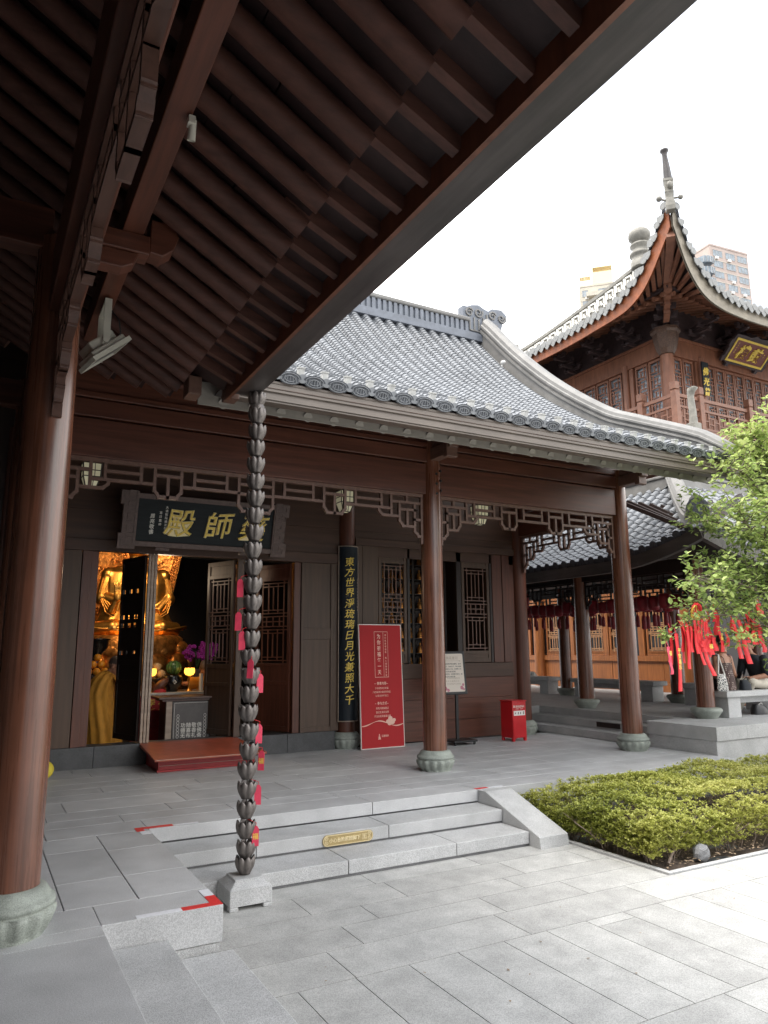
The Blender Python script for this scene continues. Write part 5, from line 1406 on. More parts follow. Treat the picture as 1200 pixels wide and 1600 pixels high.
b.build('ridge', 'ridge_stone', pa, bevel=.015)
hr = MB(); vs = []; K = 20
sec = [(-.12, -.06), (-.12, .1), (-.15, .12), (-.15, .16), (-.11, .17), (-.13, .22), (-.1, .3), (-.05, .34), (.05, .34), (.1, .3), (.13, .22), (.11, .17), (.15, .16), (.15, .12), (.12, .1), (.12, -.06)]
for k in range(K + 1):
    v = .18 + 2.15 * k / K; z = interp(PP, v) + lift(v, v) * 1.0 + (.1 if k < 3 else 0) * (1 - k / 3) + .02
    for a, h in sec: vs.append((EX + v + a * .707, EY + v - a * .707, z + h * 1.15))
w = len(sec)
hr.add(vs, [(j * w + i, j * w + i + 1, (j + 1) * w + i + 1, (j + 1) * w + i) for j in range(K) for i in range(w - 1)] + [tuple(range(w)), tuple(range(K * w, K * w + w))[::-1]])
hr.build('hip_ridge', 'ridge_stone', pa)
b = MB(); Fm = frame((EX + .16, EY + .16, 3.72), (1, -1, 0), (0, 0, 1)); b.prism([(.17 * math.cos(2 * PI * k / 24), .17 * math.sin(2 * PI * k / 24)) for k in range(24)], Fm @ Matrix.Translation((0, 0, -.03)), .07)
b.build('hip_end_tile', 'tile_dark', pa)

# stone benches
def bench(x0, x1, y0, y1, lab):
    t = thing('stone_bench', lab, 'bench', ((x0 + x1) / 2, (y0 + y1) / 2, PZ), 'stone benches in the side pavilion')
    b = MB(); b.box(x0, x1, y0, y1, .735, .83); b.build('seat', 'granite', t, bevel=.008)
    al = (x1 - x0) > (y1 - y0)
    for s_ in (0, 1):
        b = MB()
        if al:
            a = x0 + .08 if s_ == 0 else x1 - .4; b.box(a, a + .32, y0 + .05, y1 - .05, PZ, .733)
        else:
            a = y0 + .08 if s_ == 0 else y1 - .4; b.box(x0 + .05, x1 - .05, a, a + .32, PZ, .733)
        b.build('leg', 'granite', t, bevel=.006)
    b = MB()
    if al: b.box(x0 + .42, x1 - .42, (y0 + y1) / 2 - .05, (y0 + y1) / 2 + .05, .62, .733)
    else: b.box((x0 + x1) / 2 - .05, (x0 + x1) / 2 + .05, y0 + .42, y1 - .42, .62, .733)
    b.build('stretcher', 'granite', t)
bench(10.94, 13.25, 8.08, 8.54, 'pale stone bench on which the woman in the spotted top sits')
bench(12.95, 13.4, 11.35, 13.9, 'long shaded stone bench in front of the sunlit timber wall')
bench(12.95, 13.4, 14.7, 17.0, 'shaded stone bench with a small white card on it')
bench(12.85, 13.3, 8.75, 10.6, 'stone bench holding the person in mauve behind the pavilion column')
t = thing('table_card', 'small white folded card standing on the far stone bench', 'card', (13.1, 15.6, .83))
b = MB(); b.add([(13.05, 15.35, .83), (13.05, 15.85, .83), (13.1, 15.8, .95), (13.1, 15.4, .95), (13.16, 15.35, .83), (13.16, 15.85, .83)], [(0, 1, 2, 3), (3, 2, 5, 4), (0, 3, 4), (1, 5, 2)]); b.build('card_sheet', 'white_label', t)
b = MB(); F = frame((13.07, 15.6, .88), (0, -1, 0), (.4, 0, 1)); line(b, '请勿吸烟', F, 0, 0, .06, .08, lift=.006, ext=.01); b.build('lettering', 'ink', t)

# hanging prayer lanterns
l0 = None
for row, (x, y0, n, z) in enumerate(((11.6, 9.2, 22, 2.42), (12.35, 10.3, 20, 2.42))):
    for k in range(n):
        loc = (x, y0 + .27 * k, z + rnd(-.03, .03))
        if l0 is None:
            l0 = thing('prayer_lantern', 'dark red paper prayer lantern with tassel in the dense rows under the pavilion roof', 'lantern', (0, 0, 0), 'red prayer lanterns in the pavilion')
            b = MB(); b.lathe([(.05, -.14), (.1, -.12), (.115, -.05), (.115, .05), (.1, .12), (.05, .14)], (0, 0, 0), 12); b.build('shade', 'tag_dark', l0)
            b = MB(); b.tube((0, 0, .14), (0, 0, .46), .004, n=5); b.build('cord', 'ink', l0)
            b = MB(); b.lathe([(.008, -.14), (.012, -.2), (.035, -.23), (.04, -.28), (.045, -.44), (.03, -.46)], (0, 0, 0), 10); b.build('tassel', 'tag_dark', l0)
            l0.location = loc
        else:
            r_ = dup(l0, loc, rnd(0, 6)); s_ = rnd(.85, 1.1); r_.scale = (s_, s_, s_)
t = thing('palace_lantern', 'large round red lantern hung at the left end of the pavilion eave', 'lantern', (10.75, 13.0, 2.6))
b = MB(); b.lathe([(.1, -.2), (.17, -.15), (.2, 0), (.17, .15), (.1, .2)], (10.75, 13.0, 2.6), 20); b.build('shade', 'tag_dark', t)
b = MB(); b.tube((10.75, 13, 2.8), (10.75, 13, 2.9), .01); b.build('hook', 'iron_black', t)
b = MB(); b.lathe([(.01, -.2), (.03, -.24), (.04, -.6)], (10.75, 13.0, 2.6), 10); b.build('tassel', 'tag_dark', t)

# ------------------------------------------------------------------ drum tower
dt = thing('drum_tower', 'two tier timber drum tower with sweeping upturned tiled eaves behind the hall', 'tower', (19, 16, PZ))
TX, TY, TX1, TY1 = 16.0, 12.73, 23.0, 21.0
def tbox(n, x0, x1, y0, y1, z0, z1, m='rail_wood', bev=.006):
    b = MB(); b.box(x0, x1, y0, y1, z0, z1); return b.build(n, m, dt, bevel=bev)
mk('sunlit_wood', (0.36, 0.125, 0.036), .45, scale=(20, 20, 1.5), amt=.3, big=.15)  # red timber brightened, the sunlight on this wall put into the colour
mk('sunlit_lattice', (0.42, 0.21, 0.095), .5, scale=(20, 20, 20), amt=.2)  # lattice brightened the same way, sunlight in its colour
# ground storey, sunlit wall
tbox('base_rail', TX - .03, TX + .05, TY, 25, PZ, .62, 'sunlit_wood')
for k in range(14): tbox('wall_panel', TX, TX + .05, TY + .9 * k + .006, TY + .9 * (k + 1) - .006, .622, 1.19, 'sunlit_wood')
tbox('sill_rail', TX - .05, TX + .05, TY, 25, 1.192, 1.34, 'sunlit_wood')
tbox('head_rail', TX - .04, TX + .05, TY, 25, 2.9, 3.2, 'sunlit_wood')
b = MB(); b.box(TX + .06, TX + .08, TY, 25, 1.3, 3.0); b.build('glazing', 'dark_glass', dt)
for k, y in enumerate((13.38, 14.72, 15.62, 17.40, 19.2, 20.2, 21.3)):
    leaf(Matrix.Translation((TX + .02, y, 0)) @ Matrix.Rotation(R(90), 4, 'Z'), .74, 1.345, 2.895, 1.46, ('sunlit_wood', 'sunlit_lattice'), .03, 'window', dt)
for y in (12.85, 14.2, 15.5, 16.45, 16.9, 18.3, 18.9, 21.0): tbox('post', TX - .03, TX + .05, y, y + .2 if y != 18.3 else y + .34, 1.342, 2.898, 'sunlit_wood')
for y in (12.73, 18.4): b = MB(); b.tube((TX - .1, y, PZ), (TX - .1, y, 3.3), .17, .16, 24); b.build('column', 'sunlit_wood', dt)
tbox('body', TX + .09, TX1, TY + .09, TY1 + 4, PZ, 6.9, 'dark_wood')
tbox('upper_band', TX - .0, TX + .08, TY + .0, 25, 3.21, 6.9, 'rail_wood')
# lower skirt roof
b = MB(); b.grid(lambda s_, v: Vector((14.15 + 1.9 * v, 10.85 + 1.9 * v + (13 - 1.9 * v) * s_, 6.25 + .75 * v + .25 * max(0, 1 - s_ * 7) ** 2 * (1 - v))), 30, 4)
b.grid(lambda s_, v: Vector((14.15 + 1.9 * v + (9 - 1.9 * v) * s_, 10.85 + 1.9 * v, 6.25 + .75 * v + .25 * max(0, 1 - s_ * 7) ** 2 * (1 - v))), 30, 4); b.build('lower_roof', 'tile', dt)
b = MB(); b.box(13.95, 14.2, 10.5, 10.75, 6.45, 6.62); b.build('tip_block', 'finial_stone', dt, bevel=.02)
b = MB(); b.loft([((14.05, 10.6, 6.6), .1, .09), ((14.05, 10.6, 6.9), .085, .08), ((14.05, 10.62, 7.25), .075, .07), ((14.05, 10.6, 7.36), .08, .09), ((14.05, 10.55, 7.44), .12, .12), ((14.05, 10.52, 7.47), .06, .05)], 14); b.build('tip_horn', 'finial_stone', dt)
# balcony and railing
tbox('balcony', 15.2, TX1 + .8, 11.9, TY1 + .8, 6.95, 7.1)
RXm, RYm = 15.4, 12.1
posts = [(RXm, RYm)] + [(RXm, y) for y in (13.2, 15.2, 17.2, 19.2)] + [(x, RYm) for x in (16.35, 18.42, 20.5, 22.5)]
for x, y in posts:
    b = MB(); b.box(x - .085, x + .085, y - .085, y + .085, 7.1, 8.12); b.box(x - .07, x + .07, y - .07, y + .07, 8.12, 8.15); b.box(x - .09, x + .09, y - .09, y + .09, 8.15, 8.36); b.build('railing_post', 'rail_wood', dt, bevel=.012)
b = MB()
def rail(p, q):
    d = Vector((q[0] - p[0], q[1] - p[1], 0)); L_ = d.length; d.normalize(); p = Vector((p[0], p[1], 0))
    a0, a1 = .09, L_ - .09
    for z, th in ((8.02, .09), (7.72, .06), (7.22, .06)): b.bar(p + d * a0 + Vector((0, 0, z)), p + d * a1 + Vector((0, 0, z)), .055, th)
    n = max(2, round(L_ / .24))
    for k in range(n + 1):
        s_ = a0 + (a1 - a0) * k / n
        if 0 < k < n:
            b.bar(p + d * s_ + Vector((0, 0, 7.25)), p + d * s_ + Vector((0, 0, 7.69 if k % 2 else 7.55)), .035, .035, up=d)
        if k < n:
            s2 = a0 + (a1 - a0) * (k + 1) / n
            for z in ((7.55, 7.38) if k % 2 else (7.46,)): b.bar(p + d * (s_ + .0) + Vector((0, 0, z)), p + d * (s2) + Vector((0, 0, z)), .031, .033)
for p, q in ((posts[0], posts[1]), (posts[1], posts[2]), (posts[2], posts[3]), (posts[3], posts[4]), (posts[0], posts[5]), (posts[5], posts[6]), (posts[6], posts[7]), (posts[7], posts[8])): rail(p, q)
b.build('railing', 'rail_wood', dt)
# upper storey walls
tbox('inner_core', TX + .25, TX1, TY + .25, TY1, 7.1, 10.9, 'dark_wood')
mk('tower_wood', (0.28, 0.115, 0.064), .48, scale=(12, 12, 2), amt=.25, big=.2)
tbox('head_beam', TX - .02, TX + .14, TY + .15, TY1, 9.50, 9.98, 'tower_wood'); tbox('head_beam', TX + .16, TX1, TY - .02, TY + .14, 9.50, 9.98, 'tower_wood')
tbox('cornice', TX - .06, TX + .2, TY - .06, TY1, 9.985, 10.06, 'tower_wood'); tbox('cornice', TX + .21, TX1, TY - .06, TY + .2, 9.985, 10.06, 'tower_wood')
for x, y in ((TX, TY), (TX, 14.2), (TX, 16.6), (TX, 18.9), (17.38, TY), (21.3, TY)):
    b = MB(); b.tube((x, y, 7.1), (x, y, 9.62), .17 if x == TX and y == TY else .1, None, 20); b.build('column', 'tower_wood', dt)
b = MB(); b.box(TX + .15, TX + .17, TY + .1, TY1, 7.1, 9.5); b.box(TX + .1, TX1, TY + .15, TY + .17, 7.1, 9.5); b.build('glazing', 'tower_glass', dt)
def tleaf(Mx, w):
    b = MB(Mx); s = .05; t = .05
    b.box(0, s, 0, t, 7.15, 9.49); b.box(w - s, w, 0, t, 7.15, 9.49); b.box(s, w - s, .001, t, 9.42, 9.489); b.box(s, w - s, .001, t, 7.151, 7.9); o = b.build('window', 'tower_wood', dt)
    c = MB(Mx); W = w - 2 * s; k = .016
    for i in range(4):
        z = 7.92 + .375 * i; f = (i % 2)
        def V(x, p, q): c.box(s + W * x - k, s + W * x + k, .012, .04, z + p, z + q)
        def H(zz, p, q): c.box(s + W * p, s + W * q, .0135, .0385, z + zz - k, z + zz + k)
        H(.0, 0, 1); V(.25 if f else .75, 0, .375); V(.6 if f else .4, .1, .27); H(.1, .25 if f else 0, 1 if f else .75); H(.27, .0 if f else .25, .75 if f else 1)
    c.build('lattice', 'tower_wood', o)
for y, w in ((12.98, .46), (13.46, .46), (14.42, .5), (14.94, .5), (15.46, .5), (15.98, .46), (16.8, .5), (17.32, .5), (17.84, .5), (18.36, .44)):
    tleaf(Matrix.Translation((TX + .1, y, 0)) @ Matrix.Rotation(R(90), 4, 'Z'), w - .02)
for x, w in ((16.24, .44), (16.7, .44)) + tuple((17.62 + .44 * k, .44) for k in range(8)): tleaf(Matrix.Translation((x, TY + .05, 0)), w - .02)
tbox('jamb', TX + .0, TX + .1, 13.94, 14.08, 7.1, 9.49, 'tower_wood'); tbox('jamb', 17.16, 17.28, TY, TY + .1, 7.1, 9.49, 'tower_wood'); tbox('jamb', 17.48, 17.6, TY, TY + .1, 7.1, 9.49, 'tower_wood')
b = MB()
b.loft([((TX - .02, TY - .02, 9.45), .2, .2), ((TX - .03, TY - .03, 9.6), .27, .27), ((TX - .05, TY - .05, 9.85), .33, .33), ((TX - .06, TY - .06, 10.0), .35, .35), ((TX - .06, TY - .06, 10.06), .4, .4), ((TX - .06, TY - .06, 10.14), .4, .4)], 8, smooth=False)
b.build('corner_capital', 'capital_wood', dt)
# bracket sets under the eave
def bracket(x, y, dx, dy, corner=False):
    b = MB(); d = Vector((dx, dy, 0)).normalized(); s_ = Vector((-d.y, d.x, 0)); o = Vector((x, y, 0))
    for k in range(3):
        out = .12 + .26 * k; z = 10.1 + .16 * k
        b.bar(o - d * .1 + Vector((0, 0, z)), o + d * (out + .16) + Vector((0, 0, z + .02)), .09, .09)
        c = o + d * out
        b.bar(c - s_ * (.34 - .05 * k) + Vector((0, 0, z + .09)), c + s_ * (.34 - .05 * k) + Vector((0, 0, z + .09)), .07, .08)
        for q in (-1, 0, 1): b.bar(c + s_ * q * (.3 - .05 * k) + Vector((0, 0, z + .13)), c + s_ * q * (.3 - .05 * k) + Vector((0, 0, z + .2)), .11, .11, up=d)
        b.ball(c + d * .18 + Vector((0, 0, z + .02)), .06, .06, .05, 8)
    b.build('bracket_set', 'bracket_wood', dt)
for y in (13.75, 14.95, 16.15, 17.35, 18.55): bracket(TX - .05, y, -1, 0)
for x in (17.1, 18.4, 19.7, 21.0): bracket(x, TY - .05, 0, -1)
bracket(TX - .06, TY - .06, -1, -1); 
b = MB(); c = Vector((TX - .35, TY - .35, 0))
for k in range(4): b.bar(c + Vector((-.12 * k, -.12 * k, 10.25 + .16 * k)), c + Vector((-.3 - .12 * k, -.3 - .12 * k, 10.32 + .17 * k)), .15, .13)
b.bar((15.3, 12.03, 10.75), (14.98, 11.71, 10.82), .2, .3); b.build('corner_beam', 'rail_wood', dt)
# sweeping eave
LT = smooth_tab([(10.72, 11.62), (10.92, 11.36), (11.26, 10.93), (11.6, 10.55), (11.98, 10.29), (12.46, 10.13), (13.45, 10.05), (14.5, 10.0), (16.04, 10.0), (24, 10.0)])
RT = smooth_tab([(14.02, 11.62), (14.14, 11.36), (14.47, 10.68), (14.95, 10.17), (15.58, 9.92), (16.59, 9.82), (17.54, 9.82), (26, 9.82)])
FL, FR = 14.1, 10.75
def fh(d): return .3 + .32 * max(0, 1 - d / 2.2)
def lx(y): return FL - .12 * max(0, 1 - (y - 10.72) / 2) ** 2
def ry(x): return FR - .1 * max(0, 1 - (x - 14.02) / 2) ** 2
for nm, m_, fn in (('fascia', 'orange_wood', lambda s_, v: (lambda y: Vector((lx(y) - .02 * v, y, interp(LT, y) + fh(y - 10.72) * v)))(10.72 + (21.5 - 10.72) * s_ ** 1.5)),
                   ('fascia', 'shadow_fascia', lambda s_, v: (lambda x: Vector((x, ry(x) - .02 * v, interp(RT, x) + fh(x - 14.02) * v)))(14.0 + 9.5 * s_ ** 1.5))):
    b = MB(); b.grid(fn, 60, 3)
    b.grid(lambda s_, v, fn=fn: fn(s_, v) + (Vector((.05, 0, 0)) if m_ == 'orange_wood' else Vector((0, .05, 0))), 60, 3)
    b.build(nm, m_, dt)
# soffit boards and rafters fanning to the corner
def inn_l(y): return Vector((15.0, max(11.72, 11.72 + (y - 10.72) * (21.5 - 11.72) / (21.5 - 10.72)), 10.72))
def inn_r(x): return Vector((15.0 + (x - 14.0) * (23.5 - 15.0) / 9.5, 11.72, 10.72))
b = MB()
b.grid(lambda s_, v: (lambda y: (Vector((lx(y) + .06, y, interp(LT, y) + .26 + .1 * max(0, 1 - (y - 10.7)))) * (1 - v) + (inn_l(y) + Vector((0, 0, .12))) * v))(10.74 + 10.7 * s_ ** 1.5), 50, 4)
b.grid(lambda s_, v: (lambda x: (Vector((x, ry(x) + .06, interp(RT, x) + .26 + .1 * max(0, 1 - (x - 14)))) * (1 - v) + (inn_r(x) + Vector((0, 0, .12))) * v))(14.04 + 9.4 * s_ ** 1.5), 50, 4)
b.add([(15, 11.72, 10.8), (15, 21.5, 10.8), (17, 21.5, 11.6), (17, 13.7, 11.6), (23.5, 11.72, 10.8), (23.5, 13.7, 11.6)], [(0, 1, 2, 3), (0, 3, 5, 4)])
b.build('soffit', 'board_wood', dt)
b = MB()
for k in range(34):
    s_ = (k + .6) / 34; y = 10.74 + 10.6 * s_ ** 1.35
    p = Vector((lx(y) + .06, y, interp(LT, y) + .14 + .1 * max(0, 1 - (y - 10.7)))); b.bar(p, inn_l(y) + Vector((.3, 0, .12)), .1, .1)
    x = 14.04 + 9.2 * s_ ** 1.35
    p = Vector((x, ry(x) + .06, interp(RT, x) + .14 + .1 * max(0, 1 - (x - 14)))); b.bar(p, inn_r(x) + Vector((0, .3, .12)), .1, .1)
b.bar((14.05, 10.78, 11.5), (15.1, 11.83, 10.92), .2, .24)
b.build('flying_rafters', 'rail_wood', dt)
b = MB()
for k in range(34):
    y = 11.9 + .29 * k; b.tube((14.98, y, 10.62), (16.1, y, 11.0), .065, n=12)
    x = 15.2 + .25 * k; b.tube((x, 11.7, 10.62), (x, 12.9, 11.0), .065, n=12)
b.build('round_rafters', 'rail_wood', dt)
tbox('eave_purlin', 14.95, 15.05, 11.7, 21.5, 10.72, 10.80, 'bracket_wood'); tbox('eave_purlin', 15.06, 23.5, 11.67, 11.77, 10.72, 10.8, 'bracket_wood')
tbox('bracket_board', TX - .0, TX + .24, TY + .2, TY1, 10.07, 11.0, 'bracket_wood'); tbox('bracket_board', TX + .25, TX1, TY, TY + .24, 10.07, 11.0, 'bracket_wood')
# upper roof with eave tiles
def rl_(u, v, h): 
    t = max(0, v / 4.5); y = u + (0 if u > 15.2 else t * (15.2 - u) * .9)
    x0 = lx(u) - .08; z0 = interp(LT, u) + fh(u - 10.72) + .03
    return Vector((x0 + (18.6 - x0) * t, y, z0 + (13.25 - z0) * (t ** 1.25) + h))
def rr_(u, v, h):
    t = max(0, v / 4.5); x = u + (0 if u > 18.6 else t * (18.6 - u) * .95)
    y0 = ry(u) - .08; z0 = interp(RT, u) + fh(u - 14.02) + .03
    return Vector((x, y0 + (15.2 - y0) * t, z0 + (13.25 - z0) * (t ** 1.25) + h))
b = MB(); UL2 = [10.8 + .255 * k for k in range(46)]; UR2 = [14.1 + .255 * k for k in range(38)]
tiles(b, rl_, UL2, lambda u: 0, lambda u: 4.4, .075, .255, .3); tiles(b, rr_, UR2, lambda u: 0, lambda u: 4.4, .075, .255, .3)
b.grid(lambda s_, v: rl_(10.74 + 11 * s_, 4.5 * v, -.03), 50, 8); b.grid(lambda s_, v: rr_(14.04 + 9.5 * s_, 4.5 * v, -.03), 50, 8)
b.grid(lambda s_, v: Vector((18.6 + 5 * v, 15.2 + 7 * s_, 13.2 - 3.4 * v)), 3, 3); tmb = b
e = MB(); d_ = MB()
def disc(P, dirv, r_, r2, pts=14):
    zx = Vector(dirv).normalized(); sx = Vector((0, 0, 1)).cross(zx).normalized(); Fm = frame(P, sx, (0, 0, 1)); return Fm, [(r_ * math.cos(2 * PI * k / pts), r2 * math.sin(2 * PI * k / pts)) for k in range(pts)]
for u in UL2:
    Fm, o = disc(rl_(u, 0, .04), (-1, 0, 0), .095, .095); e.prism(o, Fm, .03)
    p = rl_(u + .127, 0, -.02); Fm, o = disc(p, (-1, 0, 0), .1, .1); e.prism([(-.11, .06), (-.1, -.04), (-.05, -.1), (0, -.14), (.05, -.1), (.1, -.04), (.11, .06)], Fm, .02)
    q = rl_(u, .1, .1); d_.ball(q, .035, .03, .055, 8)
for u in UR2:
    Fm, o = disc(rr_(u, 0, .04), (0, -1, 0), .095, .095); e.prism(o, Fm, .03)
    p = rr_(u + .127, 0, -.02); Fm, o = disc(p, (0, -1, 0), .1, .1); e.prism([(-.11, .06), (-.1, -.04), (-.05, -.1), (0, -.14), (.05, -.1), (.1, -.04), (.11, .06)], Fm, .02)
    q = rr_(u, .1, .1); d_.ball(q, .035, .03, .06, 8)
tmb.merge(e, 1); tmb.merge(d_, 1); tmb.build('roof_tiles', ['tile', 'tile_pale'], dt)
# horn at the corner tip
b = MB()
hx, hy = 13.9, 10.6
b.loft([((hx, hy, 11.950), .14, .14), ((hx, hy, 12.061), .16, .15), ((hx, hy, 12.135), .15, .14), ((hx, hy, 12.283), .12, .12), ((hx, hy, 12.394), .15, .13), ((hx, hy, 12.416), .17, .14), ((hx, hy, 12.446), .15, .13), ((hx, hy, 12.690), .17, .13), ((hx, hy, 12.712), .19, .15), ((hx, hy, 12.771), .19, .15)], 4, smooth=False)
b.ball((hx - .06, hy - .1, 12.579), .1, .06, .1, 12); b.ball((hx - .26, hy + .1, 12.246), .07); b.ball((hx + .2, hy - .16, 12.298), .06)
b.tube((hx - .26, hy + .1, 12.246), (hx, hy, 12.2), .025); b.tube((hx + .2, hy - .16, 12.298), (hx, hy, 12.28), .025)
b.build('corner_horn', 'finial_stone', dt)
b = MB(); b.loft([((hx, hy, 12.771), .115, .1), ((hx - .02, hy, 13.097), .09, .085), ((hx - .05, hy, 13.430), .06, .06), ((hx - .05, hy, 13.504), .07, .07), ((hx - .05, hy, 13.541), .1, .1), ((hx - .05, hy, 13.585), .1, .1), ((hx - .02, hy, 13.615), .05, .05)], 16); b.build('horn_tip', 'gutter_dark', dt)
# ridge with key pattern, finial
b = MB(); zr = lambda y: 13.42 + .75 * max(0, (21.8 - y) / 6.3) ** 1.5
K = 26
vs = []
for k in range(K + 1):
    y = 15.0 + 6.8 * k / K; z = zr(y)
    for a, h in ((-.14, -.7), (-.14, -.08), (-.2, -.06), (-.2, .06), (.2, .06), (.2, -.06), (.14, -.08), (.14, -.7)): vs.append((18.6 + a, y, z + h))
b.add(vs, [(j * 8 + i, j * 8 + i + 1, (j + 1) * 8 + i + 1, (j + 1) * 8 + i) for j in range(K) for i in range(7)] + [tuple(range(8)), tuple(range(K * 8, K * 8 + 8))[::-1]]); b.build('ridge', 'finial_stone', dt)
b = MB()
for k in range(15):
    y = 15.4 + .42 * k; z = zr(y) - .36
    for p, q in (((0, .2), (.26, .2)), ((.26, .2), (.26, -.06)), ((0, .2), (0, -.2)), ((0, -.06), (.15, -.06)), ((.15, -.06), (.15, .08)), ((.32, .22), (.32, -.22))):
        b.bar((18.44, y + p[0], z + p[1] - .05 * 0), (18.44, y + q[0], z + q[1]), .06, .05, up=(-1, 0, 0))
b.build('key_pattern', 'letter_white', dt)
b = MB(); Fm = Matrix(((0, 0, 1, 18.5), (1, 0, 0, 21.7), (0, 1, 0, 13.0), (0, 0, 0, 1))); b.prism([(0, 0), (0, .5), (.3, .55), (.35, .9), (.8, 1.15), (.9, .95), (.75, .8), (.7, .2), (.4, 0)], Fm, .2); b.build('ridge_end', 'finial_stone', dt, bevel=.02)
b = MB()
def gf(r, z, a): return (r * (1 + (.045 * abs(math.cos(6 * a)) if z > 15.05 else 0)), z)
b.lathe([(.34, 14.1), (.36, 14.3), (.3, 14.34), (.3, 14.5), (.36, 14.54), (.36, 14.62), (.27, 14.66), (.25, 14.8), (.33, 14.88), (.33, 14.94), (.2, 15.0), (.24, 15.04), (.33, 15.15), (.36, 15.28), (.33, 15.4), (.22, 15.5), (.12, 15.56), (.0, 15.6)], (18.6, 15.5, 0), 36, fn=gf); b.build('gourd_finial', 'finial_stone', dt)
# tower name plaque
tpq = thing('tower_plaque', 'dark red tower name plaque with gold border and two gold characters', 'plaque', (19.05, 12.3, 9.7))
c45 = math.sqrt(.5)
Ft = frame((19.05, 12.55, 9.69), (1, 0, 0), (0, -c45, c45))
b = MB(Ft); b.box(-.82, .82, 0, .70, -.05, 0); b.build('board', 'tower_plaque', tpq)
b = MB(Ft)
for q in ((-.82, .82, 0, .06), (-.82, .82, .64, .70), (-.82, -.77, .06, .64), (.77, .82, .06, .64)): b.box(*q, .0005, .02)
b.build('gold_border', 'gold_letter', tpq)
b = MB(Ft)
b.prism([(-.82, -.02), (-.95, -.06), (-.98, .1), (-.93, .12), (-.93, .4), (-.98, .42), (-.98, .6), (-.93, .62), (-.9, .78), (-.6, .8), (-.3, .78), (-.1, .86), (.1, .82), (.4, .85), (.7, .78), (.9, .8), (.97, .6), (.93, .5), (.93, .2), (.98, .1), (.95, -.06), (.7, -.09), (0, -.05), (-.6, -.09)], Matrix.Translation((0, 0, -.08)), .075); b.box(-.72, -.6, -.16, -.06, -.06, .03); b.box(.6, .72, -.16, -.06, -.06, .03)
b.build('frame', 'bracket_wood', tpq)
b = MB()
for ch, x in (('樓', -.30), ('鼓', .27)): put(b, ch, Ft, x, .35, .44, bold=.02, ext=.03, slant=.2, wob=.03, lift=.002)
column(b, '己卯年吉日', Ft, -.64, .58, .05, .07, ext=.02, lift=.001); column(b, '敬立', Ft, .62, .45, .05, .07, ext=.02, lift=.001)
b.build('characters', 'gold_letter', tpq)
tc = thing('tower_couplet', 'narrow black couplet board with gold script on the tower column', 'couplet board', (17.38, 12.55, 8.5))
b = MB(); b.box(17.24, 17.52, 12.58, 12.61, 8.5, 9.46); b.build('board', 'couplet_navy', tc)
b = MB(); column(b, '佛光普', frame((17.38, 12.579, 0), (1, 0, 0), (0, 0, 1)), 0, 9.3, .24, .3, bold=.03, ext=.02, slant=.15, wob=.03); b.build('calligraphy', 'gold_letter', tc)

# ------------------------------------------------------------------ apartment blocks
def flats(name, lab, A, B, z1, depth, cols_, m, floors, wing=None):
    t = thing('apartment_block', lab, 'apartment building', (A[0], A[1], GZ))
    A = Vector((*A, 0)); B = Vector((*B, 0)); d = (B - A).normalized(); n = Vector((d.y, -d.x, 0)); L_ = (B - A).length   # n faces the camera side
    Fm = frame(A, d, (0, 0, 1))
    b = MB(Fm); b.box(0, L_, GZ, z1, -depth, 0); b.build('wall', m, t)
    b = MB(Fm); b.box(-.1, L_ + .1, z1, z1 + .5, -depth - .1, .1); b.box(L_ * .3, L_ * .8, z1 + .5, z1 + 1.4, -depth, -1.5); b.build('parapet', m, t)
    for f in range(floors):
        z = z1 - 1.0 - 3.0 * f
        b = MB(Fm); b.box(0, L_, z - 2.95, z - 2.8, .0, .06); b.build('floor_band', 'concrete_cream', t)
        for k, (a, w_) in enumerate(cols_):
            q = MB(Fm); q.box(a, a + w_, z - 1.75, z, -.02, .03); wo = q.build('window', 'window_blue', t)
            q = MB(Fm)
            for i in range(4): q.box(a + w_ * i / 3 - .04, a + w_ * i / 3 + .04, z - 1.75, z, .032, .08)
            q.box(a - .05, a + w_ + .05, z - .03, z + .05, .033, .085); q.box(a - .05, a + w_ + .05, z - 1.8, z - 1.7, .033, .09); q.build('frame', 'window_frame', wo)
            if rnd(0, 1) < .55:
                q = MB(Fm); x = a + w_ * rnd(.1, .5); q.box(x, x + .9, z - 2.6, z - 1.95, .05, .5); q.build('air_conditioner', 'white_label', t)
    if wing:
        for f in range(floors):
            z = z1 - 1.0 - 3.0 * f
            q = MB(Fm); o = [(-4.2, -2.2), (-3.4, .9), (-1.8, 1.5), (-.1, 1.3), (-.1, -2.2)]
            Fw = Fm @ Matrix(((1, 0, 0, 0), (0, 0, 1, 0), (0, -1, 0, 0), (0, 0, 0, 1)))
            Fz = lambda zz: Fm @ Matrix(((1, 0, 0, 0), (0, 0, 1, zz), (0, 1, 0, 0), (0, 0, 0, 1)))
            q.prism(o, Fz(z - 3.0), 1.25); q.prism(o, Fz(z + (.0 if f else .1)), .02 if f else .35); q.build('balcony', 'concrete_cream', t)
            if f:
                q = MB(); q.prism([(-4.0, -2.2), (-3.3, .75), (-1.8, 1.35), (-.15, 1.15), (-.15, -2.2)], Fz(z - 1.75), 1.76); wo = q.build('window', 'window_blue', t)
                q = MB()
                for x, y in ((-3.35, .83), (-2.6, 1.16), (-1.8, 1.43), (-.9, 1.33), (-.15, 1.24)): q.bar(Fm @ Vector((x, z - 1.75, y)), Fm @ Vector((x, z, y)), .1, .1)
                q.build('frame', 'window_frame', wo)
    return t
flats('a', 'pink apartment tower with rows of blue windows rising behind the tower roof on the right', (158.9, 110.5), (172.2, 109.0), 104.5, 14, ((1.0, 3.2), (5.4, 3.2), (9.6, 3.3)), 'concrete', 12, True)
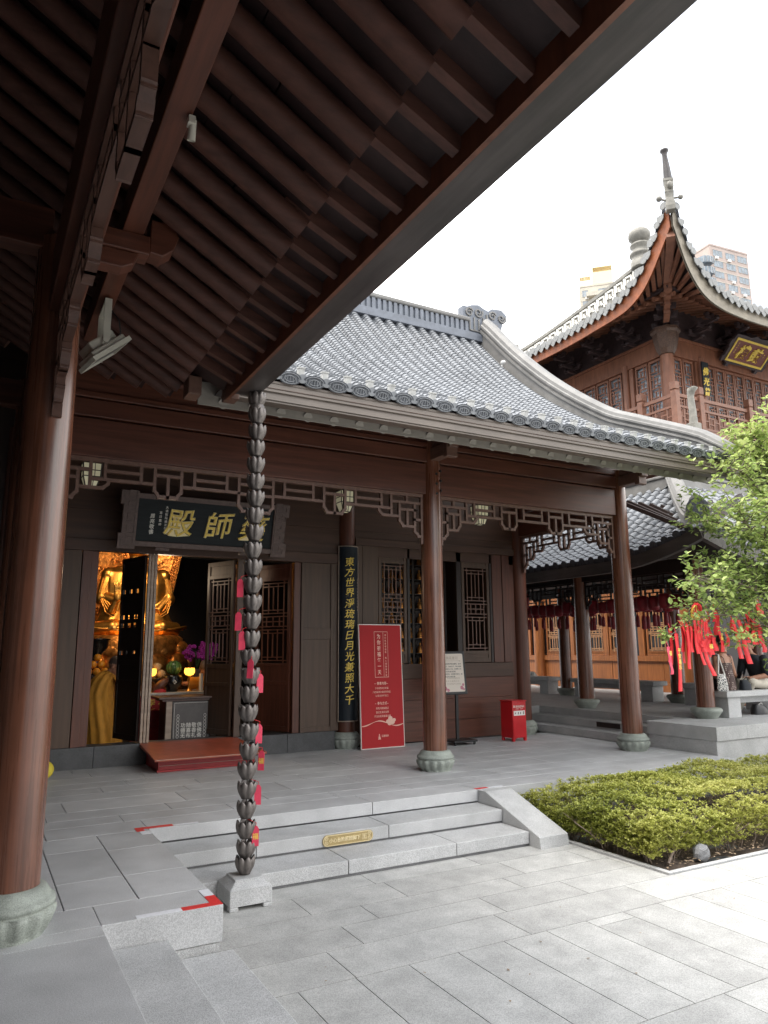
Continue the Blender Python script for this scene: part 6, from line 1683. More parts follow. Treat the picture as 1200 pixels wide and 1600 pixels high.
flats('b', 'cream apartment tower with roof terraces seen behind the tower ridge on the left', (131.3, 129.7), (137.4, 123.6), 94.5, 10, ((.6, 1.4), (4.6, 2.6)), 'concrete_cream', 8, False)
t = [o for o in bpy.data.objects if o.name.startswith('apartment_block')][-1]
Fm = frame((131.3, 129.7, 0), (6.1, -6.1, 0), (0, 0, 1))
b = MB(Fm)
for x in (0, 1.4, 2.8): b.box(x, x + .12, 95, 97.3, -.1, .1)
b.box(0, 3, 97.2, 97.4, -2, .15); b.box(3.4, 8.4, 95, 98.6, -4, -.5); b.box(3.4, 3.55, 98.6, 100, -4, -.5); b.box(3.4, 8.4, 99.8, 100, -4, -.4); b.box(8.2, 8.4, 98.6, 100, -.6, -.4); b.build('roof_terrace', 'brass_light', t)
b = MB(Fm)
for z in (91.2, 88.2): b.prism([(1.6, z), (6.2, z), (6.2, z + 1.1), (1.6, z + 1.1)], Matrix.Translation((0, 0, .05)), 1.5)
b.build('balcony', 'concrete_cream', t)
b = MB(Fm); b.box(11, 11.08, 94, 104, -.3, -.22); b.box(10.6, 11.5, 101, 101.1, -.3, -.22); b.build('antenna', 'gutter_dark', t)
# ------------------------------------------------------------------ garden bed and hedge
random.seed(33)
b = MB()
b.grid(lambda u, v: Vector((5.6 + 6.0 * u, 4.9 + 2.1 * v, GZ - .03 + .05 * math.sin(u * 31 + v * 5) * math.sin(v * 11 + u * 9) + rnd(-.012, .012))), 60, 24, smooth=True)
struct(b.build('garden_soil', 'soil', recalc=False))
kb = thing('garden_kerb', 'thin pale stone kerb edging the planted bed', 'kerb', (5.57, 4.85, GZ))
for i in range(6):
    b = MB(); b.box(5.59 + 1.1 * i, 5.59 + 1.1 * (i + 1) - .006, 4.82, 4.87, GZ - .05, GZ + .012); b.build('kerb_stone', 'granite', kb, bevel=.004)
b = MB(); b.box(5.53, 5.585, 4.82, 6.2, GZ - .05, GZ + .012); b.build('kerb_stone', 'granite', kb, bevel=.004)
def leaf_faces(mb, c, d, up, L_, W_, tone, fold=.25):
    d = d.normalized(); s_ = d.cross(up)
    if s_.length < 1e-3: s_ = d.cross(Vector((1, 0, 0)))
    s_.normalize(); n = s_.cross(d)
    vs = [c, c + d * L_ * .35 + s_ * W_ * .5 + n * fold * W_ * .4, c + d * L_ * .75 + s_ * W_ * .36 + n * fold * W_ * .3, c + d * L_, c + d * L_ * .75 - s_ * W_ * .36 + n * fold * W_ * .3, c + d * L_ * .35 - s_ * W_ * .5 + n * fold * W_ * .4]
    mb.add(vs, [(0, 1, 2, 3), (0, 3, 4, 5)], 0, False, tone)
hg = thing('clipped_hedge', 'broad low clipped hedge of small yellow green leaves over bare twiggy stems', 'hedge', (7.8, 5.9, GZ))
HX0, HX1, HY0, HY1 = 5.52, 11.2, 4.98, 6.85
def bump(x, y): return .035 * math.sin(x * 4.1 + y * 2) + .03 * math.sin(y * 6.3 - x * 1.7) + .02 * math.sin(x * 11 + y * 9)
def htop(x, y):
    e = min(x - HX0, HX1 - x, y - HY0, HY1 - y)
    return .11 + bump(x, y) - .17 * max(0, 1 - e / .42) ** 1.6
hb = MB(); sb = MB()
for k in range(13000):
    f = rnd(0, 1)
    x = HX0 + (HX1 - HX0) * rnd(0, 1) ** 1.35; y = rnd(HY0, HY1)
    if f < .16: y = HY0 + rnd(0, .14)
    elif f < .22: x = HX0 + rnd(0, .14)
    zt = htop(x, y)
    e = min(x - HX0, y - HY0, HY1 - y)
    dpt = rnd(0, .06) if e > .3 else rnd(0, .3)
    c = Vector((x, y, zt - dpt))
    if c.z < GZ + .09: c.z = GZ + .09 + rnd(0, .14)
    patch = .5 + .5 * math.sin(x * 2.3 + 1.0) * math.sin(y * 3.1 + x)
    base = .28 + .42 * patch + .18 * (x - HX0) / 4  # last term lightens leaves rightwards, sunlight put into their tone
    for j in range(9):
        a = rnd(0, 2 * PI); t = rnd(.1, 1.0)
        d = Vector((math.cos(a), math.sin(a), t))
        leaf_faces(hb, c + Vector((rnd(-.02, .02), rnd(-.02, .02), rnd(-.012, .012))), d, Vector((0, 0, 1)), rnd(.02, .036), rnd(.012, .019), min(1, max(0, base + rnd(-.25, .25))))
hb.build('foliage', 'hedge_leaf', hg, recalc=False)
for k in range(190):
    x = HX0 + .15 + (5.0) * rnd(0, 1) ** 1.3; y = HY0 + .12 + (1.5) * rnd(0, 1) ** 1.7 if rnd(0, 1) < .8 else rnd(HY0 + .1, HY1 - .2)
    if rnd(0, 1) < .25: x = HX0 + rnd(.1, .35); y = rnd(HY0, HY1)
    p = Vector((x, y, GZ - .03)); pts = [p]; d = Vector((rnd(-.5, .5), rnd(-.6, .3), 1))
    for j in range(4):
        p = p + d.normalized() * rnd(.08, .14); pts.append(p.copy()); d += Vector((rnd(-.5, .5), rnd(-.5, .5), 0))
    if pts[-1].z > htop(min(HX1, max(HX0, pts[-1].x)), min(HY1, max(HY0, pts[-1].y))) - .02: pts = pts[:-1]
    sb.poly(pts, rnd(.005, .010), 5, taper=.003)
    for j in (1, 2):
        if j < len(pts):
            q = pts[j] + Vector((rnd(-.15, .15), rnd(-.15, .1), rnd(.04, .14))); sb.poly([pts[j], q], .004, 4, taper=.002)
sb.build('stems', 'stem', hg)
b = MB()
for k in range(900):
    x, y = rnd(5.62, 9.5), 4.9 + 1.9 * rnd(0, 1) ** 1.8; z = GZ + .012 + rnd(0, .03); a = rnd(0, 6)
    leaf_faces(b, Vector((x, y, z)), Vector((math.cos(a), math.sin(a), rnd(-.1, .3))), Vector((0, 0, 1)), rnd(.02, .05), rnd(.012, .022), rnd(0, 1))
tag(b.build('leaf_litter', 'litter', recalc=False), 'dry leaf litter and chips on the soil under the hedge', 'leaf litter', None, 'stuff')
def rock(c, s_, lab, m='granite_dark'):
    b = MB(); b.ball(c, s_, s_ * .6, s_ * .9, 12, rot=Matrix.Rotation(.4, 3, 'Y'))
    b.v = [tuple(Vector(v) + Vector((rnd(-1, 1), rnd(-1, 1), rnd(-1, 1))) * s_ * .08) for v in b.v]; b.sm = [False] * len(b.sm)
    tag(b.build('rock', m), lab, 'rock')
rock((6.14, 4.96, GZ + .06), .10, 'grey angular stone at the front edge of the hedge bed')
b = MB(); b.poly([(5.72, 4.99, GZ + .02), (5.85, 5.05, GZ + .09), (5.98, 5.08, GZ + .14)], .014, 7, taper=.02); tag(b.build('fallen_stick', 'stem'), 'broken pale stick leaning under the corner of the hedge', 'stick')

b = MB()
for k in range(46):
    if k < 30: x, y, z = rnd(2, 7), rnd(2.6, 4.75), GZ + .004
    else: x, y, z = rnd(1.7, 8.8), rnd(7.3, 10.2), .004
    a = rnd(0, 6); leaf_faces(b, Vector((x, y, z)), Vector((math.cos(a), math.sin(a), .12)), Vector((0, 0, 1)), rnd(.012, .034), rnd(.008, .016), 1.0)
tag(b.build('leaf_litter', 'litter', recalc=False), 'a few tiny dry leaves scattered on the pale paving and terrace', 'leaf litter', None, 'stuff')
# ------------------------------------------------------------------ tree
tr = thing('garden_tree', 'leafy green tree at the right edge with low branches carrying red ribbons', 'tree', (10.2, 6.0, GZ))
lb = MB(); wb = MB()
trunk = [Vector((10.2, 6.0, GZ - .05)), Vector((10.15, 5.98, .5)), Vector((10.05, 5.95, 1.3)), Vector((9.9, 5.9, 2.2)), Vector((9.8, 5.85, 3.2)), Vector((9.7, 5.8, 4.4))]
for i in range(5): wb.tube(trunk[i], trunk[i + 1], .14 - .022 * i, .14 - .022 * (i + 1), 14)
def twig(p, d, L_, r, lv, dens=1.0, dark=0.0, ls=1.0):
    pts = [p.copy()]; n = max(3, int(L_ / .09)); d = d.normalized()
    for k in range(n):
        d = (d + Vector((rnd(-.22, .22), rnd(-.22, .22), rnd(-.18, .16)))).normalized(); p = p + d * (L_ / n); pts.append(p.copy())
    wb.poly(pts, r, 6 if lv < 2 else 4, taper=r * .4)
    if lv < 2:
        for k in range(1, n + 1):
            for q in range(2 if lv == 0 else 1):
                if rnd(0, 1) < .8 * dens:
                    s_ = Vector((rnd(-1, 1), rnd(-1, 1), rnd(-.5, .7))); s_ = (s_ - d * s_.dot(d) * .3)
                    twig(pts[k], (d * .6 + s_.normalized()).normalized(), L_ * rnd(.22, .42) if lv == 0 else L_ * rnd(.3, .55), r * .45, lv + 1, dens, dark, ls)
    if lv > 0:
        for k in range(1, n + 1):
            for q in range(2):
                a = Vector((rnd(-1, 1), rnd(-1, 1), rnd(-.6, .5)))
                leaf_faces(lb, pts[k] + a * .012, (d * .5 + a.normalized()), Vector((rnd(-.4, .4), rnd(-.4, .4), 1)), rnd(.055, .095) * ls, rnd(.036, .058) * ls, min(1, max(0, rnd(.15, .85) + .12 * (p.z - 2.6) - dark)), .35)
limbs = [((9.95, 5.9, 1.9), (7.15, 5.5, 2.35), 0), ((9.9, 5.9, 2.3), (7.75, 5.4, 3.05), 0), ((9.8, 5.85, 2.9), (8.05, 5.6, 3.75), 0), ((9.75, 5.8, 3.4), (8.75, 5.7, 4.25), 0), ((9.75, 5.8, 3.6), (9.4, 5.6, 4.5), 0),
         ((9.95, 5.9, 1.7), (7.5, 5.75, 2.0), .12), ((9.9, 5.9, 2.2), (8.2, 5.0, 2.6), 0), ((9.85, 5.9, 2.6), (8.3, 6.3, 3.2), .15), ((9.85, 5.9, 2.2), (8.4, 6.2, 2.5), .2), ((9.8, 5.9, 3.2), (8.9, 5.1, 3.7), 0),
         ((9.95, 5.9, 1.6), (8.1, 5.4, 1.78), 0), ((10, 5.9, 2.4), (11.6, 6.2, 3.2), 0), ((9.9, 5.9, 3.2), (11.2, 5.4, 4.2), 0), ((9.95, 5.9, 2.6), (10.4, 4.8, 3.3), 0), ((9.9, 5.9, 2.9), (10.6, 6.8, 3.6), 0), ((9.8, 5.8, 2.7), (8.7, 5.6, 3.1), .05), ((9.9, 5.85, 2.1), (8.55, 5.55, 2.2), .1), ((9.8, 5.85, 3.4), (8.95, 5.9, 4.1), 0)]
for p, q, dk_ in limbs:
    p = Vector(p); q = Vector(q); n = 9; pts = []
    for k in range(n + 1):
        t = k / n; s_ = p.lerp(q, t) + Vector((0, 0, .12 * math.sin(PI * t))) + Vector((rnd(-.03, .03), rnd(-.03, .03), rnd(-.03, .03))); pts.append(s_)
    wb.poly(pts, .035, 8, taper=.007)
    d = (q - p).normalized()
    for k in range(3, n + 1):
        for j in range(4):
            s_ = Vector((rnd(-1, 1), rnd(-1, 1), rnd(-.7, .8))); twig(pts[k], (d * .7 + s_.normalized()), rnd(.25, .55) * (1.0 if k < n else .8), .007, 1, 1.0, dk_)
tipb = [(7.95, 5.5, 1.9), (7.4, 5.5, 1.92), (6.95, 5.5, 1.86), (6.56, 5.5, 1.66)]
wb.poly([Vector(p) for p in tipb], .011, 6, taper=.004)
for p, ln in (((7.15, 5.5, 1.9), .25), ((6.95, 5.5, 1.85), .22), ((6.9, 5.45, 1.8), .2), ((7.3, 5.5, 1.9), .3), ((7.55, 5.5, 1.9), .3), ((6.62, 5.5, 1.7), .1)):
    for j in range(3): twig(Vector(p), Vector((rnd(-.7, .5), rnd(-.5, .5), rnd(-.3, .5))), ln, .005, 1, .6, 0, .85)
for p in ((7.62, 5.3, 1.63), (8.38, 5.2, 1.74)):
    wb.poly([Vector((p[0] + .4, 5.6, 1.85)), Vector(p)], .008, 5, taper=.004)
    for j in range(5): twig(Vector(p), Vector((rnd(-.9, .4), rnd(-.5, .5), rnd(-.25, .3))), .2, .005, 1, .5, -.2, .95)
lb.build('crown', 'tree_leaf', tr, recalc=False); wb.build('trunk', 'bark', tr)

# ribbons and tags tied to the low branches
def ribbon(x, z0, z1, w, lean=0.0, y=5.47, lab=None, mark=None, m='tag_red', grp='red ribbons and tags on the tree'):
    t = thing('prayer_ribbon' if z0 - z1 > .25 else 'wish_tag', lab, 'ribbon' if z0 - z1 > .25 else 'wish tag', (x, y, z1), grp)
    b = MB(); n = 14; a = rnd(-.25, .25); w *= 1.25
    vs = []
    for k in range(n + 1):
        s_ = k / n; cx = x + lean * s_ + .006 * math.sin(s_ * 6 + x * 9); cy = y + .008 * math.sin(s_ * 5 + x * 7); ang = a + .15 * math.sin(s_ * 3 + x)
        for q in (-1, 1):
            for th in (0, .0015): vs.append((cx + q * w / 2 * math.cos(ang), cy + q * w / 2 * math.sin(ang) + th, z0 + (z1 - z0) * s_))
    fs = []
    for k in range(n):
        i = k * 4; fs += [(i, i + 2, i + 6, i + 4), (i + 1, i + 5, i + 7, i + 3), (i, i + 4, i + 5, i + 1), (i + 2, i + 3, i + 7, i + 6)]
    b.add(vs, fs, 0, True); b.build('strip', m, t)
    if mark:
        q = MB(); column(q, mark, frame((x + lean * .4, y - .012, 0), (math.cos(a), math.sin(a), 0), (0, 0, 1)), 0, z0 - (z0 - z1) * .25, min(w * .8, .055), min(w * .85, .06), bold=.01, ext=.01, lift=.006); q.build('printed_mark', 'gold_letter', t)
    q = MB(); q.poly([(x, y, z0 - .005), (x + rnd(-.02, .02), y + .03, z0 + .06)], .003, 4); q.build('string', m, t)
RB = [(6.66, 1.70, 1.09, .055, .0, 'longest red ribbon hanging straight at the branch tip', '平安喜乐'), (6.78, 1.78, 1.44, .045, .06, 'red ribbon just right of the longest one, slanting to the right', None), (6.90, 1.78, 1.50, .05, 0, 'short red ribbon beneath the yellow knot', None),
      (6.98, 1.74, 1.36, .04, .1, 'red ribbon slanting down to the right before the dark column', None), (7.06, 1.62, 1.24, .05, .16, 'loose red ribbon blown far to the right in front of the column', None), (6.84, 1.80, 1.52, .06, .02, 'crumpled red ribbon near the branch tip', None),
      (7.62, 1.86, 1.42, .06, .12, 'broad red ribbon draped over the seated woman, left strand', None), (7.72, 1.86, 1.36, .06, .16, 'broad red ribbon draped over the seated woman, right strand', None), (7.38, 1.78, 1.50, .04, .02, 'narrow red ribbon with gold print beside the column', '吉祥')]
for x, z0, z1, w, ln, lab, mk_ in RB: ribbon(x, z0, z1, w, ln, lab=lab, mark=mk_)
TG = [(6.52, 1.56, 1.40, .065, 'pink faded wish tag at the very tip of the branch', '福', 'tag_pink'), (6.54, 1.42, 1.27, .06, 'lower pink wish tag hanging under the faded one', None, 'tag_pink'), (7.10, 1.64, 1.50, .075, 'red wish tag, left of three before the column', None, 'tag_red'), (7.19, 1.63, 1.47, .07, 'red wish tag with gold mark, middle of three before the column', '福', 'tag_red'), (7.28, 1.66, 1.51, .075, 'red wish tag, right of three before the column', None, 'tag_red'),
      (7.50, 1.72, 1.56, .07, 'red wish tag above the woman in the spotted top', None, 'tag_red'), (7.86, 1.82, 1.60, .07, 'dull red wish tag beside the broad ribbons', None, 'tag_red'), (7.99, 1.74, 1.58, .08, 'red wish tag with gold mark above the man in navy', '福', 'tag_red'), (8.11, 1.74, 1.59, .08, 'plain red wish tag to the right of the gold marked one', None, 'tag_red'), (8.15, 1.63, 1.49, .06, 'small red wish tag hanging lowest above the man in navy', None, 'tag_red'),
      (8.14, 2.06, 1.92, .075, 'red wish tag caught high among the leaves', None, 'tag_red'), (8.40, 1.62, 1.46, .06, 'red wish tag at the right edge below the pale leaves', None, 'tag_red'), (7.92, 1.98, 1.86, .05, 'small red wish tag half hidden in the leaves', None, 'tag_red')]
for x, z0, z1, w, lab, mk_, m_ in TG: ribbon(x, z0, z1, w, 0, lab=lab, mark=mk_, m=m_)
for k in range(12):
    x = rnd(6.68, 7.32); z0 = 1.9 - max(0, 7.0 - x) * .5 - rnd(0, .1); ribbon(x, z0, z0 - rnd(.27, .42), rnd(.03, .05), rnd(-.02, .05), y=rnd(5.42, 5.6), lab='short red ribbon in the dense bunch tied along the branch tip')
for k in range(12):
    x = rnd(7.42, 8.3); z0 = rnd(1.78, 1.98); ribbon(x, z0, z0 - rnd(.12, .2), rnd(.05, .07), 0, y=rnd(5.5, 5.75), lab='red wish tag hanging in the leaves above the seated visitors')
t = thing('ribbon_knot', 'knotted red and yellow ribbon bunch on the low branch', 'ribbon', (6.97, 5.48, 1.86), 'red ribbons and tags on the tree')
for m_, n_ in (('tag_red', 5), ('gold_letter', 2)):
    b = MB()
    for k in range(n_):
        pts = []
        for j in range(11):
            a = 2 * PI * j / 10; pts.append((6.97 + .05 * math.cos(a) + .012 * k, 5.46 + .02 * math.sin(a * 2 + k), 1.93 + .07 * math.sin(a) + .01 * k))
        b.poly(pts, .008, 6)
    b.build('loop', m_, t)

# ------------------------------------------------------------------ seated visitors
def dotmat():
    m = mat('spotted_cloth', (.06, .032, .028), .75, scale=(18, 18, 18), amt=.15); nt = m.node_tree; L = nt.links.new
    b = nt.nodes['Principled BSDF']; tc = nt.nodes.new('ShaderNodeTexCoord'); v = nt.nodes.new('ShaderNodeTexVoronoi'); v.inputs['Scale'].default_value = 34; v.inputs['Randomness'].default_value = .25
    L(tc.outputs['Object'], v.inputs['Vector']); r = nt.nodes.new('ShaderNodeValToRGB'); r.color_ramp.elements[0].position = .24; r.color_ramp.elements[0].color = (.5, .4, .34, 1); r.color_ramp.elements[1].position = .3; r.color_ramp.elements[1].color = (.06, .032, .028, 1)
    L(v.outputs['Distance'], r.inputs['Fac']); L(r.outputs['Color'], b.inputs['Base Color']); M['spotted_cloth'] = m
    m = mat('printed_bag', (.62, .6, .57), .8, scale=(18, 18, 18), amt=.1); nt = m.node_tree; L = nt.links.new
    b = nt.nodes['Principled BSDF']; tc = nt.nodes.new('ShaderNodeTexCoord'); v = nt.nodes.new('ShaderNodeTexVoronoi'); v.feature = 'DISTANCE_TO_EDGE'; v.inputs['Scale'].default_value = 26
    L(tc.outputs['Object'], v.inputs['Vector']); r = nt.nodes.new('ShaderNodeValToRGB'); r.color_ramp.elements[0].position = .06; r.color_ramp.elements[0].color = (.64, .62, .58, 1); r.color_ramp.elements[1].position = .16; r.color_ramp.elements[1].color = (.07, .075, .08, 1)
    n2 = nt.nodes.new('ShaderNodeTexNoise'); n2.inputs['Scale'].default_value = 30; L(tc.outputs['Object'], n2.inputs['Vector'])
    L(v.outputs['Distance'], r.inputs['Fac']); L(r.outputs['Color'], b.inputs['Base Color']); M['printed_bag'] = m
dotmat()
def xf(mb, fn):
    return mb
wx, wy = 11.32, 8.36
w1 = thing('person', 'woman in a brown spotted camisole sitting with her back turned on the pale bench', 'person', (wx, wy, PZ))
b = MB()
hM = head(b, (wx + .02, wy + .06, 1.64), 1.0, PI - .35, R(14))
b.loft([((wx, wy, .86), .17, .13), ((wx, wy - .01, 1.0), .145, .11), ((wx, wy, 1.15), .14, .105), ((wx, wy + .02, 1.28), .165, .105), ((wx, wy + .03, 1.37), .175, .085), ((wx, wy + .03, 1.42), .1, .065), ((wx + .01, wy + .04, 1.5), .05, .05)], 24)
for s_ in (-1, 1):
    limb(b, [(wx + s_ * .185, wy + .03, 1.36), (wx + s_ * .235, wy + .0, 1.1), (wx + s_ * .12, wy + .26, 1.02)], [.052, .042, .028]); hand(b, (wx + s_ * .12, wy + .26, 1.02), (-s_ * .6, .7, .1), (0, 0, 1), .9)
    limb(b, [(wx + s_ * .09, wy + .02, .92), (wx + s_ * .11, wy + .46, .93), (wx + s_ * .11, wy + .44, .48)], [.085, .062, .042]); b.ball((wx + s_ * .11, wy + .52, .44), .045, .11, .04)
bo = body(b, 'body', 'skin_dark', w1, .01); eyes(hM, bo)
b = MB(); b.loft([((wx, wy, .835), .19, .15), ((wx, wy - .01, .98), .165, .128), ((wx, wy, 1.12), .152, .118), ((wx, wy + .02, 1.25), .172, .114), ((wx, wy + .02, 1.29), .168, .11)], 32, fold=.012, k=7)
for s_ in (-1, 1): b.poly([(wx + s_ * .09, wy - .085, 1.28), (wx + s_ * .1, wy - .06, 1.38), (wx + s_ * .1, wy + .03, 1.425), (wx + s_ * .09, wy + .12, 1.29)], .006, 6)
b.build('camisole', 'spotted_cloth', w1)
b = MB()
for s_ in (-1, 1): limb(b, [(wx + s_ * .09, wy + .0, .92), (wx + s_ * .11, wy + .46, .935), (wx + s_ * .11, wy + .44, .6)], [.1, .075, .06])
b.build('shorts', 'shirt_navy', w1)
b = MB(hM); b.ball((0, .022, .03), .086, .1, .098, 18); b.ball((0, .115, .03), .05, .045, .05, 12); b.build('hair', 'hair_black', w1)
t = thing('shoulder_bag', 'white cloth bag with dark line pattern hanging from the woman\'s shoulder', 'bag', (wx - .26, wy - .12, .83))
b = MB(); F = frame((wx - .27, wy - .14, .835), (1, -.1, 0), (0, 0, 1)); b.loft([((wx - .27, wy - .13, .835), .135, .045), ((wx - .27, wy - .13, .95), .125, .05), ((wx - .265, wy - .12, 1.08), .105, .03), ((wx - .265, wy - .12, 1.11), .1, .015)], 24); b.build('pouch', 'printed_bag', t)
b = MB(); b.poly([(wx - .34, wy - .12, 1.1), (wx - .25, wy - .07, 1.25), (wx - .17, wy - .02, 1.42), (wx - .15, wy + .04, 1.44)], .012, 6); b.poly([(wx - .18, wy - .12, 1.1), (wx - .19, wy - .07, 1.3), (wx - .16, wy - .02, 1.43)], .012, 6); b.build('strap', 'bag_cloth', t)

mx, my = 12.32, 8.36
m1 = thing('person', 'man in a navy shirt and sand trousers sitting sideways, leaning towards the woman', 'person', (mx, my, PZ))
b = MB()
hM = head(b, (mx - .36, my - .02, 1.56), 1.08, -PI / 2 + .25, R(22))
LN = [((mx, my, .88), .15, .17), ((mx - .04, my, 1.02), .13, .165), ((mx - .11, my, 1.18), .13, .17), ((mx - .19, my, 1.32), .12, .19), ((mx - .24, my, 1.4), .08, .13), ((mx - .28, my, 1.46), .055, .06)]
b.loft(LN, 24)
for s_ in (-1, 1):
    limb(b, [(mx - .2, my + s_ * .2, 1.34), (mx - .22, my + s_ * .26, 1.07), (mx - .5, my + s_ * .12, 1.02)], [.062, .05, .034]); hand(b, (mx - .5, my + s_ * .12, 1.02), (-1, -s_ * .4, .35), (.3, 0, 1), 1.0)
    limb(b, [(mx - .02, my + s_ * .1, .92), (mx - .48, my + s_ * .12, .95), (mx - .46, my + .3 + s_ * .1, .5)], [.09, .07, .05]); b.ball((mx - .53, my + .3 + s_ * .1, .44), .12, .048, .042)
bo = body(b, 'body', 'skin_dark', m1, .01); eyes(hM, bo)
b = MB(); b.loft([((p[0], p[1], p[2]), rx + .018, ry + .018) for p, rx, ry in LN[:5]] + [((mx - .27, my, 1.43), .075, .08)], 32, fold=.015, k=6)
for s_ in (-1, 1): limb(b, [(mx - .2, my + s_ * .2, 1.345), (mx - .22, my + s_ * .255, 1.1)], [.078, .07])
b.build('shirt', 'shirt_navy', m1)
b = MB()
for s_ in (-1, 1): limb(b, [(mx + .0, my + s_ * .09, .92), (mx - .48, my + s_ * .12, .955), (mx - .46, my + .3 + s_ * .1, .52)], [.115, .085, .068])
b.ball((mx + .02, my, .92), .17, .19, .09); b.build('trousers', 'trousers_sand', m1)
b = MB(hM); b.ball((0, .026, .042), .083, .098, .092, 18); b.build('hair', 'hair_black', m1)
b = MB(hM); 
t = thing('phone', 'dark phone held between the man and the woman', 'phone', (mx - .6, my, 1.06))
b = MB(); b.obox(Matrix.Translation((mx - .61, my, 1.08)) @ Matrix.Rotation(R(35), 4, 'Y'), .006, .038, .075); b.build('slab', 'black_lacquer', t, bevel=.004)
t = thing('black_pouch', 'crumpled black bag lying on the bench beside the woman', 'bag', (wx + .3, wy - .16, .83))
b = MB(); b.loft([((wx + .3, wy - .15, .832), .13, .08), ((wx + .3, wy - .15, .93), .12, .075), ((wx + .28, wy - .14, 1.0), .07, .045)], 16, fold=.08, k=5); b.build('pouch', 'shirt_navy', t)
b = MB(); b.poly([(wx + .2, wy - .16, .98), (wx + .28, wy - .2, 1.05), (wx + .36, wy - .16, .97)], .008, 6); b.build('strap', 'iron_black', t)
px, py = 13.05, 9.75
p1 = thing('person', 'seated visitor in a mauve shirt half hidden behind the pavilion column', 'person', (px, py, PZ))
b = MB()
hM = head(b, (px + .05, py - .05, 1.58), 1.02, .5, R(30))
LN = [((px, py, .88), .16, .16), ((px, py, 1.05), .14, .15), ((px, py - .02, 1.22), .14, .17), ((px, py - .03, 1.35), .12, .18), ((px + .01, py - .04, 1.42), .07, .1), ((px + .02, py - .04, 1.48), .05, .05)]
b.loft(LN, 24)
for s_ in (-1, 1):
    limb(b, [(px - .02, py + s_ * .19 - .03, 1.34), (px - .05, py + s_ * .24 - .02, 1.08), (px + .2, py + s_ * .12 - .03, 1.0)], [.06, .046, .032]); hand(b, (px + .2, py + s_ * .12 - .03, 1.0), (1, 0, 0), (0, 0, 1), .95)
    limb(b, [(px, py + s_ * .1, .92), (px + .45, py + s_ * .12, .93), (px + .45, py + s_ * .12, .48)], [.09, .068, .045]); b.ball((px + .52, py + s_ * .12, .44), .11, .045, .04)
bo = body(b, 'body', 'skin', p1, .01); eyes(hM, bo)
b = MB(); b.loft([((p[0], p[1], p[2]), rx + .03, ry + .03) for p, rx, ry in LN[:5]], 32, fold=.03, k=7)
for s_ in (-1, 1): limb(b, [(px - .02, py + s_ * .19 - .03, 1.345), (px - .04, py + s_ * .24 - .02, 1.12)], [.08, .08])
b.build('shirt', 'mauve_shirt', p1)
b = MB()
for s_ in (-1, 1): limb(b, [(px, py + s_ * .1, .92), (px + .45, py + s_ * .12, .935), (px + .45, py + s_ * .12, .52)], [.115, .085, .07])
b.build('trousers', 'shirt_navy', p1)
b = MB(hM); b.ball((0, .024, .04), .085, .1, .095, 18); b.build('hair', 'hair_black', p1)
t = thing('floor_bag', 'dark bag and shoes stowed under the pale bench', 'bag', (12.1, 8.35, PZ))
b = MB(); b.loft([((12.1, 8.32, PZ + .002), .2, .11), ((12.1, 8.32, PZ + .1), .19, .11), ((12.05, 8.32, PZ + .17), .1, .07)], 18, fold=.06, k=5); b.build('pouch', 'iron_black', t)
b = MB(); b.poly([(11.95, 8.3, PZ + .12), (12.05, 8.25, PZ + .2), (12.18, 8.3, PZ + .14)], .01, 6); b.build('strap', 'bag_cloth', t)

# ------------------------------------------------------------------ sky, sun, camera
SUN_EL, SUN_DIR = 66, Vector((-.40, .05, .91)).normalized()
w = bpy.data.worlds.new('World'); sc.world = w; w.use_nodes = True
nt = w.node_tree; L = nt.links.new; N = nt.nodes.new
bg = nt.nodes['Background']
sky = N('ShaderNodeTexSky'); sky.sky_type = 'NISHITA'; sky.sun_disc = False
sky.sun_elevation = math.asin(SUN_DIR.z); sky.sun_rotation = math.atan2(SUN_DIR.x, SUN_DIR.y)
sky.dust_density = 3.0; sky.air_density = 1.2
L(sky.outputs['Color'], bg.inputs['Color']); bg.inputs['Strength'].default_value = 0.09
cl = N('ShaderNodeBackground'); cl.inputs['Strength'].default_value = SKYC
tg_ = N('ShaderNodeTexCoord'); sx_ = N('ShaderNodeSeparateXYZ'); L(tg_.outputs['Generated'], sx_.inputs[0])
n4 = N('ShaderNodeTexNoise'); n4.inputs['Scale'].default_value = 1.7; n4.inputs['Detail'].default_value = 8; n4.inputs['Roughness'].default_value = .6; L(tg_.outputs['Generated'], n4.inputs['Vector'])
r4 = N('ShaderNodeValToRGB'); r4.color_ramp.elements[0].position = .45; r4.color_ramp.elements[0].color = (.24, .255, .28, 1); r4.color_ramp.elements[1].position = .63; r4.color_ramp.elements[1].color = (1, .975, .93, 1); L(n4.outputs['Fac'], r4.inputs['Fac'])
m4 = N('ShaderNodeMapRange'); m4.inputs['From Min'].default_value = .1; m4.inputs['From Max'].default_value = .95; m4.inputs['To Min'].default_value = .55; m4.inputs['To Max'].default_value = 1.45; L(sx_.outputs['Z'], m4.inputs['Value'])
x4 = N('ShaderNodeMix'); x4.data_type = 'RGBA'; x4.blend_type = 'MULTIPLY'; x4.inputs[0].default_value = 1; L(r4.outputs['Color'], x4.inputs[6]); L(m4.outputs['Result'], x4.inputs[7]); L(x4.outputs[2], cl.inputs['Color'])
tc = N('ShaderNodeTexCoord'); no = N('ShaderNodeTexNoise'); no.inputs['Scale'].default_value = 2.2; no.inputs['Detail'].default_value = 7; no.inputs['Roughness'].default_value = .55
mp = N('ShaderNodeMapping'); mp.inputs['Scale'].default_value = (1, 1, 2.4); mp.inputs['Location'].default_value = (.3, .1, 0)
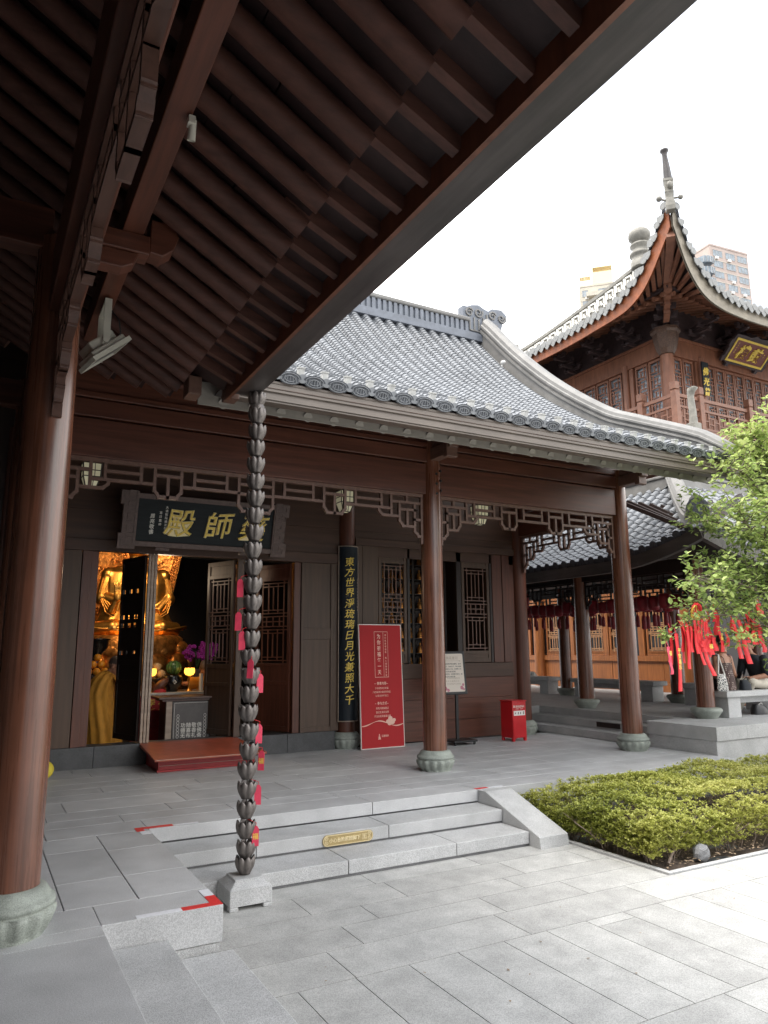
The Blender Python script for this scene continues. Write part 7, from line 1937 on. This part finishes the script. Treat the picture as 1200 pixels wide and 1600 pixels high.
L(tc.outputs['Generated'], mp.inputs['Vector']); L(mp.outputs['Vector'], no.inputs['Vector'])
rp = N('ShaderNodeValToRGB'); rp.color_ramp.elements[0].position = .32; rp.color_ramp.elements[0].color = (.55, .55, .55, 1); rp.color_ramp.elements[1].position = .58; rp.color_ramp.elements[1].color = (1, 1, 1, 1)
L(no.outputs['Fac'], rp.inputs['Fac'])
mx_ = N('ShaderNodeMixShader'); L(rp.outputs['Color'], mx_.inputs[0]); L(bg.outputs[0], mx_.inputs[1]); L(cl.outputs[0], mx_.inputs[2])
L(mx_.outputs[0], nt.nodes['World Output'].inputs['Surface'])
sl = bpy.data.lights.new('Sun', 'SUN'); sl.energy = SUNE; sl.angle = R(SUNA); sl.color = (1, .95, .87)
so = bpy.data.objects.new('Sun', sl); COL.objects.link(so); so.rotation_euler = SUN_DIR.to_track_quat('Z', 'Y').to_euler(); so.location = (-20, 5, 40)

cam = bpy.data.cameras.new('Camera'); co = bpy.data.objects.new('Camera', cam); COL.objects.link(co)
cam.sensor_fit = 'HORIZONTAL'; cam.sensor_width = 36; cam.lens = 1139.237 / 1200 * 36; cam.clip_end = 2000; cam.clip_start = .05
yaw, pit, rol = R(29.07404), R(10.69166), R(-0.39012)
fw = Vector((math.sin(yaw) * math.cos(pit), math.cos(yaw) * math.cos(pit), math.sin(pit))); rt = Vector((math.cos(yaw), -math.sin(yaw), 0)); up = rt.cross(fw)
r2 = rt * math.cos(rol) + up * math.sin(rol); u2 = up * math.cos(rol) - rt * math.sin(rol)
mw = Matrix(((r2.x, u2.x, -fw.x, 0), (r2.y, u2.y, -fw.y, 0), (r2.z, u2.z, -fw.z, 1.55), (0, 0, 0, 1)))
co.matrix_world = mw; sc.camera = co
vs_ = sc.view_settings; vs_.view_transform = 'Standard'; vs_.look = 'None'; vs_.gamma = 1; vs_.exposure = EXPO; vs_.use_curve_mapping = False
sc.cycles.use_denoising = True
sc.cycles.max_bounces = 8; sc.cycles.diffuse_bounces = 5; sc.cycles.glossy_bounces = 4; sc.cycles.sample_clamp_indirect = 6
